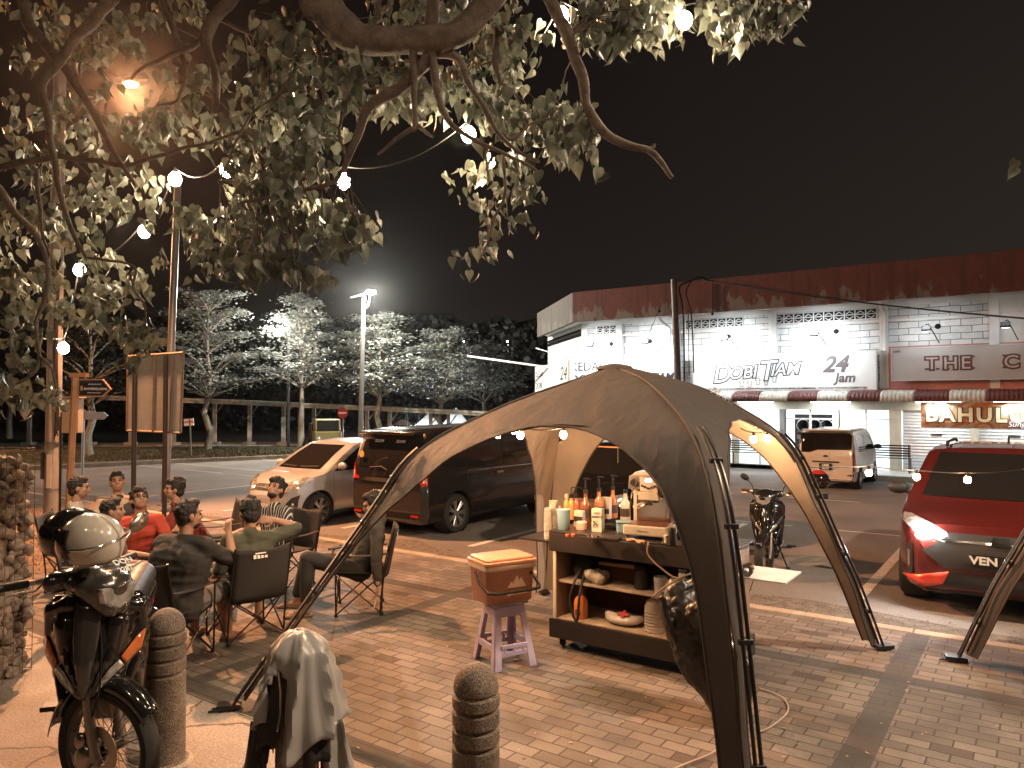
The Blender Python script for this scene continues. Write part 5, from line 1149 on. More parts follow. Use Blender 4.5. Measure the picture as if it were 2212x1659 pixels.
ob = cartthing("squash_bottle", "orange sauce bottle with black cap standing on the cart's bottom board", "bottle", .225, .12, BO); a = MB(); a.lathe([(.001, 0), (.062, 0), (.066, .01), (.066, .14), (.055, .175), (.024, .20), (.02, .27), (.001, .27)], n=8, cap=False); obj("body", a, mat("orange_sauce", (.62, .20, .05), .3, coat=.5), ob); a = MB(); a.lathe([(.001, .27), (.024, .27), (.024, .295), (.001, .295)], n=12, cap=False); obj("cap", a, M_blk, ob); a = MB(); a.box((0.0, -.064, .06), (.05, .006, .05)); obj("label", a, mat("amber_syrup"), ob)
pl_ = cartthing("parcel", "crumpled white plastic parcel with red print on the cart's bottom board", "parcel", .62, .16, BO)
mbb = MB(); mbb.ell((0, 0, .045), (.17, .10, .05)); [mbb.ell((random.uniform(-.14, .14), random.uniform(-.07, .07), random.uniform(.03, .07)), (.05, .04, .03)) for _ in range(8)]
obj("wrapping", remeshed("wrapping", mbb, .012, 2), mat("white_plastic_film", (.55, .48, .42), .3, bump=.8, bscale=20), pl_); a = MB(); a.box((.03, -.05, .103), (.10, .03, .004), rx=.6); a.box((.03, -.05, .104), (.03, .08, .004), rx=.6); obj("print", a, mat("red_print", (.4, .04, .03), .6), pl_)
wj = cartthing("water_jug", "big ribbed clear water bottle with pale blue lid on the cart's bottom board", "water bottle", .93, .14, BO)
prof = [(.001, 0), (.085, 0)]
for i in range(7): prof += [(.092, .012 + i * .026), (.086, .026 + i * .026)]
prof += [(.09, .20), (.075, .25), (.036, .275), (.036, .30)]
a = MB(); a.lathe(prof + [(.033, .298), (.033, .275), (.001, .27)], n=24, cap=False); obj("body", a, mat("jug_plastic", (.75, .65, .55), .10, var=.05, alpha=.38), wj); a = MB(); a.lathe([(.001, .30), (.042, .30), (.042, .325), (.001, .325)], n=18, cap=False); obj("lid", a, M_blue, wj)
cbx = cartthing("cardboard_box", "brown cardboard carton on the cart's bottom board by the bin bag", "box", 1.25, .15, BO, .05); a = MB(); a.b2((-.16, -.13, 0), (.2, .15, .14)); obj("box", a, M_card, cbx, smooth=False, bevel=.003); text("THINK TEA", .03, M_brn, parent=cbx, M=frameM((-.1, -.132, .10), (1, 0, 0), (0, 0, 1)), ext=.001) if False else None
a = MB(); a.b2((-.165, -.135, .112), (.205, .155, .142)); obj("lid", a, M_card, cbx, smooth=False)
tis = cartthing("tissue_pack", "crumpled cream tissue pack lying on the cardboard carton", "tissue", 1.20, .10, BO + .143); mbb = MB(); mbb.ell((0, 0, .04), (.075, .05, .045)); mbb.ell((.0, 0, .09), (.03, .02, .03)); obj("pack", remeshed("pack", mbb, .01, 2), M_crm, tis)
rope("power_cord", "pale power cord hanging from the counter past the bin bag", spline([cart_w(.96, -.05, 1.045), cart_w(.97, -.06, .93), cart_w(1.15, -.06, .80), cart_w(1.24, -.03, .76), cart_w(1.22, -.03, .60), cart_w(1.23, -.06, .42), cart_w(1.35, -.08, .22), cart_w(1.5, -.12, .06), cart_w(1.62, -.3, .01)]), .007, mat("pale_cable", (.42, .32, .25), .5), "cord")
rope("extension_cord", "pale extension cord curling over the paving at the canopy's near leg", [Vector((q.x, q.y, .012)) for q in spline([G(1640, 1490), G(1690, 1510), G(1702, 1540), G(1668, 1572), G(1640, 1585)])], .0055, mat("pale_cable"), "cord")
rope("extension_cord", "pale cord lying on the paving at the bottom edge, left of the canopy leg", [Vector((q.x, q.y, .012)) for q in spline([G(1575, 1560), G(1568, 1600), G(1540, 1630), G(1480, 1655), G(1400, 1690)])], .0055, mat("pale_cable"), "cord")
# bin bag hanging between cart and leg
bpx = [(1455, 1262, 1.0), (1500, 1300, .9), (1530, 1400, .8), (1560, 1500, .6)]
bw_ = AT(1500, 1300, 5.45); bin_ = thing("bin_bag", "black bin bag hanging from the cart's corner beside the canopy leg", "bin bag", (bw_.x, bw_.y, 0)); rel = Vector(bin_.location)
mbb = MB(); pth = [(1470, 1285, 5.5, .13), (1475, 1315, 5.48, .165), (1490, 1360, 5.46, .175), (1508, 1410, 5.42, .17), (1528, 1455, 5.38, .15), (1555, 1500, 5.3, .13), (1572, 1530, 5.25, .10)]
for (a_, b_, c_, d_), (e_, f_, g_, h_) in zip(pth, pth[1:]): mbb.cap(AT(a_, b_, c_) - rel, AT(e_, f_, g_) - rel, d_, h_, 16)
mbb.cap(AT(1520, 1330, 5.3) - rel, AT(1600, 1440, 5.1) - rel, .12, .09, 14); mbb.cap(AT(1600, 1440, 5.1) - rel, AT(1600, 1520, 5.1) - rel, .09, .06, 14)
for i in range(16):
    f = i / 15; p0 = AT(1425 + 115 * f + random.uniform(-12, 12), 1290 + 200 * f, 5.33) - rel; p1 = p0 + Vector((random.uniform(.02, .12), 0, -random.uniform(.12, .28))); mbb.cap(p0, p1, .022, .008, 8)
me = remeshed("bag", mbb, .013, 2)
for v in me.vertices: v.co += v.normal * (.022 * pnoise(Vector((v.co.x * 9, v.co.y * 9, v.co.z * 3.5))) + .010 * pnoise(v.co * 24))
obj("bag", me, mat("black_plastic_film", (.018, .016, .015), .38, bump=1.0, bscale=16, coat=.1), bin_, angle=180)
a = MB(); a.tube([p - rel for p in spline([AT(1412, 1288, 5.42), AT(1445, 1262, 5.36), AT(1490, 1240, 5.3), AT(1530, 1232, 5.4), AT(1500, 1250, 5.6), AT(1440, 1275, 5.55), AT(1412, 1288, 5.42)], 5)], .009, 6); obj("rim", a, mat("grey_film", (.25, .20, .16), .4), bin_)
rl = cartthing("tape_roll", "round roll standing on the cart's right flap shelf", "roll", LX + .12, .06, .847); a = MB(); a.lathe([(.018, -.02), (.05, -.02), (.05, .02), (.018, .02), (.018, -.02)], (0, 0, .05), 20, 'y', cap=False); obj("roll", a, M_chrome, rl)
# ================================================================== COOLER AND STOOL
fl_ = G(1083, 1458); fr2 = G(1150, 1425); fl2 = G(1030, 1432)
sp0 = G(1089, 1428); STZ = .48
stl = thing("folding_stool", "lilac folding plastic step stool carrying the cooler", "stool", (sp0.x, sp0.y, 0), R(28))
stl.scale = (1.15, 1.15, 1.1)
M_lil = mat("lilac_plastic", (0.42, 0.36, 0.50), 0.5, bump=.1)
def leg_panel(sy):
    a = MB(); hb, ht, wb, wt = .19, .13, .17, .115
    # frame panel: two legs joined by top and a lower bridge with round holes
    for sx_ in (-1, 1):
        o1, o2 = Vector((sx_ * wb, sy * hb, 0)), Vector((sx_ * wt, sy * ht * .75, STZ - .03)); i1 = o1 - Vector((sx_ * .055, 0, 0)); i2 = o2 - Vector((sx_ * .045, 0, 0)); th_ = Vector((0, -sy * .02, 0))
        a.add([o1, i1, i2, o2, o1 + th_, i1 + th_, i2 + th_, o2 + th_], [(0, 1, 2, 3), (7, 6, 5, 4), (0, 4, 5, 1), (1, 5, 6, 2), (2, 6, 7, 3), (3, 7, 4, 0)])
    f = .27; y0 = sy * (hb + (ht * .75 - hb) * f); w0 = wb + (wt - wb) * f
    a.box((0, y0 - sy * .01, .11), (w0 * 2 - .10, .018, .035)); a.box((0, y0 - sy * .004, .165), (w0 * 2 - .10, .018, .03))
    for q in (-.075, 0, .075): a.box((q, y0 - sy * .008, .137), (.022, .018, .045))
    a.box((0, sy * ht * .78, STZ - .07), (wt * 2 - .02, .02, .08)); return a
for sy in (-1, 1): obj("leg_panel", leg_panel(sy), M_lil, stl, smooth=False, bevel=.004)
for sx_ in (-1, 1):
    a = MB(); 
    for sy in (-1, 1):
        p1, p2 = Vector((sx_ * .175, sy * .18, .005)), Vector((sx_ * .12, sy * .085, STZ - .03)); w_ = Vector((0, -sy * .05, 0)); th_ = Vector((-sx_ * .016, 0, 0))
        a.add([p1, p1 + w_, p2 + w_ * .8, p2, p1 + th_, p1 + w_ + th_, p2 + w_ * .8 + th_, p2 + th_], [(0, 1, 2, 3), (7, 6, 5, 4), (0, 4, 5, 1), (1, 5, 6, 2), (2, 6, 7, 3), (3, 7, 4, 0)])
    a.box((sx_ * .148, 0, .15), (.016, .22, .05)); a.box((sx_ * .12, 0, .40), (.016, .17, .06)); obj("side_panel", a, M_lil, stl, smooth=False, bevel=.004)
a = MB(); a.b2((-.15, -.11, STZ - .03), (.15, .11, STZ)); obj("seat", a, M_lil, stl, smooth=False, bevel=.012)
cool = thing("cooler_box", "terracotta cooler box with cream band and black handle, standing on the lilac stool", "cooler", (sp0.x - .02, sp0.y + .0, STZ * 1.1 + .001), R(30)); cool.scale = (1.2, 1.2, 1.14)
M_ter = mat("terracotta_plastic", (0.42, 0.195, 0.125), 0.42, var=.06, bump=.05)
CW_, CD_, CHH = .20, .145, .30
def rrect(w_, d_, r, n=5):
    out = []
    for cx_, cy_, a0 in ((w_ - r, d_ - r, 0), (-w_ + r, d_ - r, 90), (-w_ + r, -d_ + r, 180), (w_ - r, -d_ + r, 270)):
        for k in range(n + 1): an = R(a0 + 90 * k / n); out.append((cx_ + r * math.cos(an), cy_ + r * math.sin(an)))
    return out
def shell(levels, r=.035):
    rows = []
    for s_, z in levels: rows.append([(x, y, z) for x, y in rrect(CW_ * s_, CD_ * s_, r)])
    a = MB(); n = len(rows[0]); a.v = [Vector(p) for r_ in rows for p in r_]
    a.f = [(i * n + j, i * n + (j + 1) % n, (i + 1) * n + (j + 1) % n, (i + 1) * n + j) for i in range(len(rows) - 1) for j in range(n)] + [tuple(reversed(range(n))), tuple((len(rows) - 1) * n + j for j in range(n))]
    return a
obj("body", shell([(.88, 0), (.90, .01), (.97, .235), (.98, .24)]), M_ter, cool); obj("band", shell([(1.02, .241), (1.03, .245), (1.03, .272), (1.02, .276)]), mat("cream_band", (.68, .50, .38), .4), cool)
obj("lid", shell([(1.03, .277), (1.06, .283), (1.05, .300), (.96, .305), (.955, .318), (.92, .324)]), M_ter, cool)
a = MB(); a.tube(spline([(-CW_ - .012, 0, .22), (-CW_ - .02, -.07, .16), (-CW_ - .005, -CD_ - .03, .105)], 5) + spline([(-CW_ + .04, -CD_ - .05, .095), (0, -CD_ - .055, .095), (CW_ - .04, -CD_ - .05, .095), (CW_ + .005, -CD_ - .03, .105), (CW_ + .02, -.07, .16), (CW_ + .012, 0, .22)], 5), .011, 8); obj("handle", a, M_blk, cool)
a = MB()
for i in range(3): 
    x = -.11 + i * .02
P_ = [(-.07, .11), (-.045, .155), (-.03, .135), (0, .195), (.02, .155), (.035, .175), (.075, .11), (.055, .12), (.04, .145), (.03, .12), (.01, .15), (-.005, .12), (-.03, .135), (-.05, .115)]
a.prism([(x + .04, z) for x, z in P_[:7]], -CD_ * .965 - .006, -CD_ * .93, 'xz'); obj("emblem", a, mat("cream_band"), cool, smooth=False)
text("@vietnhat", .038, mat("cream_band"), parent=cool, M=frameM((-.045, -CD_ * .985 - .002, .060), (1, 0, 0), (0, .03, 1)), ext=.002, bold=.001)
a = MB(); a.lathe([(.001, 0), (.014, 0), (.014, -.003), (.001, -.003)], (.155, -CD_ * .97 - .002, .20), 14, 'y', cap=False); obj("sticker", a, M_ink, cool)
# ================================================================== CAMP CHAIRS
M_cfab = mat("black_canvas", (0.022, 0.018, 0.016), 0.8, bump=.5, bscale=200); M_ctube = mat("chair_steel", (0.035, 0.028, 0.024), 0.3, .6)
def chair_proto(lab, x, y, yaw, seatz=.40, sc_=1.0):
    t_ = thing("camp_chair", lab, "chair", (x, y, 0), yaw, "folding camp chairs round the low table"); k = sc_
    W_, F_, B_ = .27 * k, .24 * k, -.22 * k
    a = MB(); rows = []
    for j in range(9):
        v = j / 8; row = []
        for i in range(9):
            u = i / 8 * 2 - 1; row.append((u * W_ * .92, F_ - (F_ - B_) * v, seatz + .045 - .055 * (1 - u * u) * (1 - abs(2 * v - 1) ** 3) - .02 * v))
        rows.append(row)
    a.grid(rows); obj("seat", a, M_cfab, t_, solid=.008)
    a = MB(); rows = []
    for j in range(10):
        v = j / 9; row = []
        for i in range(11):
            u = i / 10 * 2 - 1; row.append((u * W_ * (.98), B_ - .02 - .10 * v - .05 * (1 - u * u), seatz - .02 + .50 * v - .03 * (1 - abs(u)) * (v > .95)))
        rows.append(row)
    a.grid(rows); bk_ = obj("backrest", a, M_cfab, t_, solid=.008)
    a = MB()
    for i in range(4): a.box((-.10 + i * .035, B_ - .108 - .05, seatz + .40), (.026, .004, .035), rx=-.2)
    a.box((-.05, B_ - .117 - .05, seatz + .43), (.10, .003, .012), rx=-.2); obj("print", a, mat("white_print", (.6, .55, .5), .6, var=0), bk_, smooth=False)
    for s_ in (-1, 1):
        a = MB(); a.tube([(s_ * W_, B_ + .02, .015), (s_ * W_, B_ - .02, seatz), (s_ * W_, B_ - .13, seatz + .49)], .009, 7); obj("upright", a, M_ctube, t_)
        a = MB(); a.tube([(s_ * W_ * 1.04, F_, .015), (s_ * W_ * 1.04, F_ + .01, seatz + .22)], .009, 7); obj("leg", a, M_ctube, t_)
        a = MB(); a.grid([[(s_ * W_ * 1.02 - .03 + .06 * i, B_ - .05 + (F_ + .06 - B_) * j / 6, seatz + .23 - .02 * math.sin(math.pi * j / 6)) for i in range(2)] for j in range(7)]); obj("armrest", a, M_cfab, t_, solid=.008)
    zt = seatz + .02
    for (p, q) in (((-W_, B_, .02), (W_, B_, zt)), ((W_, B_, .02), (-W_, B_, zt)), ((-W_, F_, .02), (W_, F_, zt)), ((W_, F_, .02), (-W_, F_, zt)), ((-W_, B_, .02), (-W_, F_, zt)), ((-W_, F_, .02), (-W_, B_, zt)), ((W_, B_, .02), (W_, F_, zt)), ((W_, F_, .02), (W_, B_, zt))):
        a = MB(); a.tube([p, q], .008, 6); obj("cross_bar", a, M_ctube, t_)
    for x_ in (-W_, W_):
        for y_ in (B_, F_): a = MB(); a.lathe([(.001, 0), (.02, 0), (.016, .03), (.001, .03)], (x_, y_, 0), 10); obj("foot", a, M_blk, t_)
    return t_
def yawof(dx, dy): return math.atan2(-dx, dy)
ch0 = chair_proto("black camp chair holding the man in green, back towards the camera", -2.50, 7.10, yawof(-.69, .72))
def chair_at(lab, x, y, yaw): 
    c = copy_tree(ch0, lab, (x, y, 0), yaw); return c
chair_at("black camp chair under the man in profile with a hanging arm", -1.60, 7.98, yawof(-.96, -.15))
chair_at("black camp chair under the broad man in black, behind the ringed bollard", -2.95, 6.45, yawof(.25, 1))
chair_at("black camp chair at the far left under the man in pale shirt", -5.2, 8.95, yawof(.9, .2))
chair_at("black camp chair behind the man in maroon, its white mark showing", -3.86, 9.75, yawof(-.75, -.55))
chair_at("black camp chair under the smiling man in patterned shirt", -5.15, 9.85, yawof(.35, -1))
chair_at("black camp chair under the man in striped jersey", -2.72, 9.0, yawof(-.5, -.85))
chair_at("black camp chair under the man in orange red with glasses", -4.35, 8.45, yawof(.6, -.5))
chair_at("black camp chair hidden behind the motorcycle, under the youth in profile", -4.1, 7.45, yawof(.9, .35))
# ================================================================== PEOPLE
M_skin = mat("skin", (0.27, 0.145, 0.095), 0.6, var=.06); M_hair = mat("black_hair", (0.012, 0.009, 0.008), 0.75, bump=1.0, bscale=60); M_eye = mat("eye_dark", (.015, .012, .01), .3, var=0)
def hand(mb, wr_, d, up, curl=.35, L=.18, side=1):
    d = Vector(d).normalized(); up = Vector(up); up = (up - d * up.dot(d)).normalized(); sd = d.cross(up) * side
    pc = wr_ + d * .045; 
    for k in (-1, 0, 1): mb.cap(wr_ + sd * .012 * k, wr_ + d * .085 + sd * .022 * k, .017, .014, 8)
    for i, (off, ln) in enumerate(((-.030, .070), (-.010, .080), (.011, .075), (.030, .058))):
        a = wr_ + d * .088 + sd * off; d1 = (d * math.cos(curl * .6) - up * math.sin(curl * .6)).normalized(); b = a + d1 * ln * .45
        d2 = (d * math.cos(curl * 1.7) - up * math.sin(curl * 1.7)).normalized(); c = b + d2 * ln * .32
        d3 = (d * math.cos(curl * 2.6) - up * math.sin(curl * 2.6)).normalized(); e = c + d3 * ln * .26
        mb.cap(a, b, .0095, .0088, 7); mb.cap(b, c, .0088, .008, 7); mb.cap(c, e, .008, .007, 7)
    a = wr_ + d * .025 - sd * .026; b = a + (d * .6 - sd * .7 - up * .2).normalized() * .040; c = b + (d * .95 - sd * .2 - up * .25).normalized() * .032
    mb.cap(a, b, .012, .010, 7); mb.cap(b, c, .010, .008, 7)
def person(lab, x, y, yaw, lean=0, hipz=.41, head=(0, 0, 0), arms=None, knees=None, feet=None, shirt=None, sleeve=.55, pants=None, pant_to=.95, hair='short', s=1.0, fat=1.0, voxel=.010, shoes=None, skin=None, collar=False, beard=False, glasses=False, side=0.0):
    """local frame: x to the person's right, y forward, z up; origin on the ground under the hips"""
    t_ = thing("person", lab, "person", (x, y, 0), yaw); t_.scale = (s, s, s)
    P = Vector((0, 0, hipz)); a = R(lean); sp = Vector((side, math.sin(a), math.cos(a))).normalized(); rt = Vector((1, 0, 0)); bk = sp.cross(rt) * -1
    fw = Vector((0, math.cos(a), -math.sin(a)))
    waist = P + sp * .16; chest = P + sp * .34; nb = P + sp * .50; nk = nb + (sp * .6 + Vector((0, 0, .4))).normalized() * .07
    hy, hp, hr = [R(q) for q in head]
    HE = Euler((-hp, hr, hy), 'XYZ').to_matrix(); HE = Matrix.Rotation(hy, 3, 'Z') @ Matrix.Rotation(-hp, 3, 'X') @ Matrix.Rotation(hr, 3, 'Y')
    hc = nk + HE @ Vector((0, .035, .115))
    SH_ = [nb - sp * .045 + rt * sd * .185 * (0.7 + .3 * fat) for sd in (-1, 1)]
    arms = arms or [((-.26, .02, -.26), (-.20, .25, -.22)), ((.26, .02, -.26), (.20, .25, -.22))]
    EL, WR = [], []
    for i, sd in enumerate((-1, 1)):
        e = SH_[i] + (Vector(arms[i][0]) - Vector((sd * .19, 0, 0)) if False else Vector(arms[i][0])).normalized() * .285; w_ = e + Vector(arms[i][1]).normalized() * .255; EL.append(e); WR.append(w_)
    HP = [P + Vector((sd * .095, .0, -.01)) for sd in (-1, 1)]
    knees = knees or [(-.16, .42, .44), (.16, .42, .44)]; feet = feet or [(-.17, .45, .08), (.17, .45, .08)]
    KN = [Vector(k) for k in knees]; AN = [Vector(k) for k in feet]
    b = MB(); f = fat
    def torso(mb, g):
        for sd in (-1, 1):
            mb.cap(P + rt * sd * .075 * f, waist + rt * sd * .07 * f, .105 * f + g, .098 * f + g); mb.cap(waist + rt * sd * .07 * f, chest + rt * sd * .085 * f, .098 * f + g, .108 * f + g)
            mb.cap(chest + rt * sd * .085 * f, SH_[(sd + 1) // 2] - rt * sd * .035 - sp * .02, .105 * f + g, .062 * f + g)
        mb.cap(P, chest, .11 * f + g, .105 * f + g); mb.cap(SH_[0], SH_[1], .055 * f + g, .055 * f + g)
        if f > 1.1: mb.ell(waist + fw * .05, (.17 + g, .13 + g, .15 + g))
    torso(b, 0)
    b.cap(nb - sp * .02, nk + HE @ Vector((0, .015, .04)), .060 * (0.8 + .2 * f), .052)
    b.ell(hc + HE @ Vector((0, -.012, .035)), (.076, .094, .085), HE); b.ell(hc + HE @ Vector((0, .022, -.03)), (.064, .070, .082), HE); b.ell(hc + HE @ Vector((0, .050, -.078)), (.034, .028, .026), HE)
    b.cap(hc + HE @ Vector((0, .088, .012)), hc + HE @ Vector((0, .106, -.022)), .010, .015, 8)
    b.ell(hc + HE @ Vector((0, .082, .034)), (.052, .016, .012), HE); b.ell(hc + HE @ Vector((0, .083, -.052)), (.026, .016, .012), HE)
    for sd in (-1, 1):
        b.ell(hc + HE @ Vector((sd * .078, -.008, -.002)), (.012, .022, .034), HE); b.ell(hc + HE @ Vector((sd * .04, .062, -.018)), (.024, .022, .022), HE)
    for i, sd in enumerate((-1, 1)):
        b.cap(SH_[i], EL[i], .052 * (0.75 + .25 * f), .040); b.cap(EL[i], EL[i].lerp(WR[i], .4), .041, .040); b.cap(EL[i].lerp(WR[i], .4), WR[i], .040, .027)
        hd = arms[i][2] if len(arms[i]) > 2 else arms[i][1]; hu = arms[i][3] if len(arms[i]) > 3 else (0, 0, 1)
        hand(b, WR[i], hd, hu, arms[i][4] if len(arms[i]) > 4 else .35, side=sd)
        b.cap(HP[i], KN[i], .085 * (0.8 + .2 * f), .058); b.cap(KN[i], KN[i].lerp(AN[i], .35), .056, .056); b.cap(KN[i].lerp(AN[i], .35), AN[i], .056, .036)
        fd = Vector((AN[i].x - KN[i].x * .6, max(.3, 1.0), 0)).normalized(); fd = Vector((sd * .2, 1, -.0)).normalized()
        b.cap(AN[i] + Vector((0, -.02, -.035)), AN[i] + fd * .13 + Vector((0, 0, -.05)), .036, .028)
        for q in range(5): b.cap(AN[i] + fd * .13 + Vector(((q - 2) * .014, 0, -.052)), AN[i] + fd * (.175 - .008 * abs(q - 1)) + Vector(((q - 2) * .016, 0, -.056)), .011, .009, 6)
    obj("body", remeshed("body", b, voxel, 2), skin or M_skin, t_, angle=180)
    # clothing
    c = MB(); torso(c, .014); c.cap(nb - sp * .05, nb + sp * .012, .082 * f, .070)
    if collar: c.cap(nb - sp * .01, nb + sp * .045, .078, .068)
    for i in (0, 1):
        if sleeve <= .6: 
            e = SH_[i].lerp(EL[i], sleeve / .6 * .9); c.cap(SH_[i], e, .066 * (0.75 + .25 * f), .058 * (0.75 + .25 * f))
        else:
            c.cap(SH_[i], EL[i], .068, .056); c.cap(EL[i], EL[i].lerp(WR[i], .92), .056, .042)
    me = remeshed("shirt", c, .012, 2)
    for v in me.vertices:
        n = .007 + pnoise(v.co * 9.0) * .007 - abs(pnoise(Vector((v.co.x * 6 + v.co.z * 5, v.co.y * 7, v.co.z * 13)))) * .018; v.co += v.normal * n
    obj("shirt", me, shirt, t_, angle=180)
    c = MB()
    for i, sd in enumerate((-1, 1)):
        c.cap(P + Vector((sd * .06, -.02, 0)), HP[i], .118 * f, .10 * f); c.cap(HP[i], KN[i], .102 * (0.8 + .2 * f), .075)
        if pant_to > 0: c.cap(KN[i], KN[i].lerp(AN[i], pant_to), .073, .058)
    me = remeshed("trousers", c, .012, 2)
    for v in me.vertices: v.co += v.normal * (pnoise(v.co * 8) * .007)
    obj("trousers", me, pants, t_, angle=180)
    # hair
    c = MB()
    if hair == 'short': c.ell(hc + HE @ Vector((0, -.022, .044)), (.087, .100, .094), HE); c.ell(hc + HE @ Vector((0, .035, .100)), (.064, .055, .038), HE); c.ell(hc + HE @ Vector((0, -.058, -.02)), (.076, .052, .070), HE)
    elif hair == 'fade': c.ell(hc + HE @ Vector((0, -.018, .050)), (.084, .099, .090), HE); c.ell(hc + HE @ Vector((0, .045, .108)), (.060, .048, .036), HE); c.ell(hc + HE @ Vector((0, -.052, .0)), (.078, .054, .068), HE)
    else:
        c.ell(hc + HE @ Vector((0, -.02, .055)), (.094, .106, .094), HE); c.ell(hc + HE @ Vector((0, -.06, -.01)), (.08, .06, .075), HE)
        for i in range(26):
            th = random.uniform(0, 6.28); ph = random.uniform(0, 1.3); c.ell(hc + HE @ Vector((.085 * math.sin(ph) * math.cos(th), -.02 + .095 * math.sin(ph) * math.sin(th), .06 + .085 * math.cos(ph))), random.uniform(.018, .03), HE, 8, 5)
        c.ell(hc + HE @ Vector((.02, .06, .10)), (.055, .045, .035), HE)
    for i in range(34):
        th = random.uniform(0, 6.28); ph = random.uniform(0, 1.5); c.ell(hc + HE @ Vector((.082 * math.sin(ph) * math.cos(th), -.02 + .093 * math.sin(ph) * math.sin(th), .045 + .090 * math.cos(ph))), (random.uniform(.008, .016), random.uniform(.010, .024), random.uniform(.010, .020)), HE @ Euler((random.random() * 3, random.random() * 3, 0)).to_matrix(), 8, 5)
    # keep the hair off the face
    me = remeshed("hair", c, .0065, 0); inv = HE.inverted()
    for v in me.vertices:
        q = inv @ (v.co - hc)
        if q.y > .045 and q.z < .062: q.y = .045 - (q.y - .045) * .3; v.co = hc + HE @ q
        v.co += v.normal * pnoise(v.co * 45) * .006
    obj("hair", me, M_hair, t_, angle=180)
    if beard: c = MB(); c.ell(hc + HE @ Vector((0, .035, -.070)), (.058, .050, .040), HE); obj("beard", remeshed("beard", c, .009, 1), M_hair, t_, angle=180)
    for sd in (-1, 1):
        c = MB(); c.ell(hc + HE @ Vector((sd * .030, .083, .012)), (.014, .008, .0065), HE, 10, 6); c.ell(hc + HE @ Vector((sd * .031, .092, .038)), (.020, .006, .005), HE, 10, 6); obj("eye", c, M_eye, t_)
    c = MB(); c.ell(hc + HE @ Vector((0, .094, -.052)), (.020, .006, .004), HE, 10, 6); obj("mouth", c, mat("lips", (.20, .07, .055), .5, var=0) if lab.find("smil") < 0 else mat("teeth", (.6, .5, .42), .4, var=0), t_)
    if glasses:
        c = MB()
        for sd in (-1, 1):
            o_ = hc + HE @ Vector((sd * .033, .102, .012)); c.tube([o_ + HE @ Vector((.026 * math.cos(q * .5236), 0, .021 * math.sin(q * .5236))) for q in range(13)], .0032, 5); c.tube([o_ + HE @ Vector((sd * .026, 0, 0)), hc + HE @ Vector((sd * .082, 0, .012))], .003, 5)
        obj("glasses", c, M_blk, t_)
    for i in (0, 1):
        if shoes: 
            c = MB(); fd = Vector(((-1, 1)[i] * .2, 1, 0)).normalized(); p = AN[i]
            c.cap(Vector((p.x, p.y - .04, .014)), Vector((p.x, p.y, .014)) + fd * .17, .036, .040, 10); me = c.mesh("sandal")
            for v in me.vertices: v.co.z = max(.001, min(.024, v.co.z))
            o_ = obj("sandal", me, shoes, t_); c = MB(); m_ = Vector((p.x, p.y, 0)) + fd * .10; sdv = Vector((fd.y, -fd.x, 0)); c.tube([m_ - sdv * .045 + Vector((0, 0, .02)), m_ - sdv * .02 + Vector((0, 0, .062)), m_ + sdv * .02 + Vector((0, 0, .062)), m_ + sdv * .045 + Vector((0, 0, .02))], .010, 6); obj("strap", c, shoes, o_)
    return t_, WR, EL, hc, HE
def cloth_m(n, c, **k): return mat(n, c, .85, bump=.4, bscale=300, **k)
sand = mat("sandal_leather", (.14, .07, .04), .6)
def pattern_mat():
    m, t, N, b = nodes_of("patterned_shirt"); co = N("ShaderNodeTexCoord"); v = N("ShaderNodeTexVoronoi", Scale=13.0); t.links.new(co.outputs["Object"], v.inputs["Vector"])
    c = ramp_node(t, v.outputs["Color"], [(.3, (.02, .018, .016)), (.5, (.03, .026, .022)), (.56, (.45, .34, .24)), (1, (.35, .12, .07))]); t.links.new(c, b.inputs["Base Color"]); b.inputs["Roughness"].default_value = .8; return m
def jersey_mat():
    m, t, N, b = nodes_of("striped_jersey"); co = N("ShaderNodeTexCoord"); wv = t.nodes.new("ShaderNodeTexWave"); wv.inputs["Scale"].default_value = 9.0; wv.bands_direction = 'X'; t.links.new(co.outputs["Object"], wv.inputs["Vector"])
    c = ramp_node(t, wv.outputs[0], [(.80, (.02, .018, .018)), (.86, (.45, .40, .36))]); t.links.new(c, b.inputs["Base Color"]); b.inputs["Roughness"].default_value = .8; return m
# 7 green shirt, hand behind head, back to camera
SF = 1.05
person("man in dark green T-shirt seated with back to the camera, one hand behind his head", -2.48, 7.08, yawof(-.55, .84), lean=-6, head=(10, 8, 4), s=SF,
       arms=[((-.25, .05, -.95), (-.1, .5, -.3), (0, .8, -.3), (0, 0, 1), .6), ((1.0, .30, .22), (-.85, -.18, .33), (-1, -.15, .15), (0, -1, 0.2), .25)],
       knees=[(-.2, .42, .52), (.2, .40, .50)], feet=[(-.14, .30, .08), (.20, .42, .08)], shirt=cloth_m("green_jersey", (.050, .052, .034)), sleeve=.6, pants=cloth_m("black_cotton", (.018, .016, .015)), pant_to=.3, hair='thick', shoes=sand, voxel=.009)
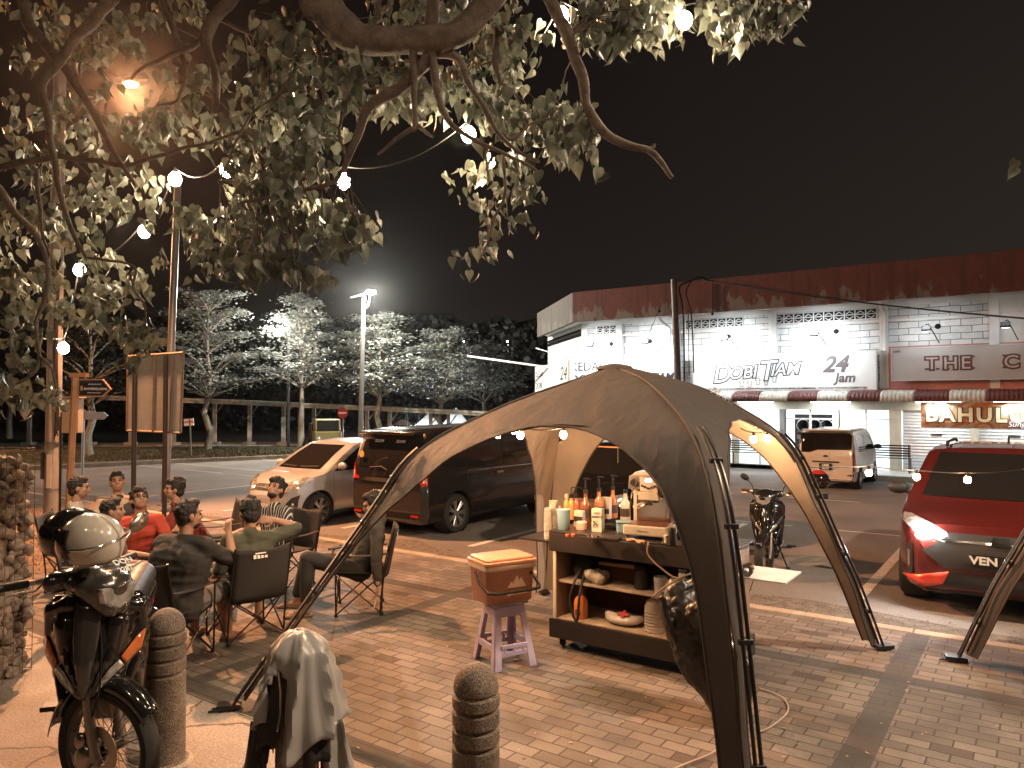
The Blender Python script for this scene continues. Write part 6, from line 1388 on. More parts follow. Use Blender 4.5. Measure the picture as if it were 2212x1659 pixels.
# 9 profile, dark jacket, arm hanging
_, WR9, EL9, hc9, _2 = person("man in dark jacket leaning back in profile, one arm hanging, phone in his other hand", -1.62, 7.98, yawof(-.97, -.22), lean=-22, head=(-2, 16, 0), s=SF,
       arms=[((-.35, .05, -.95), (-.10, -.05, -1), (0, .1, -1), (0, -1, 0), .45), ((.10, .30, -.92), (-.45, .85, .12), (-.5, .8, .1), (0, 0, 1), .5)],
       knees=[(-.14, .50, .56), (.16, .52, .50)], feet=[(-.16, .52, .08), (.18, .62, .08)], shirt=cloth_m("charcoal_jacket", (.036, .030, .025)), sleeve=1.0, pants=cloth_m("black_cotton", 0), pant_to=.82, hair='short', shoes=sand, collar=True, voxel=.009)
tp = _
def tw(t_, p): return Matrix.LocRotScale(t_.location, t_.rotation_euler, t_.scale) @ p
wt = MB(); w_ = WR9[0]; wt.lathe([(.031, -.014), (.035, -.014), (.035, .014), (.031, .014), (.031, -.014)], (w_.x, w_.y, w_.z + .02), 16, cap=False); wt.lathe([(.001, 0), (.02, 0), (.018, .01), (.001, .01)], (w_.x - .045, w_.y, w_.z + .02), 14, 'x'); label(obj("watch", wt, M_chrome), "steel wrist watch on the hanging arm of the man in the dark jacket", "watch")
bpy.data.objects["watch"].matrix_world = Matrix.LocRotScale(tp.location, tp.rotation_euler, tp.scale)
cg = MB(); q = tw(tp, WR9[0] + Vector((0.02, .02, -.16))); cg.tube([q, q + Vector((-.01, -.02, -.07))], .005, 6); label(obj("cigarette", cg, mat("cigarette_paper", (.7, .65, .58), .7)), "pale cigarette held low in the leaning man's fingers", "cigarette")
q = tw(tp, WR9[1] + Vector((-.05, .10, .02))); pn = MB(); pn.box(q, (.15, .075, .010), rz=.3, ry=-.15); label(obj("phone", pn, mat("phone_black", (.02, .02, .02), .2), smooth=False, bevel=.004), "dark phone held flat in the leaning man's hand", "phone")
# 5 broad man in black
person("broad man in black T-shirt seated with his back to the camera, chin on his hand", -2.93, 6.50, yawof(.30, .95), lean=14, head=(-28, -4, 0), s=1.09, fat=1.30, arms=[((-.45, .25, -.85), (.3, .9, .1)), ((.35, .75, -.5), (-.45, .35, .85), (-.3, .3, .9), (0, -1, 0), .9)],
       shirt=cloth_m("black_tee", (.020, .017, .015)), sleeve=.6, pants=cloth_m("grey_shorts", (.12, .10, .085), var=.3), pant_to=0.0, hair='fade', beard=True)
# 8 striped jersey
person("bearded man in black jersey with white shoulder stripes looking down across the table", -2.78, 8.95, yawof(-.45, -.9), lean=8, head=(10, -28, 0), s=SF, arms=[((-.4, .45, -.8), (.35, .85, .1)), ((.4, .45, -.8), (-.35, .85, .1))], shirt=jersey_mat(), sleeve=.6, pants=cloth_m("black_cotton", 0), pant_to=.4, hair='thick', beard=True)
# 6 maroon
person("young man in maroon T-shirt leaning forward on his forearms, facing left", -4.0, 9.62, yawof(-.93, -.42), lean=30, head=(6, -8, 0), s=SF, arms=[((-.2, .55, -.75), (.35, .9, .05)), ((.25, .5, -.8), (-.1, .95, .02))], shirt=cloth_m("maroon_tee", (.17, .022, .016)), sleeve=.55, pants=cloth_m("grey_shorts", 0), pant_to=0.1, hair='thick')
# 2 smiling
person("smiling man in patterned shirt facing the camera at the back left", -5.05, 9.62, yawof(.35, -.94), lean=4, head=(8, -12, 4), s=1.06, arms=[((-.5, .3, -.8), (.4, .85, 0)), ((.5, .3, -.8), (-.4, .85, 0))], shirt=pattern_mat(), sleeve=.6, pants=cloth_m("black_cotton", 0), pant_to=.5, hair='fade')
# 3 glasses, orange red
person("man with glasses in orange red shirt looking down", -4.32, 8.62, yawof(.55, -.70), lean=22, hipz=.38, head=(0, -30, 0), s=SF, arms=[((-.3, .5, -.8), (.3, .9, -.1)), ((.3, .5, -.8), (-.3, .9, -.1))], shirt=cloth_m("orange_red_shirt", (.30, .035, .018)), sleeve=.6, pants=cloth_m("black_cotton", 0), pant_to=.5, hair='thick', glasses=True)
# 4 youth in profile
person("dark haired youth in profile facing right, between the red shirt and the helmet", -4.12, 7.45, yawof(.92, .38), lean=12, hipz=.42, head=(0, -6, 0), s=1.0, arms=[((-.3, .4, -.8), (.3, .9, -.1)), ((.3, .4, -.8), (-.3, .9, -.1))], shirt=cloth_m("khaki_tee", (.13, .09, .06)), sleeve=.55, pants=cloth_m("black_cotton", 0), pant_to=.4, hair='fade')
# 1 left man, pale shirt
person("man in pale shirt at the far left, seen from behind, looking right", -5.22, 8.93, yawof(.85, .5), lean=2, head=(-8, 0, 0), s=1.06, arms=[((-.4, .3, -.8), (.4, .9, 0)), ((.4, .3, -.8), (-.3, .9, 0))], shirt=cloth_m("pale_tee", (.42, .34, .27)), sleeve=.6, pants=cloth_m("black_cotton", 0), pant_to=.4, hair='short')
# low table with cups
tb = thing("folding_table", "low black folding table crowded with plastic cups between the seated men", "table", (-3.35, 7.98, 0), .3)
a = MB(); a.b2((-.30, -.24, .43), (.30, .24, .455)); obj("table_top", a, mat("table_mesh", (.05, .04, .035), .6), tb, smooth=False, bevel=.005)
for x in (-.26, .26):
    for y in (-.2, .2): a = MB(); a.tube([(x, y, .43), (x * 1.05, y * 1.05, 0)], .012, 6); obj("leg", a, M_ctube, tb)
def cup(x, y, lab, col, h=.12, r=.040, g="plastic cups of iced drinks on the low table"):
    t_ = thing("drink_cup", lab, "cup", (x, y, .4555), 0, g)
    a = MB(); a.lathe([(.001, 0), (r * .75, 0), (r, h), (r * .96, h), (r * .72, .004), (.001, .004)], n=16, cap=False); obj("cup", a, M_clr, t_)
    a = MB(); a.lathe([(.001, .005), (r * .71, .005), (r * .92, h * .8), (.001, h * .8)], n=16, cap=False); obj("drink", a, col, t_); return t_
milk = mat("milky_coffee", (.45, .30, .20), .4); ora = mat("peach_tea", (.50, .17, .10), .3)
for i, (dx, dy, c) in enumerate(((0.02, -.16, milk), (.12, -.10, ora), (-.08, -.08, ora), (.20, -.02, milk), (.05, .04, milk), (-.18, .02, ora))):
    cup(-3.30 + dx, 7.98 + dy, ["milky iced drink nearest the camera on the low table", "peach coloured drink right of the nearest cup", "peach coloured drink left of the nearest cup", "milky drink at the table's right end", "milky drink in the middle of the low table", "peach drink at the table's left end"][i], c)
t_ = thing("tumbler", "dark steel tumbler standing at the back of the low table", "tumbler", (-3.36, 8.16, .4555)); a = MB(); a.lathe([(.001, 0), (.036, 0), (.042, .14), (.001, .14)], n=18, cap=False); obj("body", a, mat("dark_steel", (.06, .07, .075), .3, .6), t_); a = MB(); a.lathe([(.001, .14), (.044, .14), (.040, .165), (.001, .165)], n=18, cap=False); obj("lid", a, M_blk, t_)
# ================================================================== BOLLARDS
def terrazzo():
    m, t, N, b = nodes_of("washed_aggregate"); co = N("ShaderNodeTexCoord"); v = N("ShaderNodeTexVoronoi", Scale=200.0); t.links.new(co.outputs["Object"], v.inputs["Vector"]); n = N("ShaderNodeTexNoise", Scale=6.0, Detail=6.0); t.links.new(co.outputs["Object"], n.inputs["Vector"])
    c = ramp_node(t, v.outputs["Color"], [(.1, (.07, .05, .038)), (.5, (.16, .12, .088)), (.85, (.27, .21, .155)), (1, (.42, .34, .26))]); mr = N("ShaderNodeMapRange", i1=.3, i2=.7, i3=.55, i4=1.2); t.links.new(n.outputs[0], mr.inputs[0])
    vm = N("ShaderNodeVectorMath", op='SCALE'); t.links.new(c, vm.inputs[0]); t.links.new(mr.outputs[0], vm.inputs["Scale"]); t.links.new(vm.outputs[0], b.inputs["Base Color"]); b.inputs["Roughness"].default_value = .75
    bp = N("ShaderNodeBump", Strength=.9, Distance=.004); t.links.new(v.outputs[0], bp.inputs["Height"]); t.links.new(bp.outputs[0], b.inputs["Normal"]); return m
M_terr = terrazzo()
def bollard(lab, p):
    t_ = thing("bollard", lab, "bollard", (p.x, p.y, 0.002), random.random(), "washed stone bollards along the apron"); r = .115; H = .93
    pr = [(.001, 0), (r + .02, 0), (r + .02, .015), (r, .02), (r, .52)]
    for k in range(3):
        z = .53 + k * .085; pr += [(r, z), (r - .012, z + .008), (r - .012, z + .02), (r, z + .028)]
    z0 = .53 + 3 * .085 - .01; pr += [(r, z0 + .0), (r - .016, z0 + .012), (r - .006, z0 + .026)]
    for k in range(1, 13):
        a_ = k / 12 * math.pi / 2; pr.append(((r - .004) * math.cos(a_) + .0001, z0 + .03 + (H - z0 - .03) * math.sin(a_)))
    a = MB(); a.lathe(pr, n=40, cap=False); obj("shaft", a, M_terr, t_, angle=28)
    a = MB(); a.lathe([(r + .05, 0), (r + .035, .012), (r, .014)], n=32); obj("mortar_collar", a, M_kerb, t_); return t_
bp1 = Vector((-2.12, 4.62, 0)); bp2 = Vector((-1.165, 4.10, 0)); bp3 = Vector((-.175, 3.66, 0))
bollard("ringed stone bollard standing beside the black motorcycle", bp1)
bollard("ringed stone bollard half covered by a grey jacket", bp2)
bollard("round headed stone bollard at the bottom centre of the picture, nearest the camera", bp3)
# jacket draped over the middle one
jk = thing("jacket", "grey shell jacket draped over the middle stone bollard", "jacket", (bp2.x, bp2.y, 0))
M_jk = mat("grey_nylon", (.25, .24, .225), .33, var=.06, coat=.15); M_jkin = mat("black_lining", (.015, .013, .012), .7)
rows = []
for i in range(30):
    f = i / 29; row = []
    for j in range(73):
        th = 2 * math.pi * j / 72
        hem = .62 - .07 * math.cos(th * 3 + .6) - .05 * math.sin(th * 5)
        lobe = .5 + .5 * math.cos(th + .35)               # spreads to the right of the bollard
        z = .955 - (f ** 1.35) * hem * .86
        rr = .015 + .13 * min(1, f * 3.3) ** .55 + f ** 1.6 * (.065 + .055 * lobe)
        rr += f ** .6 * (.075 * (1 - abs(math.sin(th * 3.5 + 1.6 * f + .6))) ** 2.2 - .03 + .010 * math.sin(th * 13 + 1) + .02 * pnoise(Vector((math.cos(th) * 2, math.sin(th) * 2, f * 4))))
        row.append((rr * math.cos(th), rr * math.sin(th), z + .012 * pnoise(Vector((math.cos(th) * 3, math.sin(th) * 3, f * 3)))))
    rows.append(row)
mb = MB(); mb.grid(rows)
me = mb.mesh("shell"); 
bm = bmesh.new(); bm.from_mesh(me)      # open front between the two flaps
dl = [f for f in bm.faces if (-.11 < f.calc_center_median().x < -.01 and f.calc_center_median().y < 0 and f.calc_center_median().z < .80 - abs(f.calc_center_median().x + .055) * 1.8)]
bmesh.ops.delete(bm, geom=dl, context='FACES'); bm.to_mesh(me); bm.free()
obj("shell", me, M_jk, jk, solid=.004, angle=80)
rows = [[tuple(Vector(p) * 1.0 - Vector((p[0] * .10, p[1] * .10, .03 + .09 * (k / 29)))) for p in r_] for k, r_ in enumerate(rows)]
mb = MB(); mb.grid(rows[8:]); me = mb.mesh("lining"); bm = bmesh.new(); bm.from_mesh(me)
dl = [f for f in bm.faces if (abs(f.calc_center_median().x) < .075 and f.calc_center_median().y < 0 and f.calc_center_median().z < .50)]; bmesh.ops.delete(bm, geom=dl, context='FACES'); bm.to_mesh(me); bm.free()
obj("lining", me, M_jkin, jk, solid=.004, angle=80)
def flap(nm, P, m): 
    a = MB(); n = 10; rr = []
    for i in range(n + 1):
        f = i / n; l = Vector(P[0]).lerp(Vector(P[3]), f); r_ = Vector(P[1]).lerp(Vector(P[2]), f); rr.append([l.lerp(r_, j / 8) + Vector((0, .02 * math.sin(j * 1.3 + f * 3), 0)) for j in range(9)])
    a.grid(rr); obj(nm, a, m, jk, solid=.005)
flap("sleeve", [(.14, -.12, .46), (.26, -.04, .50), (.33, -.02, .16), (.17, -.10, .22)], M_jk)
flap("sleeve", [(.12, -.02, .44), (.20, .0, .44), (.22, .02, .06), (.13, .0, .10)], M_jkin)
flap("sleeve", [(-.24, -.04, .48), (-.13, -.10, .44), (-.14, -.06, .05), (-.30, -.02, .12)], M_jkin)
flap("sleeve", [(-.25, .0, .30), (-.19, .0, .30), (-.22, .02, .12), (-.33, .0, .16)], M_jk)
a = MB(); a.tube([tuple(Vector(p)) for p in [(-.055, -.165, .79), (-.03, -.20, .70), (-.02, -.235, .60), (-.03, -.26, .52)]], .005, 5); obj("zip", a, M_chrome, jk)
# ================================================================== GABION
gp = Vector((-3.73, 5.8, 0)); gx0, gx1, gy0, gy1, gz = -4.58, -3.95, 5.62, 6.2, 1.80
gb = thing("gabion_column", "tall wire mesh column filled with pale stones at the left edge", "gabion", ((gx0 + gx1) / 2, (gy0 + gy1) / 2, 0))
rel = gb.location.copy(); M_stone = mat("rough_stone", (.20, .155, .12), .85, var=.45, vscale=5, bump=1.0, bscale=18); M_wire = mat("rusty_wire", (.16, .09, .055), .6, .5)
st_ = MB(); z = .05
while z < gz - .02:
    for i in range(26):
        u = random.random(); side = i % 4; inset = random.uniform(.05, .075)
        x, y = ((gx0 + u * (gx1 - gx0), gy0 + inset), (gx1 - inset, gy0 + u * (gy1 - gy0)), (gx0 + u * (gx1 - gx0), gy1 - inset), (gx0 + inset, gy0 + u * (gy1 - gy0)))[side]
        r_ = random.uniform(.038, .062); E = Euler((random.random() * 3, random.random() * 3, random.random() * 3)).to_matrix(); o_ = len(st_.v)
        st_.ell((x, y, z + random.uniform(-.02, .02)), (r_ * random.uniform(.8, 1.25), r_ * random.uniform(.7, 1.0), r_ * random.uniform(.6, .9)), E, 9, 6)
        sd_ = Vector((random.random() * 90, 0, 0)); c_ = Vector((x, y, z))
        for k in range(o_, len(st_.v)): st_.v[k] = st_.v[k] + (st_.v[k] - c_) * pnoise(st_.v[k] * 16 + sd_) * .55
    z += .062
st_.b2((gx0 + .09, gy0 + .09, 0), (gx1 - .09, gy1 - .09, gz - .05))
so = obj("stone_fill", st_, M_stone, gb, rel=rel, angle=35); so["kind"] = "stuff"
wm = MB()
for z in [i * .15 + .02 for i in range(13)]:
    zz = z + random.uniform(-.01, .01); wm.tube([(gx0, gy0, zz), (gx1, gy0, zz + .006), (gx1, gy1, zz), (gx0, gy1, zz), (gx0, gy0, zz)], .0035, 5); wm.tube([(gx1, gy0, zz), (gx1 + .04, gy0 - .02, zz + random.uniform(-.02, .02))], .003, 4)
for i in range(6):
    f = i / 5; wm.tube([(gx0 + f * (gx1 - gx0), gy0, 0), (gx0 + f * (gx1 - gx0), gy0, gz)], .003, 5); wm.tube([(gx1, gy0 + f * (gy1 - gy0), 0), (gx1 + .004, gy0 + f * (gy1 - gy0), gz)], .003, 5); wm.tube([(gx0 + f * (gx1 - gx0), gy0, gz), (gx0 + f * (gx1 - gx0), gy1, gz)], .003, 5)
obj("wire_mesh", wm, M_wire, gb, rel=rel)
# ================================================================== MOTORCYCLES (local: y forward, origin under the front axle)
M_bikeb = mat("gloss_black_fairing", (.012, .011, .010), .16, .1, var=.02, coat=1.0); M_bikeg = mat("smoke_fairing", (.075, .068, .060), .2, .5, coat=.8); M_amber = mat("amber_lens", (.50, .13, .03), .15, coat=1.0); M_steel = mat("satin_steel", (.30, .26, .22), .3, .9)
def moto(lab, pos, rz, steer, s, scooter=False):
    t_ = thing("motorcycle" if not scooter else "scooter", lab, "motorcycle" if not scooter else "scooter", pos, rz); t_.scale = (s, s, s)
    SR = Matrix.Rotation(R(steer), 4, 'Z'); piv = Vector((0, -.10, 0)); T1 = Matrix.Translation(piv) @ SR @ Matrix.Translation(-piv)
    def st(name, mb, m, par=None, **k):
        me = mb if not isinstance(mb, MB) else mb.mesh(name); me.transform(T1); return obj(name, me, m, par or t_, **k)
    def wheel_(cy, rr, wd, xf, disc=True):
        a = MB(); sec = [(rr - .055, -wd / 2 * .8), (rr - .02, -wd / 2), (rr, -wd * .2), (rr, wd * .2), (rr - .02, wd / 2), (rr - .055, wd / 2 * .8), (rr - .055, -wd / 2 * .8)]; a.lathe(sec, (0, cy, rr), 48, 'x', cap=False); t1_ = a
        b = MB(); b.lathe([(rr - .054, -wd * .36), (rr - .054, wd * .36), (rr - .072, wd * .30), (rr - .072, -wd * .30), (rr - .054, -wd * .36)], (0, cy, rr), 48, 'x', cap=False); b.lathe([(.001, -.05), (.035, -.05), (.035, .05), (.001, .05)], (0, cy, rr), 16, 'x')
        c = MB()
        if not scooter:
            for k in range(36):
                an = 2 * math.pi * k / 36; an2 = an + (.35 if k % 2 else -.35); sx_ = .035 if (k // 2) % 2 else -.035
                c.tube([(sx_, cy + math.cos(an2) * .034, rr + math.sin(an2) * .034), (0, cy + math.cos(an) * (rr - .07), rr + math.sin(an) * (rr - .07))], .0022, 4)
        else:
            for k in range(5):
                an = 2 * math.pi * k / 5; c.tube([(0, cy, rr), (0, cy + math.cos(an) * (rr - .06), rr + math.sin(an) * (rr - .06))], [.03, .018], 6)
        d = MB()
        for sd_ in (1,):
            d.lathe([(.065, sd_ * .058), (.115, sd_ * .058), (.115, sd_ * .063), (.065, sd_ * .063), (.065, sd_ * .058)], (0, cy, rr), 36, 'x', cap=False)
            for k in range(6): an = k * 1.047; d.tube([(sd_ * .06, cy + .03 * math.cos(an), rr + .03 * math.sin(an)), (sd_ * .06, cy + .07 * math.cos(an + .3), rr + .07 * math.sin(an + .3))], .005, 4)
        return t1_, b, c, d
    rr = .285 if not scooter else .26
    A_, B_, C_, D_ = wheel_(0, rr, .085 if not scooter else .11, 0)
    w_e = st("wheel", A_, M_tyre); obj("rim", (lambda m_: (m_.transform(T1), m_)[1])(B_.mesh("rim")), mat("dark_rim", (.05, .045, .04), .3, .7), w_e); obj("spokes", (lambda m_: (m_.transform(T1), m_)[1])(C_.mesh("spokes")), M_steel, w_e); obj("brake_disc", (lambda m_: (m_.transform(T1), m_)[1])(D_.mesh("brake_disc")), M_steel, w_e)
    a = MB(); a.ell((.085, -.05, rr - .02), (.03, .05, .06)); a.ell((.09, -.07, rr + .05), (.02, .03, .04)); st("brake_caliper", a, M_steel)
    for x in (-.075, .075):
        a = MB(); a.tube([(x, 0.01, rr - .03), (x, -.03, rr + .12), (x, -.05, rr + .24)], [.026, .024, .022], 12); a.tube([(x, -.05, rr + .24), (x, -.12, rr + .52)], .018, 10); st("fork", a, M_steel)
    rows = []
    for k in range(22):
        an = R(35 + 135 * k / 21); rf = rr + .035; wf = .065 - .02 * abs(k / 21 - .5)
        rows.append([(wf * q, math.cos(an) * (rf + .015 * (1 - q * q)), rr + math.sin(an) * (rf + .02 * (1 - q * q)) - abs(q) ** 3 * .035) for q in (-1, -.8, -.5, 0, .5, .8, 1)])
    a = MB(); a.grid(rows); st("front_fender", a, M_bikeb, solid=.005)
    # leg shield / front fairing, fixed to the frame
    b = MB(); zc = .80
    b.cap((0, -.10, .93), (0, .0, .62), .075, .05)
    for sd_ in (-1, 1):
        b.cap((sd_ * .10, -.10, .94), (sd_ * .19, -.14, .90), .050, .035); b.cap((sd_ * .19, -.14, .92), (sd_ * .20, -.17, .74), .032, .03); b.cap((sd_ * .20, -.17, .76), (sd_ * .06, -.03, .60), .035, .035)
        b.cap((sd_ * .10, -.08, .85), (sd_ * .08, -.06, .70), .065, .055); b.cap((sd_ * .19, -.20, .74), (sd_ * .16, -.34, .45), .035, .028); b.cap((sd_ * .16, -.22, .60), (sd_ * .15, -.36, .38), .05, .03)
        b.cap((sd_ * .17, -.18, .66), (sd_ * .13, -.10, .50), .03, .02)
    me = remeshed("fairing", b, .011, 4); fr_ = obj("fairing", me, M_bikeb, t_, angle=180)
    def sf(x, z): return .035 - 2.6 * abs(x) ** 1.8 - .35 * abs(z - .70) ** 1.5 - .10 * (z - .6)
    def panel(nm, poly, off, m_, par, both=True, rnd=.0, th=.006):
        for sd_ in ((-1, 1) if both else (1,)):
            bm = bmesh.new(); pp = [(p[0] * sd_, p[1]) for p in poly]; bm.faces.new([bm.verts.new((p[0], p[1], 0)) for p in pp])
            xs_ = [p[0] for p in pp]; zs_ = [p[1] for p in pp]
            for ax, a0, b0_ in ((0, min(xs_), max(xs_)), (1, min(zs_), max(zs_))):
                k_n = int((b0_ - a0) / .022)
                for i_ in range(1, k_n + 1):
                    c_ = a0 + (b0_ - a0) * i_ / (k_n + 1); bmesh.ops.bisect_plane(bm, geom=bm.verts[:] + bm.edges[:] + bm.faces[:], plane_co=(c_, 0, 0) if ax == 0 else (0, c_, 0), plane_no=(1, 0, 0) if ax == 0 else (0, 1, 0))
            for v in bm.verts: x_, z_ = v.co.x, v.co.y; v.co = Vector((x_, sf(x_, z_) + off, z_))
            me = bpy.data.meshes.new(nm); bm.to_mesh(me); bm.free(); obj(nm, me, m_, par, solid=th, angle=50)
    panel("shield_panel", [(0, .985), (.10, .99), (.19, .97), (.225, .91), (.228, .80), (.205, .71), (.12, .61), (.03, .535), (0, .53)], 0, M_bikeb, t_)
    panel("shield_rib", [(.225, .91), (.20, .90), (.17, .80), (.10, .70), (.045, .585), (.03, .60), (.07, .70), (.13, .84), (.155, .955), (.19, .965)], .012, M_bikeb, t_)
    panel("beak", [(-.055, .955), (.055, .955), (.05, .80), (.02, .60), (0, .55), (-.02, .60), (-.05, .80)], .030, M_bikeg if not scooter else M_bikeb, t_, both=False, th=.02)
    panel("turn_signal", [(.220, .80), (.205, .715), (.15, .665), (.135, .70), (.185, .77)], .016, M_amber if not scooter else M_plast, t_)
    panel("position_lamp", [(.145, .66), (.10, .618), (.045, .565), (.055, .605), (.095, .66), (.13, .69)], .016, M_lamp, t_)
    for sd_ in ():
        a = MB(); a.prism([(sd_ * .19, .80), (sd_ * .215, .74), (sd_ * .16, .675), (sd_ * .07, .62), (sd_ * .10, .68)], -.155, -.075, 'xz'); me = a.mesh("turn_signal")
        for v in me.vertices: v.co.y += .055 + (.20 - abs(v.co.x)) * .45
        obj("turn_signal", me, M_amber, fr_, bevel=.008, smooth=False)
        a = MB(); a.prism([(sd_ * .115, .70), (sd_ * .14, .655), (sd_ * .05, .60), (sd_ * .05, .625)], -.05, 0.02, 'xz'); me = a.mesh("position_lamp")
        for v in me.vertices: v.co.y += .03 + (.12 - abs(v.co.x)) * .5
        obj("position_lamp", me, M_lamp, fr_, bevel=.006, smooth=False)
    a = MB(); a.lathe([(.001, 0), (.022, 0), (.026, -.01), (.026, -.05)], (.03, -.02, .92), 16, 'y'); a.cap((.03, -.03, .90), (.035, -.0, .80), .018, .008); obj("key_lock", a, M_chrome, fr_)
    # handlebar cowl with headlight, turned with the fork
    b = MB(); b.ell((0, -.10, 1.06), (.15, .10, .075)); b.ell((0, -.02, 1.02), (.13, .09, .085)); b.cap((-.10, -.05, 1.05), (-.03, .03, .93), .05, .04); b.cap((.10, -.05, 1.05), (.03, .03, .93), .05, .04); b.cap((-.17, -.15, 1.07), (.17, -.15, 1.07), .05, .05)
    me = remeshed("handlebar_cowl", b, .011, 4); cw = st("handlebar_cowl", me, M_bikeg if not scooter else M_bikeb, angle=180)
    a = MB(); a.prism([(-.105, 1.04), (.105, 1.04), (.085, .97), (.03, .925), (-.03, .925), (-.085, .97)], .0, .062, 'xz'); me = a.mesh("headlight"); me.transform(T1); obj("headlight", me, M_lamp, cw, bevel=.015, smooth=False)
    a = MB(); a.tube(spline([(-.36, -.24, 1.08), (-.22, -.20, 1.08), (-.12, -.14, 1.08), (.12, -.14, 1.08), (.22, -.20, 1.08), (.36, -.24, 1.08)], 4), .014, 8); hb = st("handlebar", a, M_steel)
    for sd_ in (-1, 1):
        a = MB(); a.tube([(sd_ * .25, -.212, 1.08), (sd_ * .38, -.25, 1.08)], .02, 10); me = a.mesh("grip"); me.transform(T1); obj("grip", me, M_blk, hb)
        a = MB(); a.tube([(sd_ * .22, -.17, 1.07), (sd_ * .27, -.14, 1.06), (sd_ * .37, -.19, 1.055)], .007, 6); me = a.mesh("lever"); me.transform(T1); obj("lever", me, M_steel, hb)
    for sd_ in ((-1, 1) if scooter else (-1,)):
        a = MB(); a.tube(spline([(sd_ * .19, -.16, 1.09), (sd_ * .22, -.16, 1.17), (sd_ * .27, -.15, 1.23)], 4), .007, 8); a.ell((sd_ * .31, -.15, 1.27), (.065, .02, .042), Euler((0, -sd_ * .5, 0)).to_matrix()); st("mirror", a, M_steel if not scooter else M_blk)
    # body, seat, tail
    b = MB(); b.cap((0, -.25, .50), (0, -.75, .60), .06, .08); b.cap((0, -.70, .66), (0, -1.25, .74), .10, .07); b.cap((-.06, -.55, .45), (-.08, -1.0, .62), .08, .06); b.cap((.06, -.55, .45), (.08, -1.0, .62), .08, .06)
    if scooter: b.cap((-.10, -.30, .30), (-.10, -.70, .32), .07, .08); b.cap((.10, -.30, .30), (.10, -.70, .32), .07, .08); b.cap((0, -.6, .4), (0, -.9, .6), .14, .12)
    obj("frame_cover", remeshed("frame_cover", b, .014, 3), M_bikeb, t_, angle=180)
    b = MB(); b.cap((0, -.55, .76), (0, -1.15, .84), .09, .08); me = remeshed("seat", b, .014, 2); obj("seat", me, mat("vinyl_seat", (.02, .018, .016), .5), t_, angle=180)
    a = MB(); a.ell((0, -.55, .35), (.10, .14, .11)); a.lathe([(.09, -.12), (.09, .12)], (0, -.55, .32), 20, 'x'); obj("engine", a, mat("engine_alloy", (.12, .11, .10), .45, .7), t_)
    A_, B_, C_, D_ = wheel_(-1.24, rr, .09, 0, False)
    w2_ = obj("wheel", A_, M_tyre, t_); obj("rim", B_, mat("dark_rim"), w2_); obj("spokes", C_, M_steel, w2_)
    a = MB(); a.tube([(.16, -.55, .28), (.19, -.9, .33), (.20, -1.35, .48)], [.02, .045, .052], 14); ex = obj("exhaust", a, M_chrome, t_)
    a = MB(); a.tube([(.10, -.5, .30), (.28, -.52, .30), (.29, -.52, .31)], .012, 8); a.b2((.22, -.56, .31), (.34, -.48, .335)); obj("foot_peg", a, M_blk, t_, bevel=.004)
    a = MB(); a.tube([(-.10, -.5, .30), (-.28, -.52, .30)], .012, 8); a.b2((-.34, -.56, .31), (-.22, -.48, .335)); obj("foot_peg", a, M_blk, t_, bevel=.004)
    a = MB(); a.tube([(-.12, -.62, .24), (-.22, -.58, .01)], .012, 8); a.tube([(-.22, -.58, .012), (-.24, -.52, .012)], .02, 6); obj("side_stand", a, M_blk, t_)
    a = MB(); a.tube(spline([(.10, -.13, 1.02), (.05, -.02, .9), (.07, .02, .6), (.08, -.05, .36)], 5), .006, 6); a.tube(spline([(-.05, -.12, 1.0), (-.14, -.0, .85), (-.06, .0, .55), (-.04, -.02, .3)], 5), .005, 6); st("brake_cable", a, M_blk)
    a = MB(); a.cap((0, -1.25, .66), (0, -1.4, .68), .05, .03); obj("tail_lamp", a, M_redlamp, t_)
    return t_, T1
bk1, T1a = moto("glossy black underbone motorcycle with spoked front wheel turned aside, left foreground", (-2.265, 4.02, 0.002), yawof(.26, -.97), 56, 1.16)
text("DON", .045, M_platew, parent=bk1, M=T1a @ frameM((-.03, -.005, 1.118), (-1, .05, 0), (0, -.75, .65)), ext=.001, bold=.001); text("2287", .04, M_platew, parent=bk1, M=T1a @ frameM((-.02, .035, 1.09), (-1, .05, 0), (0, -.75, .65)), ext=.001, bold=.001)
sc1, _t = moto("black scooter parked nose first between the canopy's right arch and the red car", (G(1655, 1243, ROAD).x, G(1655, 1243, ROAD).y, ROAD), yawof(-.42, -.91), -12, 1.02, True)
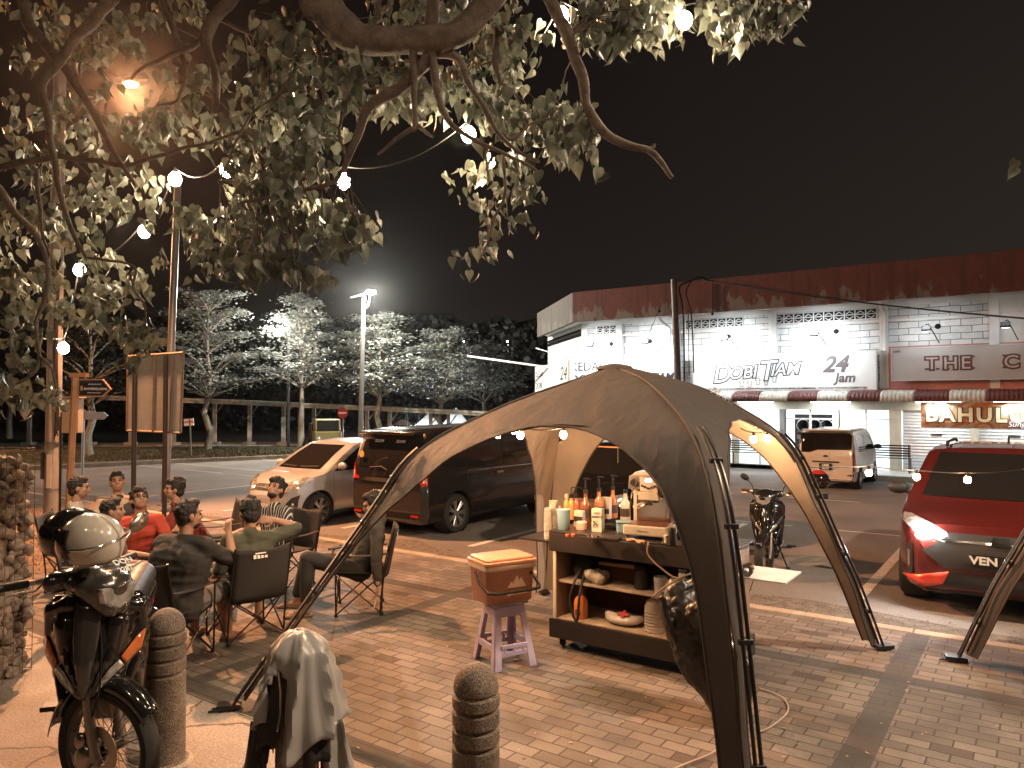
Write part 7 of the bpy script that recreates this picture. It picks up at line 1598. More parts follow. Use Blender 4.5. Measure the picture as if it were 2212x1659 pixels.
def helmet(lab, pos, rz, shell_m, half_m=None, s=1.0, tilt=(0, 0)):
    t_ = thing("helmet", lab, "helmet", pos, rz); t_.rotation_euler = (R(tilt[0]), R(tilt[1]), rz); t_.scale = (s, s, s)
    # open face shell: sphere cut under and in front
    rows = []
    for i in range(17):
        th = R(4 + 118 * i / 16); row = []
        for j in range(41):
            ph = R(-178 + 356 * j / 40); lim = R(118 if abs(ph) < R(52) else 122)
            r_ = .128; zt = th
            if abs(ph) < R(62): zt = min(th, R(64))
            row.append((r_ * .92 * math.sin(zt) * math.sin(ph), r_ * 1.08 * math.sin(zt) * math.cos(ph), r_ * math.cos(zt) + .02))
        rows.append(row)
    a = MB(); a.grid(rows); obj("shell", a, shell_m, t_, solid=.012, angle=60)
    a = MB(); a.ell((0, -.01, .0), (.104, .120, .11)); me = a.mesh("padding")
    for v in me.vertices: v.co.z = max(v.co.z, -.07)
    obj("padding", me, M_blk, t_)
    rows = []
    for i in range(9):
        th = R(50 + 62 * i / 8); rows.append([(.140 * .95 * math.sin(th) * math.sin(R(-80 + 160 * j / 16)), .140 * 1.12 * math.sin(th) * math.cos(R(-80 + 160 * j / 16)), .138 * math.cos(th) + .02) for j in range(17)])
    a = MB(); a.grid(rows); obj("visor", a, half_m or mat("smoke_visor", (.02, .015, .012), .08, var=0, trans=.4, coat=1), t_, solid=.003)
    a = MB(); a.tube([(-.134, 0, .03), (-.136, -.06, .035), (-.10, -.12, .04), (0, -.145, .04), (.10, -.12, .04), (.136, -.06, .035), (.134, 0, .03)], .006, 6); obj("trim", a, M_chrome, t_)
    a = MB(); a.ell((-.132, .02, .03), (.012, .018, .018)); a.ell((.132, .02, .03), (.012, .018, .018)); obj("hinge", a, M_blk, t_)
    return t_
helmet("cream open face helmet with dark visor hung on the black motorcycle's handlebar", AT(200, 1180, 3.93), R(80), mat("cream_helmet", (.52, .47, .40), .18, var=.03, coat=1.0), s=1.15, tilt=(0, -10))
helmet("second, black helmet hung beside the cream one on the motorcycle's bar", AT(160, 1160, 3.98) + Vector((-.02, .05, -.02)), R(95), M_bikeb, s=1.12, tilt=(0, -16))
hs = AT(1768, 1042, 11.2); helmet("red helmet resting on the parked scooter's seat", hs, R(150), mat("red_helmet", (.32, .02, .018), .18, var=.03, coat=1.0), s=1.25)
# a seat-back prop: the helmet sits on the scooter's tail rack
a = MB(); a.box((hs.x, hs.y, hs.z - .20), (.2, .2, .08)); a.tube([(hs.x, hs.y, hs.z - .2), (hs.x - .05, hs.y - .1, hs.z - .36)], .03, 8); rk = obj("tail_rack", a, M_blk, smooth=False)
rk.parent = sc1; rk.matrix_parent_inverse = Matrix.LocRotScale(sc1.location, sc1.rotation_euler, sc1.scale).inverted()
# ================================================================== POLES AND SIGNS ON THE LEFT
M_cpole = mat("painted_concrete_pole", (.28, .26, .235), .8, var=.22, vscale=3, bump=.4); M_galv = mat("galvanised_steel", (.22, .215, .205), .35, .6, var=.12); M_dpost = mat("dark_post", (.035, .028, .024), .6)
gpl = G(112, 1120); pt = AT(132, 30, gpl.y)
up_ = thing("utility_pole", "thick pale concrete utility pole carrying cables and a lamp arm at the far left", "pole", (gpl.x, gpl.y, 0))
dx = (pt.x - gpl.x); 
a = MB(); a.tube([(0, 0, 0), (dx * .12, 0, 1.1), (dx * .121, 0, 1.101), (dx, 0, pt.z)], [.150, .145, .135, .10], 20); obj("shaft", a, M_cpole, up_)
a = MB(); a.box((.03, -.16, .9), (.085, .01, .62)); obj("notice", a, mat("white_notice", (.6, .55, .48), .6), up_, smooth=False)
a = MB(); a.box((-.12, -.11, 1.0), (.04, .06, .5)); obj("cable_cover", a, M_dpost, up_, smooth=False)
a = MB()
for k in range(4): x = .10 + k * .022; a.tube(spline([(x + dx * .12, -.12, 1.5 + .05 * k), (x + dx * .2, -.13, 2.2), (x - .04 + dx * .3, -.13, 3.2), (x - .02 + dx * .5, -.12, 5)], 5), .009, 5)
a.tube(spline([(.12, -.13, 2.0), (.13, -.13, 1.7), (.19, -.15, 1.55), (.12, -.13, 1.75)], 5), .008, 5); a.tube([(.17, -.03, 0), (.17 + dx * .12, -.03, 2.0)], .02, 8); obj("cable", a, M_blk, up_)
a = MB(); 
for z in (.55, 1.42, 2.4): a.lathe([(.153, 0), (.153, .02)], (dx * z / pt.z, 0, z), 20)
obj("steel_band", a, M_galv, up_)
lh = AT(285, 182, gpl.y - .3); a = MB(); b0 = AT(179, 128, gpl.y - .1); rel = Vector((gpl.x, gpl.y, 0)); b1 = AT(130, 100, gpl.y)
a.tube([b1 - rel, b0 - rel, lh - rel + Vector((-.2, 0, .12))], .03, 8); a.tube([AT(180, 146, gpl.y) - rel, AT(262, 180, gpl.y - .25) - rel], .012, 6); obj("lamp_arm", a, M_galv, up_)
a = MB(); me = None; a.ell(lh - rel + Vector((-.02, 0, .06)), (.34, .13, .09)); obj("lamp_head", a, M_galv, up_)
M_sod = mat("sodium_lamp", (1, 1, 1), .4, var=0, emit=(1.0, .42, .16), es=60); a = MB(); a.ell(lh - rel + Vector((0, -.04, -.02)), (.14, .08, .06)); obj("lamp_glass", a, M_sod, up_)
light("street_lamp_light", 'SPOT', lh + Vector((.1, -.10, -.25)), 5200, SODIUM, .12, (-2.0, 10.5, 0), 126, .35)
# junction box and name sign
jb = thing("junction_box", "cream metal junction box strapped to the concrete pole", "box", AT(157, 898, 13.6)); a = MB(); a.box((0, 0, 0), (.30, .18, .62)); obj("cabinet", a, mat("cream_cabinet", (.50, .40, .28), .5), jb, smooth=False, bevel=.01); a = MB(); a.box((0, -.005, .335), (.36, .24, .03)); obj("lid", a, mat("cream_cabinet"), jb, smooth=False)
dp = 12.6; pb0 = G(150, 1120); p_top = AT(163, 812, dp)
ns = thing("street_sign", "pointed dark street name sign on a tan leaning post reading JALAN BUNGA KEKWA", "street sign", (AT(146, 1100, dp).x, dp, 0))
rel = Vector(ns.location); M_tan = mat("tan_paint", (.40, .22, .12), .55); a = MB(); a.tube([Vector((0, 0, 0)), p_top - rel + Vector((0, 0, 0))], .055, 8); a.b2(p_top - rel + Vector((-.08, -.05, -.02)), p_top - rel + Vector((.20, .05, .05))); obj("post", a, M_tan, ns, smooth=False)
c0 = AT(170, 838, dp) - rel
def arrow(w_, h, t0_, y0, y1): a = MB(); a.prism([(0 + t0_, -h / 2 + t0_), (w_ - .14, -h / 2 + t0_ * 1.0), (w_ - t0_ * 1.2, -.02), (w_ - .14, h / 2 - t0_), (0 + t0_, h / 2 - t0_)], y0, y1, 'xz'); return a
a = arrow(.55, .30, 0, -.02, .02); me = a.mesh("frame"); me.transform(Matrix.Translation(c0)); obj("frame", me, M_tan, ns, smooth=False)
a = arrow(.55, .30, .022, -.026, -.021); me = a.mesh("panel"); me.transform(Matrix.Translation(c0)); obj("panel", me, mat("navy_sign", (.018, .02, .03), .4, var=0), ns, smooth=False)
text("JALAN BUNGA KEKWA", .055, M_platew, parent=ns, M=frameM(c0 + Vector((.105, -.028, -.03)), (1, 0, -.02), (.02, 0, 1)), sx=.68, ext=.001, bold=.001); text("45300 SUNGAI BESAR", .03, M_platew, parent=ns, M=frameM(c0 + Vector((.16, -.028, -.09)), (1, 0, -.02), (.02, 0, 1)), sx=.8, ext=.001)
a = MB(); [a.tube([c0 + Vector((.18 + k * .045, -.028, .05)), c0 + Vector((.20 + k * .045, -.028, .075)), c0 + Vector((.215 + k * .045, -.028, .05))], .004, 4) for k in range(5)]; obj("jawi_script", a, M_platew, ns)
a = MB(); a.ell(c0 + Vector((.065, -.028, -.005)), (.026, .003, .045)); obj("emblem", a, M_tan, ns)
# pale far direction sign
D3 = 24.0; ds = thing("direction_sign", "pale blue white arrow sign on a white post beyond the concrete pole", "sign", (AT(178, 1000, D3).x, D3, ROAD)); rel = Vector(ds.location)
a = MB(); a.tube([(0, 0, 0), AT(180, 925, D3) - rel, AT(181, 885, D3) - rel], .045, 8); obj("post", a, mat("bluish_white", (.40, .48, .58), .5), ds)
a = MB(); c0 = AT(182, 898, D3) - rel; a.prism([(0, -.12), (.62, -.12), (.76, 0), (.62, .12), (.2, .12), (.16, .15), (0, .15)], -.03, .03, 'xz'); me = a.mesh("board"); me.transform(Matrix.Translation(c0)); obj("board", me, mat("bluish_white"), ds, smooth=False)
# big signboard seen from behind
Db = 14.2; c = [AT(277, 770, Db), AT(396, 762, Db - .15), AT(390, 935, Db - .15), AT(275, 930, Db)]; sb = thing("signboard", "large tan signboard seen from behind on two dark posts", "signboard", (c[3].x + .5, Db, 0)); rel = Vector(sb.location)
a = MB(); q = [p - rel for p in c]; th_ = Vector((0, .06, 0)); a.add([*q, *[p + th_ for p in q]], [(0, 1, 2, 3), (7, 6, 5, 4), (0, 4, 5, 1), (1, 5, 6, 2), (2, 6, 7, 3), (3, 7, 4, 0)]); obj("board", a, mat("grey_board", (.30, .30, .28), .55, var=.1), sb, smooth=False)
a = MB()
for i in range(4): p_, r_ = q[i], q[(i + 1) % 4]; a.tube([p_ + Vector((0, -.02, 0)), r_ + Vector((0, -.02, 0))], .022, 4)
for f in (.17, .50, .83): a.tube([q[0].lerp(q[1], f) + Vector((0, -.03, 0)), q[3].lerp(q[2], f) + Vector((0, -.03, 0))], .025, 4)
obj("rib", a, mat("brown_rib", (.16, .12, .085), .6), sb, smooth=False)
for px_ in (288, 355): a = MB(); b_ = AT(px_, 1090, Db - .2); t2_ = AT(px_, 768, Db - .2); a.tube([Vector((b_.x, b_.y, 0)) - rel, Vector((b_.x, b_.y, t2_.z)) - rel], .045, 8); obj("post", a, M_dpost, sb)
# slim silver pole
sb0 = G(356, 1090); tt = AT(384, 395, sb0.y); sp_ = thing("light_pole", "slim silver steel pole leaning slightly in front of the signboard", "pole", (sb0.x, sb0.y, 0)); a = MB(); a.tube([(0, 0, 0), (tt.x - sb0.x, 0, tt.z)], [.085, .07], 16); obj("shaft", a, M_galv, sp_); a = MB(); a.lathe([(.16, 0), (.16, .02), (.09, .03)], n=16); obj("base_plate", a, M_galv, sp_)
# caution sign, no entry sign
Dw = 30.; aw = thing("caution_sign", "small white sign with red letters AWAS on a thin post by the path", "sign", (AT(414, 958, Dw).x, Dw, ROAD)); rel = Vector(aw.location); a = MB(); a.tube([(0, 0, 0), AT(410, 905, Dw) - rel], .03, 6); obj("post", a, M_galv, aw); p0 = AT(408, 912, Dw) - rel; a = MB(); a.box(p0, (.38, .03, .28), ry=-.08); obj("board", a, M_signw, aw, smooth=False); text("AWAS", .14, mat("red_ink", (.4, .04, .03), .6, var=0), parent=aw, M=frameM(p0 + Vector((-.17, -.018, -.05)), (1, 0, .08), (-.08, 0, 1)), ext=.001, bold=.004, sx=.95)
Dn = 32.; nn_ = thing("no_entry_sign", "round red no entry sign with white bar beside the streetlight pole", "sign", (AT(741, 950, Dn).x, Dn, ROAD)); rel = Vector(nn_.location); a = MB(); a.tube([(0, 0, 0), AT(740, 885, Dn) - rel + Vector((0, .04, 0))], .035, 6); obj("post", a, M_galv, nn_); p0 = AT(740, 892, Dn) - rel; a = MB(); a.lathe([(.001, -.01), (.22, -.01), (.22, .01)], p0, 24, 'y'); obj("disc", a, mat("sign_red", (.42, .03, .025), .5), nn_); a = MB(); a.box(p0 + Vector((0, -.014, 0)), (.32, .006, .07)); obj("bar", a, M_signw, nn_, smooth=False)
# ================================================================== ROOFED WALKWAY
DW_ = 38.7; wk = thing("roofed_walkway", "long low roofed walkway on slim posts across the road", "walkway", (AT(500, 870, DW_).x, DW_, ROAD)); rel = Vector(wk.location)
def wz(px): return interp([(-400, 828), (52, 848), (518, 864), (1021, 887), (1250, 899)], px)
a = MB()
for p0_, p1_ in ((-400, 52), (52, 518), (518, 1021), (1021, 1250)):
    A0, A1 = AT(p0_, wz(p0_), DW_), AT(p1_, wz(p1_), DW_)
    for dz0, dz1, y0, y1 in ((0, -.10, -1.2, 1.2), (-.10, -.22, -1.15, -1.05)):
        a.add([A0 + Vector((0, y0, dz0)) - rel, A1 + Vector((0, y0, dz0)) - rel, A1 + Vector((0, y1, dz0)) - rel, A0 + Vector((0, y1, dz0)) - rel, A0 + Vector((0, y0, dz1)) - rel, A1 + Vector((0, y0, dz1)) - rel, A1 + Vector((0, y1, dz1)) - rel, A0 + Vector((0, y1, dz1)) - rel], [(0, 1, 2, 3), (7, 6, 5, 4), (0, 4, 5, 1), (1, 5, 6, 2), (2, 6, 7, 3), (3, 7, 4, 0)])
obj("roof", a, mat("walkway_roof", (.36, .33, .27), .5, .3, var=.3), wk, smooth=False)
for px_ in (-60, 61, 192, 281, 374, 462, 538, 611, 677, 792, 841, 930, 968):
    g0 = AT(px_, 964, DW_ - .6); top_ = AT(px_, wz(px_) + 5, DW_ - .6); a = MB(); a.b2(Vector((g0.x - .09, g0.y, ROAD)) - rel, Vector((g0.x + .09, g0.y + .14, top_.z - .08)) - rel); a.tube([Vector((g0.x, g0.y, top_.z - .75)) - rel, Vector((g0.x + .42, g0.y, top_.z - .16)) - rel], .035, 5); a.b2(Vector((g0.x - .25, g0.y - .2, ROAD)) - rel, Vector((g0.x + .25, g0.y + .3, ROAD + .28)) - rel); obj("post", a, mat("walkway_post", (.36, .33, .28), .7), wk, smooth=False)
# ================================================================== STREETLIGHTS
Ds = 33.0; hd = AT(800, 632, Ds); bs = AT(778, 960, Ds)
sl_ = thing("street_light", "solar street light with bright white head above the far trees", "street light", (bs.x, Ds, ROAD)); rel = Vector(sl_.location); tp_ = AT(786, 642, Ds)
a = MB(); a.tube([(0, 0, 0), tp_ - rel], [.13, .09], 12); a.tube(spline([AT(785, 668, Ds) - rel, AT(795, 660, Ds) - rel, AT(799, 638, Ds) - rel], 4), .04, 6); obj("pole", a, M_galv, sl_)
a = MB(); c_ = AT(783, 636, Ds) - rel; a.box(c_, (.95, .7, .05), ry=-.25, rx=.2); obj("solar_panel", a, mat("solar_glass", (.12, .12, .12), .2), sl_, smooth=False)
M_lamphot = mat("white_lamp", (1, 1, 1), .4, var=0, emit=(.93, .97, 1.0), es=120); a = MB(); a.ell(hd - rel + Vector((.05, -.15, 0)), (.24, .12, .10)); obj("lamp_head", a, M_lamphot, sl_)
light("street_lamp_light", 'POINT', hd + Vector((.1, -.6, -.22)), 3200, (1.0, .98, .88), .15); 
Ds2 = 37.; h2 = AT(611, 712, Ds2); s2_ = thing("street_light", "farther street light glowing among the crowns of the left trees", "street light", (h2.x + .3, Ds2, ROAD)); rel = Vector(s2_.location); a = MB(); a.tube([(0, 0, 0), (0, 0, h2.z + .5), (-.2, 0, h2.z + .6 )], .08, 8); obj("pole", a, M_galv, s2_); a = MB(); a.ell(h2 - rel, (.22, .14, .12)); obj("lamp_head", a, M_lamphot, s2_)
light("street_lamp_light", 'POINT', h2 + Vector((0, -1.6, -.1)), 600, (1.0, .98, .88), .15)
# unseen street light, added right of the picture as fill for paving and road
b3 = thing("street_light", "added tall street light out of view on the right, fill for the pavement", "street light", (9.5, 2.2, 0)); a = MB(); a.tube([(0, 0, 0), (0, 0, 8.2), (-.3, .3, 8.6), (-1.2, 1.2, 8.7)], [.12, .08, .05, .04], 12); obj("pole", a, M_galv, b3); a = MB(); a.ell((-1.3, 1.3, 8.68), (.3, .2, .08)); obj("lamp_head", a, M_lamphot, b3)
light("street_lamp_light", 'SPOT', (8.2, 3.5, 8.5), 2900, (1.0, .74, .52), .2, (5.4, 7.0, 0), 108, .6)
b4 = thing("street_light", "added tall sodium street light out of view on the left, warming the road", "street light", (-27.5, 21, ROAD)); a = MB(); a.tube([(0, 0, 0), (0, 0, 9.4), (.4, -.1, 9.8), (2.0, -.3, 9.9)], [.14, .09, .05, .04], 12); obj("pole", a, M_galv, b4); a = MB(); a.ell((2.1, -.3, 9.88), (.35, .18, .09)); obj("lamp_head", a, M_galv, b4); a = MB(); a.ell((2.1, -.3, 9.80), (.18, .1, .06)); obj("lamp_glass", a, M_sod, b4)  # unseen lamp, added to warm the far road on the left
light("street_lamp_light", 'SPOT', (-25.4, 20.7, 9.45), 5200, (1.0, .47, .23), .15, (-13, 21, 0), 135, .4)
# tiny far lamps
for i, (px_, py_) in enumerate(((1002, 735), (1097, 736), (1106, 747), (1324, 850))):
    if i == 3: continue
    q = AT(px_, py_, 120); t_ = thing("street_light", ["tiny far lamp over the right tree crown", "upper of two tiny far lamps left of the building", "lower of two tiny far lamps left of the building"][i], "street light", (q.x, q.y, -.5)); a = MB(); a.tube([(0, 0, 0), (0, 0, q.z + .5)], .08, 6); obj("pole", a, M_galv, t_); a = MB(); a.ell((0, -.2, q.z + .5), (.28, .2, .22)); obj("lamp_head", a, M_lamphot, t_)
# lit stall tents far behind the walkway
for i, (px_, w_, pk) in enumerate(((925, 55, 893), (985, 60, 880), (868, 40, 905))):
    Dt = 48; a0 = AT(px_ - w_ / 2, 918, Dt); a1 = AT(px_ + w_ / 2, 918, Dt); pk_ = AT(px_, pk, Dt + 1.5)
    t_ = thing("market_tent", ["lit white peaked tent far behind the walkway, middle", "tallest lit white peaked tent beside the canopy's edge", "small brownish tent left of the lit ones"][i], "tent", ((a0.x + a1.x) / 2, Dt, -.6)); rel = Vector(t_.location); a = MB(); b0_ = [a0, a1, a1 + Vector((0, 3, 0)), a0 + Vector((0, 3, 0))]; a.add([p - rel for p in b0_] + [pk_ - rel], [(0, 1, 4), (1, 2, 4), (2, 3, 4), (3, 0, 4)]); obj("roof", a, mat("tent_white", (.6, .6, .58), .7) if i < 2 else mat("tent_brown", (.2, .12, .1), .7), t_, smooth=False)
    for p in b0_: a = MB(); a.tube([Vector((p.x, p.y, -.6)) - rel, p - rel], .04, 5); obj("post", a, M_galv, t_)
for i, (px_, D_) in enumerate(((880, 47), (905, 46), (940, 46), (965, 45))):
    q = AT(px_, 926 + (i % 2) * 3, D_); t_ = thing("stall_lamp", ["leftmost stall lamp under the far tents", "second stall lamp from the left under the far tents", "third stall lamp from the left under the far tents", "rightmost stall lamp under the far tents"][i], "lamp", q, 0, "lamps on the far stalls"); a = MB(); a.ell((0, 0, 0), (.16, .1, .10)); obj("bulb", a, M_lamphot, t_); a = MB(); a.tube([(0, 0, .1), (0, 0, .9)], .02, 5); obj("cord", a, M_blk, t_)
light("stall_light", 'POINT', AT(930, 925, 46.5), 500, COOL, .3)
# ================================================================== TREES
def bark_mat(name, c1, c2):
    m, t, N, b = nodes_of(name); co = N("ShaderNodeTexCoord"); n = N("ShaderNodeTexNoise", Scale=14.0, Detail=8.0, Roughness=.7); t.links.new(co.outputs["Object"], n.inputs["Vector"])
    t.links.new(ramp_node(t, n.outputs[0], [(.3, c1), (.7, c2)]), b.inputs["Base Color"]); b.inputs["Roughness"].default_value = .85
    bp = N("ShaderNodeBump", Strength=1.0, Distance=.03); t.links.new(n.outputs[0], bp.inputs["Height"]); t.links.new(bp.outputs[0], b.inputs["Normal"]); return m
def leaf_mat(name, c1, c2, tr=.3, rough=.45):
    m, t, N, b = nodes_of(name); gi = t.nodes.new("ShaderNodeNewGeometry"); c = ramp_node(t, gi.outputs["Random Per Island"], [(0, c1), (.8, c2), (1, tuple(min(1, q * 1.5) for q in c2))])
    co = N("ShaderNodeTexCoord"); n = N("ShaderNodeTexNoise", Scale=30.0, Detail=4.0); t.links.new(co.outputs["Object"], n.inputs["Vector"]); mr = N("ShaderNodeMapRange", i1=.3, i2=.7, i3=.75, i4=1.2); t.links.new(n.outputs[0], mr.inputs[0])
    vm = N("ShaderNodeVectorMath", op='SCALE'); t.links.new(c, vm.inputs[0]); t.links.new(mr.outputs[0], vm.inputs["Scale"]); t.links.new(vm.outputs[0], b.inputs["Base Color"]); b.inputs["Roughness"].default_value = rough
    tn = t.nodes.new("ShaderNodeBsdfTranslucent"); t.links.new(vm.outputs[0], tn.inputs[0]); ms = t.nodes.new("ShaderNodeMixShader"); ms.inputs[0].default_value = tr; t.links.new(b.outputs[0], ms.inputs[1]); t.links.new(tn.outputs[0], ms.inputs[2]); t.links.new(ms.outputs[0], t.nodes["Material Output"].inputs[0]); return m
M_bark = bark_mat("fig_bark", (.045, .032, .025), (.15, .105, .078)); M_leaf = leaf_mat("fig_leaf", (.035, .039, .028), (.105, .112, .085))
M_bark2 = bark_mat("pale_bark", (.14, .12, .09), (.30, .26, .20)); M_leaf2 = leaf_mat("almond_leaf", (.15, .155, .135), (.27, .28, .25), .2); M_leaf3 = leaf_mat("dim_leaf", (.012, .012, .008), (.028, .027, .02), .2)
# --- foreground tree: branches surveyed from the picture, each with its own distance
DEP = lambda px, py: 4.6 + 1.3 * pnoise(Vector((px / 260, py / 260, 1.7)))
def br(pts, r0, r1, D=None):
    n = len(pts); return [(AT(px, py, (D if D else DEP(px, py))), (r0 + (r1 - r0) * i / (n - 1)) * (D or 4.6) / 1615) for i, (px, py) in enumerate(pts)]
BR = [br([(630, -420), (655, -160), (690, -10), (745, 66), (807, 86), (917, 88), (990, 70), (1055, 6), (1120, -90), (1200, -220)], 44, 20, 4.2),
      br([(925, -260), (929, -60), (933, 40), (935, 110)], 20, 13, 4.2), br([(934, 105), (915, 140), (870, 185), (805, 228), (776, 290), (748, 350), (735, 372)], 17, 5, 4.25),
      br([(933, 112), (946, 204), (960, 248), (1015, 295), (1099, 335), (1157, 368)], 9, 3, 4.2), br([(935, 114), (990, 128), (1011, 175), (1048, 241), (1077, 288), (1117, 324), (1165, 350)], 10, 3, 4.25),
      br([(1160, -180), (1175, -40), (1219, 62), (1252, 153), (1270, 226), (1303, 284), (1354, 313), (1398, 323), (1425, 350), (1452, 383)], 16, 5, 4.3), br([(1398, 323), (1408, 318), (1414, 311)], 5, 3, 4.3),
      br([(890, 92), (894, 190), (895, 270), (880, 284), (848, 306), (815, 333)], 9, 3, 4.2), br([(895, 268), (912, 284), (938, 299)], 5, 3, 4.2), br([(1051, 321), (1053, 360), (1051, 394)], 3, 2, 4.25),
      br([(1088, 330), (1084, 427), (1063, 488), (1040, 560)], 4, 1.5, 4.3), br([(1075, 60), (1072, 120), (1083, 175)], 10, 5, 4.4), br([(1085, 290), (1105, 300), (1140, 270), (1200, 250)], 4, 2, 4.3),
      br([(300, -240), (262, -60), (237, 0), (204, 40), (164, 80), (128, 135), (98, 175), (98, 226), (109, 277), (120, 357), (135, 437), (157, 503), (186, 558)], 16, 4, 4.4),
      br([(20, -180), (55, 22), (91, 87), (146, 157), (197, 233), (237, 313), (292, 401)], 14, 4, 4.6), br([(560, -200), (520, -50), (496, 0), (448, 66), (448, 109), (470, 175), (463, 248)], 20, 6, 4.7),
      br([(330, -150), (346, 0), (375, 58), (397, 138), (390, 211), (343, 233)], 8, 3, 4.9), br([(448, 80), (397, 109), (313, 146), (284, 171)], 7, 3, 4.8), br([(-60, 372), (0, 365), (109, 340), (190, 345), (270, 357), (365, 328), (452, 310), (529, 281)], 8, 3, 4.8),
      br([(735, 372), (711, 397), (620, 419), (521, 437)], 6, 3, 4.3), br([(-40, 380), (0, 412), (36, 467), (84, 518), (106, 583)], 10, 4, 4.2), br([(80, 365), (88, 474), (91, 510), (110, 560)], 5, 2, 4.4), br([(470, 44), (518, 62), (569, 102), (583, 146)], 5, 2, 4.8),
      br([(101, 555), (104, 644), (77, 693), (82, 753), (74, 803), (41, 827)], 5, 3, 4.2), br([(82, 770), (110, 800), (125, 840)], 3, 2, 4.2), br([(186, 558), (265, 567), (293, 581), (284, 617), (309, 658), (312, 699)], 3.5, 2, 4.5), br([(640, 150), (600, 200), (540, 250), (500, 330), (470, 400)], 5, 2, 4.6), br([(700, 40), (690, 100), (700, 200), (690, 290)], 6, 2, 4.5), br([(780, 160), (735, 260), (748, 345)], 4, 3, 4.4)]
tr0 = Vector((-2.9, -1.6, 0)); tree = thing("fig_tree", "overhanging heart leaved tree spreading its branches over the whole upper left", "tree", tr0)
a = MB(); hubz = AT(630, -420, 4.2)
a.tube(spline([(0, 0, 0), (.1, .1, 1.6), (.0, .4, 3.2), (.4, 1.4, 4.6), tuple(Vector(hubz) - tr0)], 6), [.34] * 3 + [.30] * 6 + [.24] * 6 + [.20] * 6 + [.12] * 4, 18); a.tube(spline([(.2, .9, 4.0), (-.6, 3.0, 4.9), tuple(AT(300, -240, 4.4) - tr0)], 6), [.16] * 5 + [.09] * 8, 12); a.tube(spline([(-.2, 2.0, 4.6), (-1.0, 4.0, 4.8), tuple(AT(20, -180, 4.6) - tr0)], 6), [.10] * 5 + [.06] * 8, 10); a.tube(spline([(.6, 2.2, 5.0), (.5, 4, 5.2), tuple(AT(560, -200, 4.7) - tr0)], 6), [.12] * 5 + [.06] * 8, 10); a.tube(spline([(.4, 1.4, 4.6), (2.0, 3.5, 5.4), tuple(AT(1160, -180, 4.3) - tr0)], 6), [.14] * 5 + [.06] * 8, 10)
a.ell(AT(685, 5, 4.15) - tr0, (.10, .09, .11)); obj("trunk", a, M_bark, tree)
a = MB(); tips = []
for b_ in BR:
    pts = [p for p, _ in b_]; rs = [r_ for _, r_ in b_]; sp2 = spline(pts, 5); n = len(sp2); rr = [interp([(i / (len(rs) - 1), rs[i]) for i in range(len(rs))], k / (n - 1)) for k in range(n)]
    sp2 = [p + Vector((pnoise(p * 6), pnoise(p * 6 + Vector((5, 0, 0))), pnoise(p * 6 + Vector((0, 9, 0))))) * .02 for p in sp2]; a.tube([p - tr0 for p in sp2], [r_ * (1 + .22 * pnoise(p * 7)) for r_, p in zip(rr, sp2)], 10); tips += sp2[n // 4::2]
CLU = [(60, 60, 80, 60, 60), (200, 85, 90, 60, 70), (290, 40, 60, 35, 45), (250, 85, 50, 35, 35), (410, 25, 50, 30, 45), (20, 125, 30, 45, 22), (40, 240, 50, 50, 45), (430, 180, 70, 55, 75), (350, 270, 90, 60, 110), (260, 230, 60, 50, 60), (150, 250, 60, 60, 70), (80, 330, 80, 50, 70), (60, 430, 70, 60, 75), (200, 380, 90, 60, 110), (300, 420, 60, 60, 60), (560, 230, 80, 60, 110), (620, 330, 100, 75, 190), (520, 330, 80, 60, 100), (480, 480, 100, 65, 150), (600, 450, 100, 60, 170), (690, 480, 90, 50, 150), (745, 480, 50, 45, 60), (640, 560, 80, 40, 100), (540, 560, 75, 45, 100), (450, 545, 50, 40, 40), (590, 60, 60, 50, 60), (640, 125, 60, 55, 90), (680, 220, 55, 65, 100), (560, 140, 50, 40, 40), (830, 50, 90, 45, 100), (820, 170, 80, 50, 130), (900, 210, 80, 45, 110), (740, 180, 50, 50, 60), (1080, 50, 40, 50, 50), (1050, 150, 70, 50, 120), (1100, 140, 40, 50, 60), (970, 200, 80, 50, 110), (1010, 35, 45, 35, 35), (960, 40, 40, 35, 30), (860, 10, 120, 25, 70), (1320, 35, 110, 50, 230), (1440, 30, 90, 45, 190), (1560, 25, 80, 40, 170), (1650, 30, 55, 45, 120), (1230, 40, 40, 60, 60), (1200, 260, 60, 40, 130), (1240, 305, 38, 50, 110), (1135, 250, 55, 40, 70), (1075, 265, 50, 50, 70), (1100, 380, 50, 45, 70), (1045, 420, 38, 45, 50), (1110, 420, 30, 30, 22), (1070, 500, 35, 35, 30), (1050, 555, 38, 22, 18), (1020, 525, 20, 25, 12), (100, 620, 90, 45, 90), (230, 620, 90, 40, 100), (300, 715, 45, 38, 70), (150, 560, 80, 50, 60), (20, 620, 35, 40, 35), (60, 690, 50, 40, 40), (30, 770, 40, 50, 50), (100, 855, 32, 34, 36), (300, 765, 25, 35, 18), (160, 670, 70, 35, 45), (25, 860, 35, 40, 35), (255, 560, 50, 40, 40), (330, 560, 30, 30, 0), (0, 520, 40, 60, 40), (130, 470, 50, 40, 40), (220, 480, 40, 40, 30)]
lv = MB(); LS = [(.26, -.07), (.46, .10), (.50, .34), (.40, .60), (.22, .86), (.07, 1.08)]; MS = [(0, .04), (0, .16), (0, .36), (0, .62), (0, .88), (0, 1.28)]
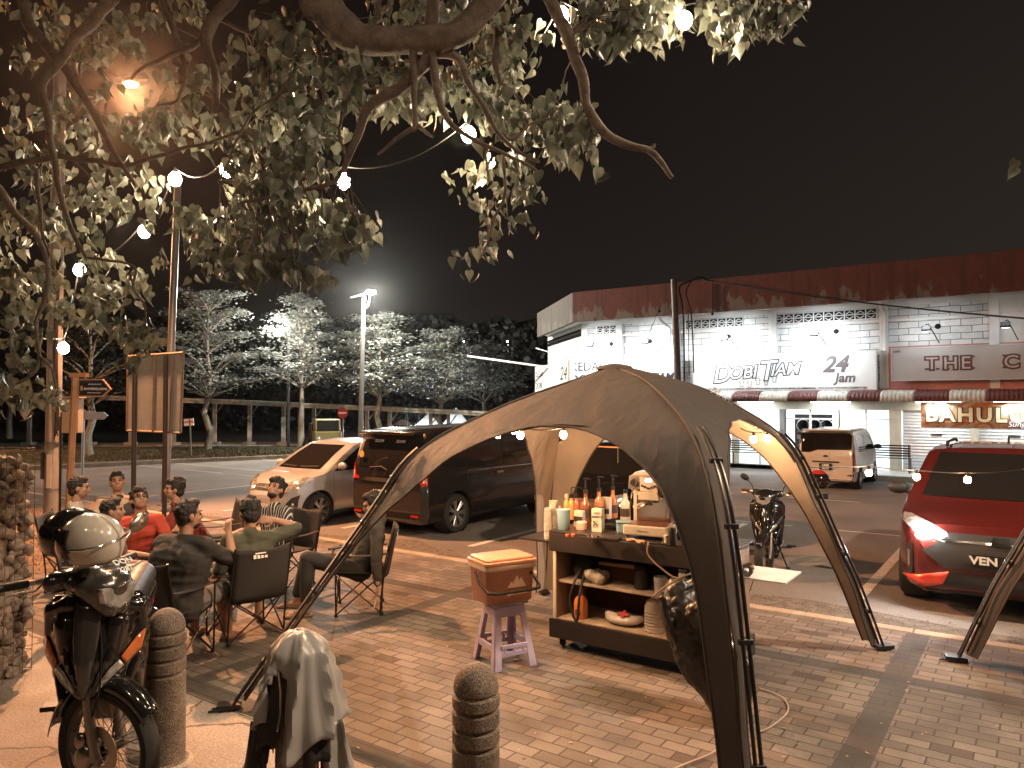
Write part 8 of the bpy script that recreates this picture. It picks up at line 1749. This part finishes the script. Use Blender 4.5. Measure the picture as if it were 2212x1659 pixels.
def leaf(mb, p, size, dn, nrm, curl=.15):
    dn = dn.normalized(); nrm = (nrm - dn * nrm.dot(dn)).normalized(); sd_ = dn.cross(nrm); vs = []
    cup_ = random.uniform(.1, .7); tws = random.uniform(-.5, .5)
    for L_, sg_ in ((LS, 1), (MS, 1), (LS, -1)):
        for (x, y) in L_: vs.append(p + sd_ * x * sg_ * size + dn * y * size + nrm * (abs(x) * cup_ * size - y * y * curl * size + x * sg_ * y * tws * size))
    mb.add(vs, [(k, k + 1, k + 7, k + 6) for k in range(5)] + [(k + 6, k + 7, k + 13, k + 12) for k in range(5)])
tw_ = MB(); BULBS = [(137, 752, 7.6), (172, 583, 7.0), (312, 500, 6.6), (378, 387, 6.2), (490, 367, 5.9), (741, 391, 5.2), (1012, 290, 5.3), (1213, 32, 5.4), (1478, 50, 4.9), (285, 185, 9)]
for ci, (cx_, cy_, rx_, ry_, cnt) in enumerate(CLU):
    D0 = min(6.8, 4.6 + (0.9 if cx_ < 500 else 0) + random.uniform(-.1, .8)); nsub = max(1, int(cnt / 6.6))
    for q in range(nsub):      # a twig with a spray of leaves hanging from it
        an = random.random() * 6.283; rq = math.sqrt(random.random()); px_ = cx_ + rx_ * rq * math.cos(an); py_ = cy_ + ry_ * rq * math.sin(an) - 12; D_ = D0 + random.uniform(-.45, .45)
        if any((px_ - bx) ** 2 + (py_ + 25 - by) ** 2 < 42 ** 2 and D_ < bd + .3 for bx, by, bd in BULBS): continue
        c0_ = AT(px_, py_, D_); near = min(tips, key=lambda p: (p - c0_).length_squared); dtt = (c0_ - near)
        if dtt.length < .55: tw_.tube([near - tr0, near.lerp(c0_, .5) + Vector((0, 0, .05)) - tr0, c0_ - tr0], [.005, .004, .003], 4)
        ax = Vector((random.gauss(0, 1), random.gauss(0, 1), -.6)).normalized()
        for k in range(int(7 * .92) + random.randint(0, 2)):
            p = c0_ + ax * (k * .026) + Vector((random.gauss(0, .05), random.gauss(0, .05), random.gauss(0, .03))); yw = random.random() * 6.283
            dn = Vector((math.cos(yw) * random.uniform(0, .75), math.sin(yw) * random.uniform(0, .75), -1)); nr = Vector((random.gauss(0, 1.1), random.gauss(-.3, 1.1), random.uniform(-.4, .9)))
            leaf(lv, p - tr0, random.uniform(.046, .088) * (.78 if cx_ > 1000 and cy_ > 380 else 1), dn, nr, random.uniform(.05, .5))
for px_, py_ in ((2196, 345), (2192, 362)): leaf(lv, AT(px_, py_, 4) - tr0, .06, Vector((-.5, 0, -1)), Vector((0, -1, .3)))
a.add(tw_.v, tw_.f); obj("branch", a, M_bark, tree); obj("crown", lv, M_leaf, tree, recalc=False, smooth=True, angle=180)
# --- layered trees beyond the walkway
def layered(lab, px0, pyb, D, crown_px, py0, py1, n, m_leaf, seed, dim=False, group="layered trees beyond the walkway"):
    random.seed(seed); b_ = AT(px0, pyb, D); top_ = AT(px0, py0, D); bot = AT(px0, py1, D); hw = (AT(px0 + crown_px, 800, D).x - AT(px0 - crown_px, 800, D).x) / 2
    t_ = thing("tree", lab, "tree", (b_.x, D, ROAD), 0, group); H_ = top_.z - ROAD; h0 = bot.z - ROAD
    a = MB(); wob = [Vector((pnoise(Vector((seed, i * .7, 0))) * .25, pnoise(Vector((seed, i * .7, 5))) * .25, 0)) for i in range(9)]; wob[0] = Vector((0, 0, 0)); a.tube([Vector((0, 0, H_ * i / 8)) + wob[i] for i in range(9)], [.19, .15, .13, .11, .09, .07, .05, .03, .015], 9)
    lv_ = MB(); nt_ = 5
    for ti in range(nt_):
        f = ti / (nt_ - 1); z = h0 + (H_ - h0) * (.0 + .96 * f); rad = hw * (1.0 - .62 * f ** 1.2) * random.uniform(.85, 1.1)
        nb_ = 5 + random.randint(0, 2)
        for b2 in range(nb_):
            an = 6.283 * (b2 + random.random() * .7) / nb_; R_ = rad * random.uniform(.6, 1.12); tipv = Vector((math.cos(an) * R_, math.sin(an) * R_, z + random.uniform(-.05, .40) + .12 * R_)); root_ = Vector((0, 0, z - .55)) + wob[min(8, int(8 * z / H_))]
            mid = root_.lerp(tipv, .5) + Vector((0, 0, .18)); a.tube([root_, mid, tipv], [.045, .03, .01], 5)
            m_ = int(n / (nt_ * nb_))
            for k in range(m_):
                g = random.random() ** .6; c = root_.lerp(tipv, .15 + .88 * g) + Vector((0, 0, .18 * math.sin(g * 3.1))); sp_ = .16 + R_ * .26 * math.sin(min(1, g + .15) * 2.9); p = c + Vector((random.gauss(0, sp_), random.gauss(0, sp_), random.gauss(0, .055)))
                s_ = random.uniform(.06, .115); e1 = Vector((random.gauss(0, 1), random.gauss(0, 1), random.gauss(0, .22))).normalized() * s_; e2 = e1.cross(Vector((random.gauss(0, .5), random.gauss(0, .5), 1))).normalized() * s_ * .55
                lv_.add([p - e1, p + e2, p + e1, p - e2], [(0, 1, 2, 3)])
    obj("trunk", a, M_bark2, t_); obj("crown", lv_, m_leaf, t_, recalc=False, smooth=False); return t_
layered("tall layered tree left of the silver pole's right side, behind the AWAS sign", 448, 972, 35, 150, 640, 835, 7500, M_leaf2, 11)
layered("layered tree glowing around the farther street light", 651, 966, 36, 112, 655, 815, 6500, M_leaf2, 12)
layered("brightest layered tree, directly right of the solar street light", 819, 960, 36.5, 122, 690, 835, 8000, M_leaf2, 13)
layered("layered tree right of the brightest one, in front of the lit tents", 952, 955, 38, 105, 728, 850, 6500, M_leaf2, 14)
layered("small dim layered tree nearest the building's end wall", 1048, 948, 44, 110, 760, 850, 4500, M_leaf2, 15)
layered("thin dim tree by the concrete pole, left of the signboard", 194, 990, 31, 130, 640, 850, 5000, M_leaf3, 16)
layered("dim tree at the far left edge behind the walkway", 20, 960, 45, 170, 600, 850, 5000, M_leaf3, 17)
# --- far wood, one dark mass
random.seed(5); fw_ = MB()
for k in range(15000):
    px_ = random.uniform(-150, 1175); tpy = 690 + 60 * pnoise(Vector((px_ / 140, 0, 0))) + 30 * pnoise(Vector((px_ / 50, 3, 0))); py_ = tpy + (945 - tpy) * random.random() ** 1.3; D_ = random.uniform(55, 66); p = AT(px_, py_, D_); s_ = random.uniform(.14, .34)
    e1 = Vector((random.gauss(0, 1), random.gauss(0, .5), random.gauss(0, 1))).normalized() * s_; e2 = e1.cross(Vector((0, -1, random.gauss(0, .5)))).normalized() * s_ * .7; fw_.add([p - e1, p + e2, p + e1, p - e2], [(0, 1, 2, 3)])
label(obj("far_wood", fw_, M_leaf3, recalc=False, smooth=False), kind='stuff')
hm = MB(); hr = []
for i in range(41):
    px_ = -400 + i * 60; hr.append((px_, 720 + 70 * pnoise(Vector((px_ / 400, 9, 0))) + (-40 if 900 < px_ < 1300 else 0)))
hm.grid([[AT(p, q, 150) for p, q in hr], [AT(p, 900, 120) for p, q in hr], [Vector((AT(p, 900, 90).x, 90, -.6)) for p, q in hr]]); struct("hills", hm, mat("dark_hill", (.012, .010, .008), .95, bump=1, bscale=1))
random.seed(9)
# ================================================================== STRING LIGHTS
M_bulb = mat("bulb_glass", (1, 1, 1), .3, var=0, emit=(1.0, .80, .55), es=160); M_bulb2 = mat("warm_bulb_glass", (1, 1, 1), .3, var=0, emit=(1.0, .62, .32), es=60)
def string(lab, pts, lit, power, r=.035, m=M_bulb, drop=.10, sg=.12, g=None):
    o0 = pts[0]; t_ = thing("string_lights", lab, "string lights", o0); a = MB()
    for p, q in zip(pts, pts[1:]): a.tube([x - o0 for x in sag(p, q, sg, 8)], .005, 5)
    obj("cord", a, M_blk, t_)
    for i, p in enumerate(pts):
        if not lit[i]: continue
        b0 = p - Vector((0, 0, drop)) - o0; a = MB(); a.tube([p - o0, b0 + Vector((0, 0, r * .8))], [.010, .016], 8); s_ = obj("socket", a, M_blk, t_); a = MB(); a.ell(b0, (r, r, r * 1.15), None, 14, 9); b_ = obj("bulb", a, m, s_)
        light("bulb_light", 'POINT', b0 + o0 - Vector((0, 0, r * 1.6)), power, (1.0, .74, .48) if m is M_bulb else (1.0, .58, .30), r)
def bz(px, py, D, drop=.10): return AT(px, py, D) + Vector((0, 0, drop))
string("long string of bright bulbs looped through the overhanging tree", [AT(-120, 640, 6.6), bz(137, 752, 7.6), bz(172, 583, 7.0), bz(312, 500, 6.6), bz(378, 387, 6.2), bz(490, 367, 5.9), bz(741, 391, 5.2), bz(1012, 290, 5.3), bz(1213, 32, 5.4), bz(1478, 44, 4.9), AT(1640, -160, 5)], [0, 1, 1, 1, 1, 1, 1, 1, 1, 1, 0], 26, .052)
string("string of small warm bulbs hung under the canopy roof over the cart", [AT(1000, 925, 5.9), bz(1029, 945, 6.0, .06), bz(1075, 938, 6.3, .06), bz(1110, 929, 6.7, .06), bz(1124, 940, 6.2, .06), bz(1217, 939, 6.3, .06), AT(1300, 905, 6.5)], [0, 1, 1, 1, 1, 1, 0], 18, .030, M_bulb2, .06, .02)
string("two small warm bulbs under the canopy's right arch", [AT(1600, 925, 6.4), bz(1628, 949, 6.3, .06), bz(1657, 947, 6.3, .06), AT(1690, 930, 6.5)], [0, 1, 1, 0], 8, .028, M_bulb2, .06, .01)
string("string of bulbs stretched between the two canopies in front of the red car", [AT(1745, 1008, 6.5), bz(1877, 1021, 6.6, .06), bz(1980, 1030, 6.6, .06), bz(2090, 1036, 6.5, .06), bz(2209, 1030, 6.3, .06), AT(2320, 1010, 6.2)], [0, 1, 1, 1, 0, 0], 7, .028, M_bulb2, .06, .01)
string("added bulbs strung out of view above the picture to light the leaves", [Vector((-4.5, .8, 4.5)), Vector((-2.9, 1.6, 4.35)), Vector((-1.3, 2.0, 4.4)), Vector((.3, 2.2, 4.4)), Vector((1.9, 2.3, 4.4)), Vector((3.6, 2.2, 4.5))], [0, 1, 1, 1, 1, 0], 5, .044)  # unseen string, added to light leaves and apron from the front
bpy.context.view_layer.update()
# ================================================================== THIN HAZE, ADDED FOR THE GLOW AROUND LAMPS
hz = MB(); hz.b2((-160, -12, -1.65), (160, 152, 40)); me = hz.mesh("glow_haze"); hm_ = bpy.data.materials.new("glow_haze_air"); hm_.use_nodes = True; t_ = hm_.node_tree; t_.nodes.remove(t_.nodes["Principled BSDF"])
pv = t_.nodes.new("ShaderNodeVolumePrincipled"); pv.inputs["Color"].default_value = (.9, .88, .85, 1); pv.inputs["Density"].default_value = 0.0002; pv.inputs["Anisotropy"].default_value = 0.93
t_.links.new(pv.outputs[0], t_.nodes["Material Output"].inputs["Volume"]); label(obj("glow_haze", me, hm_, smooth=False), kind='stuff')
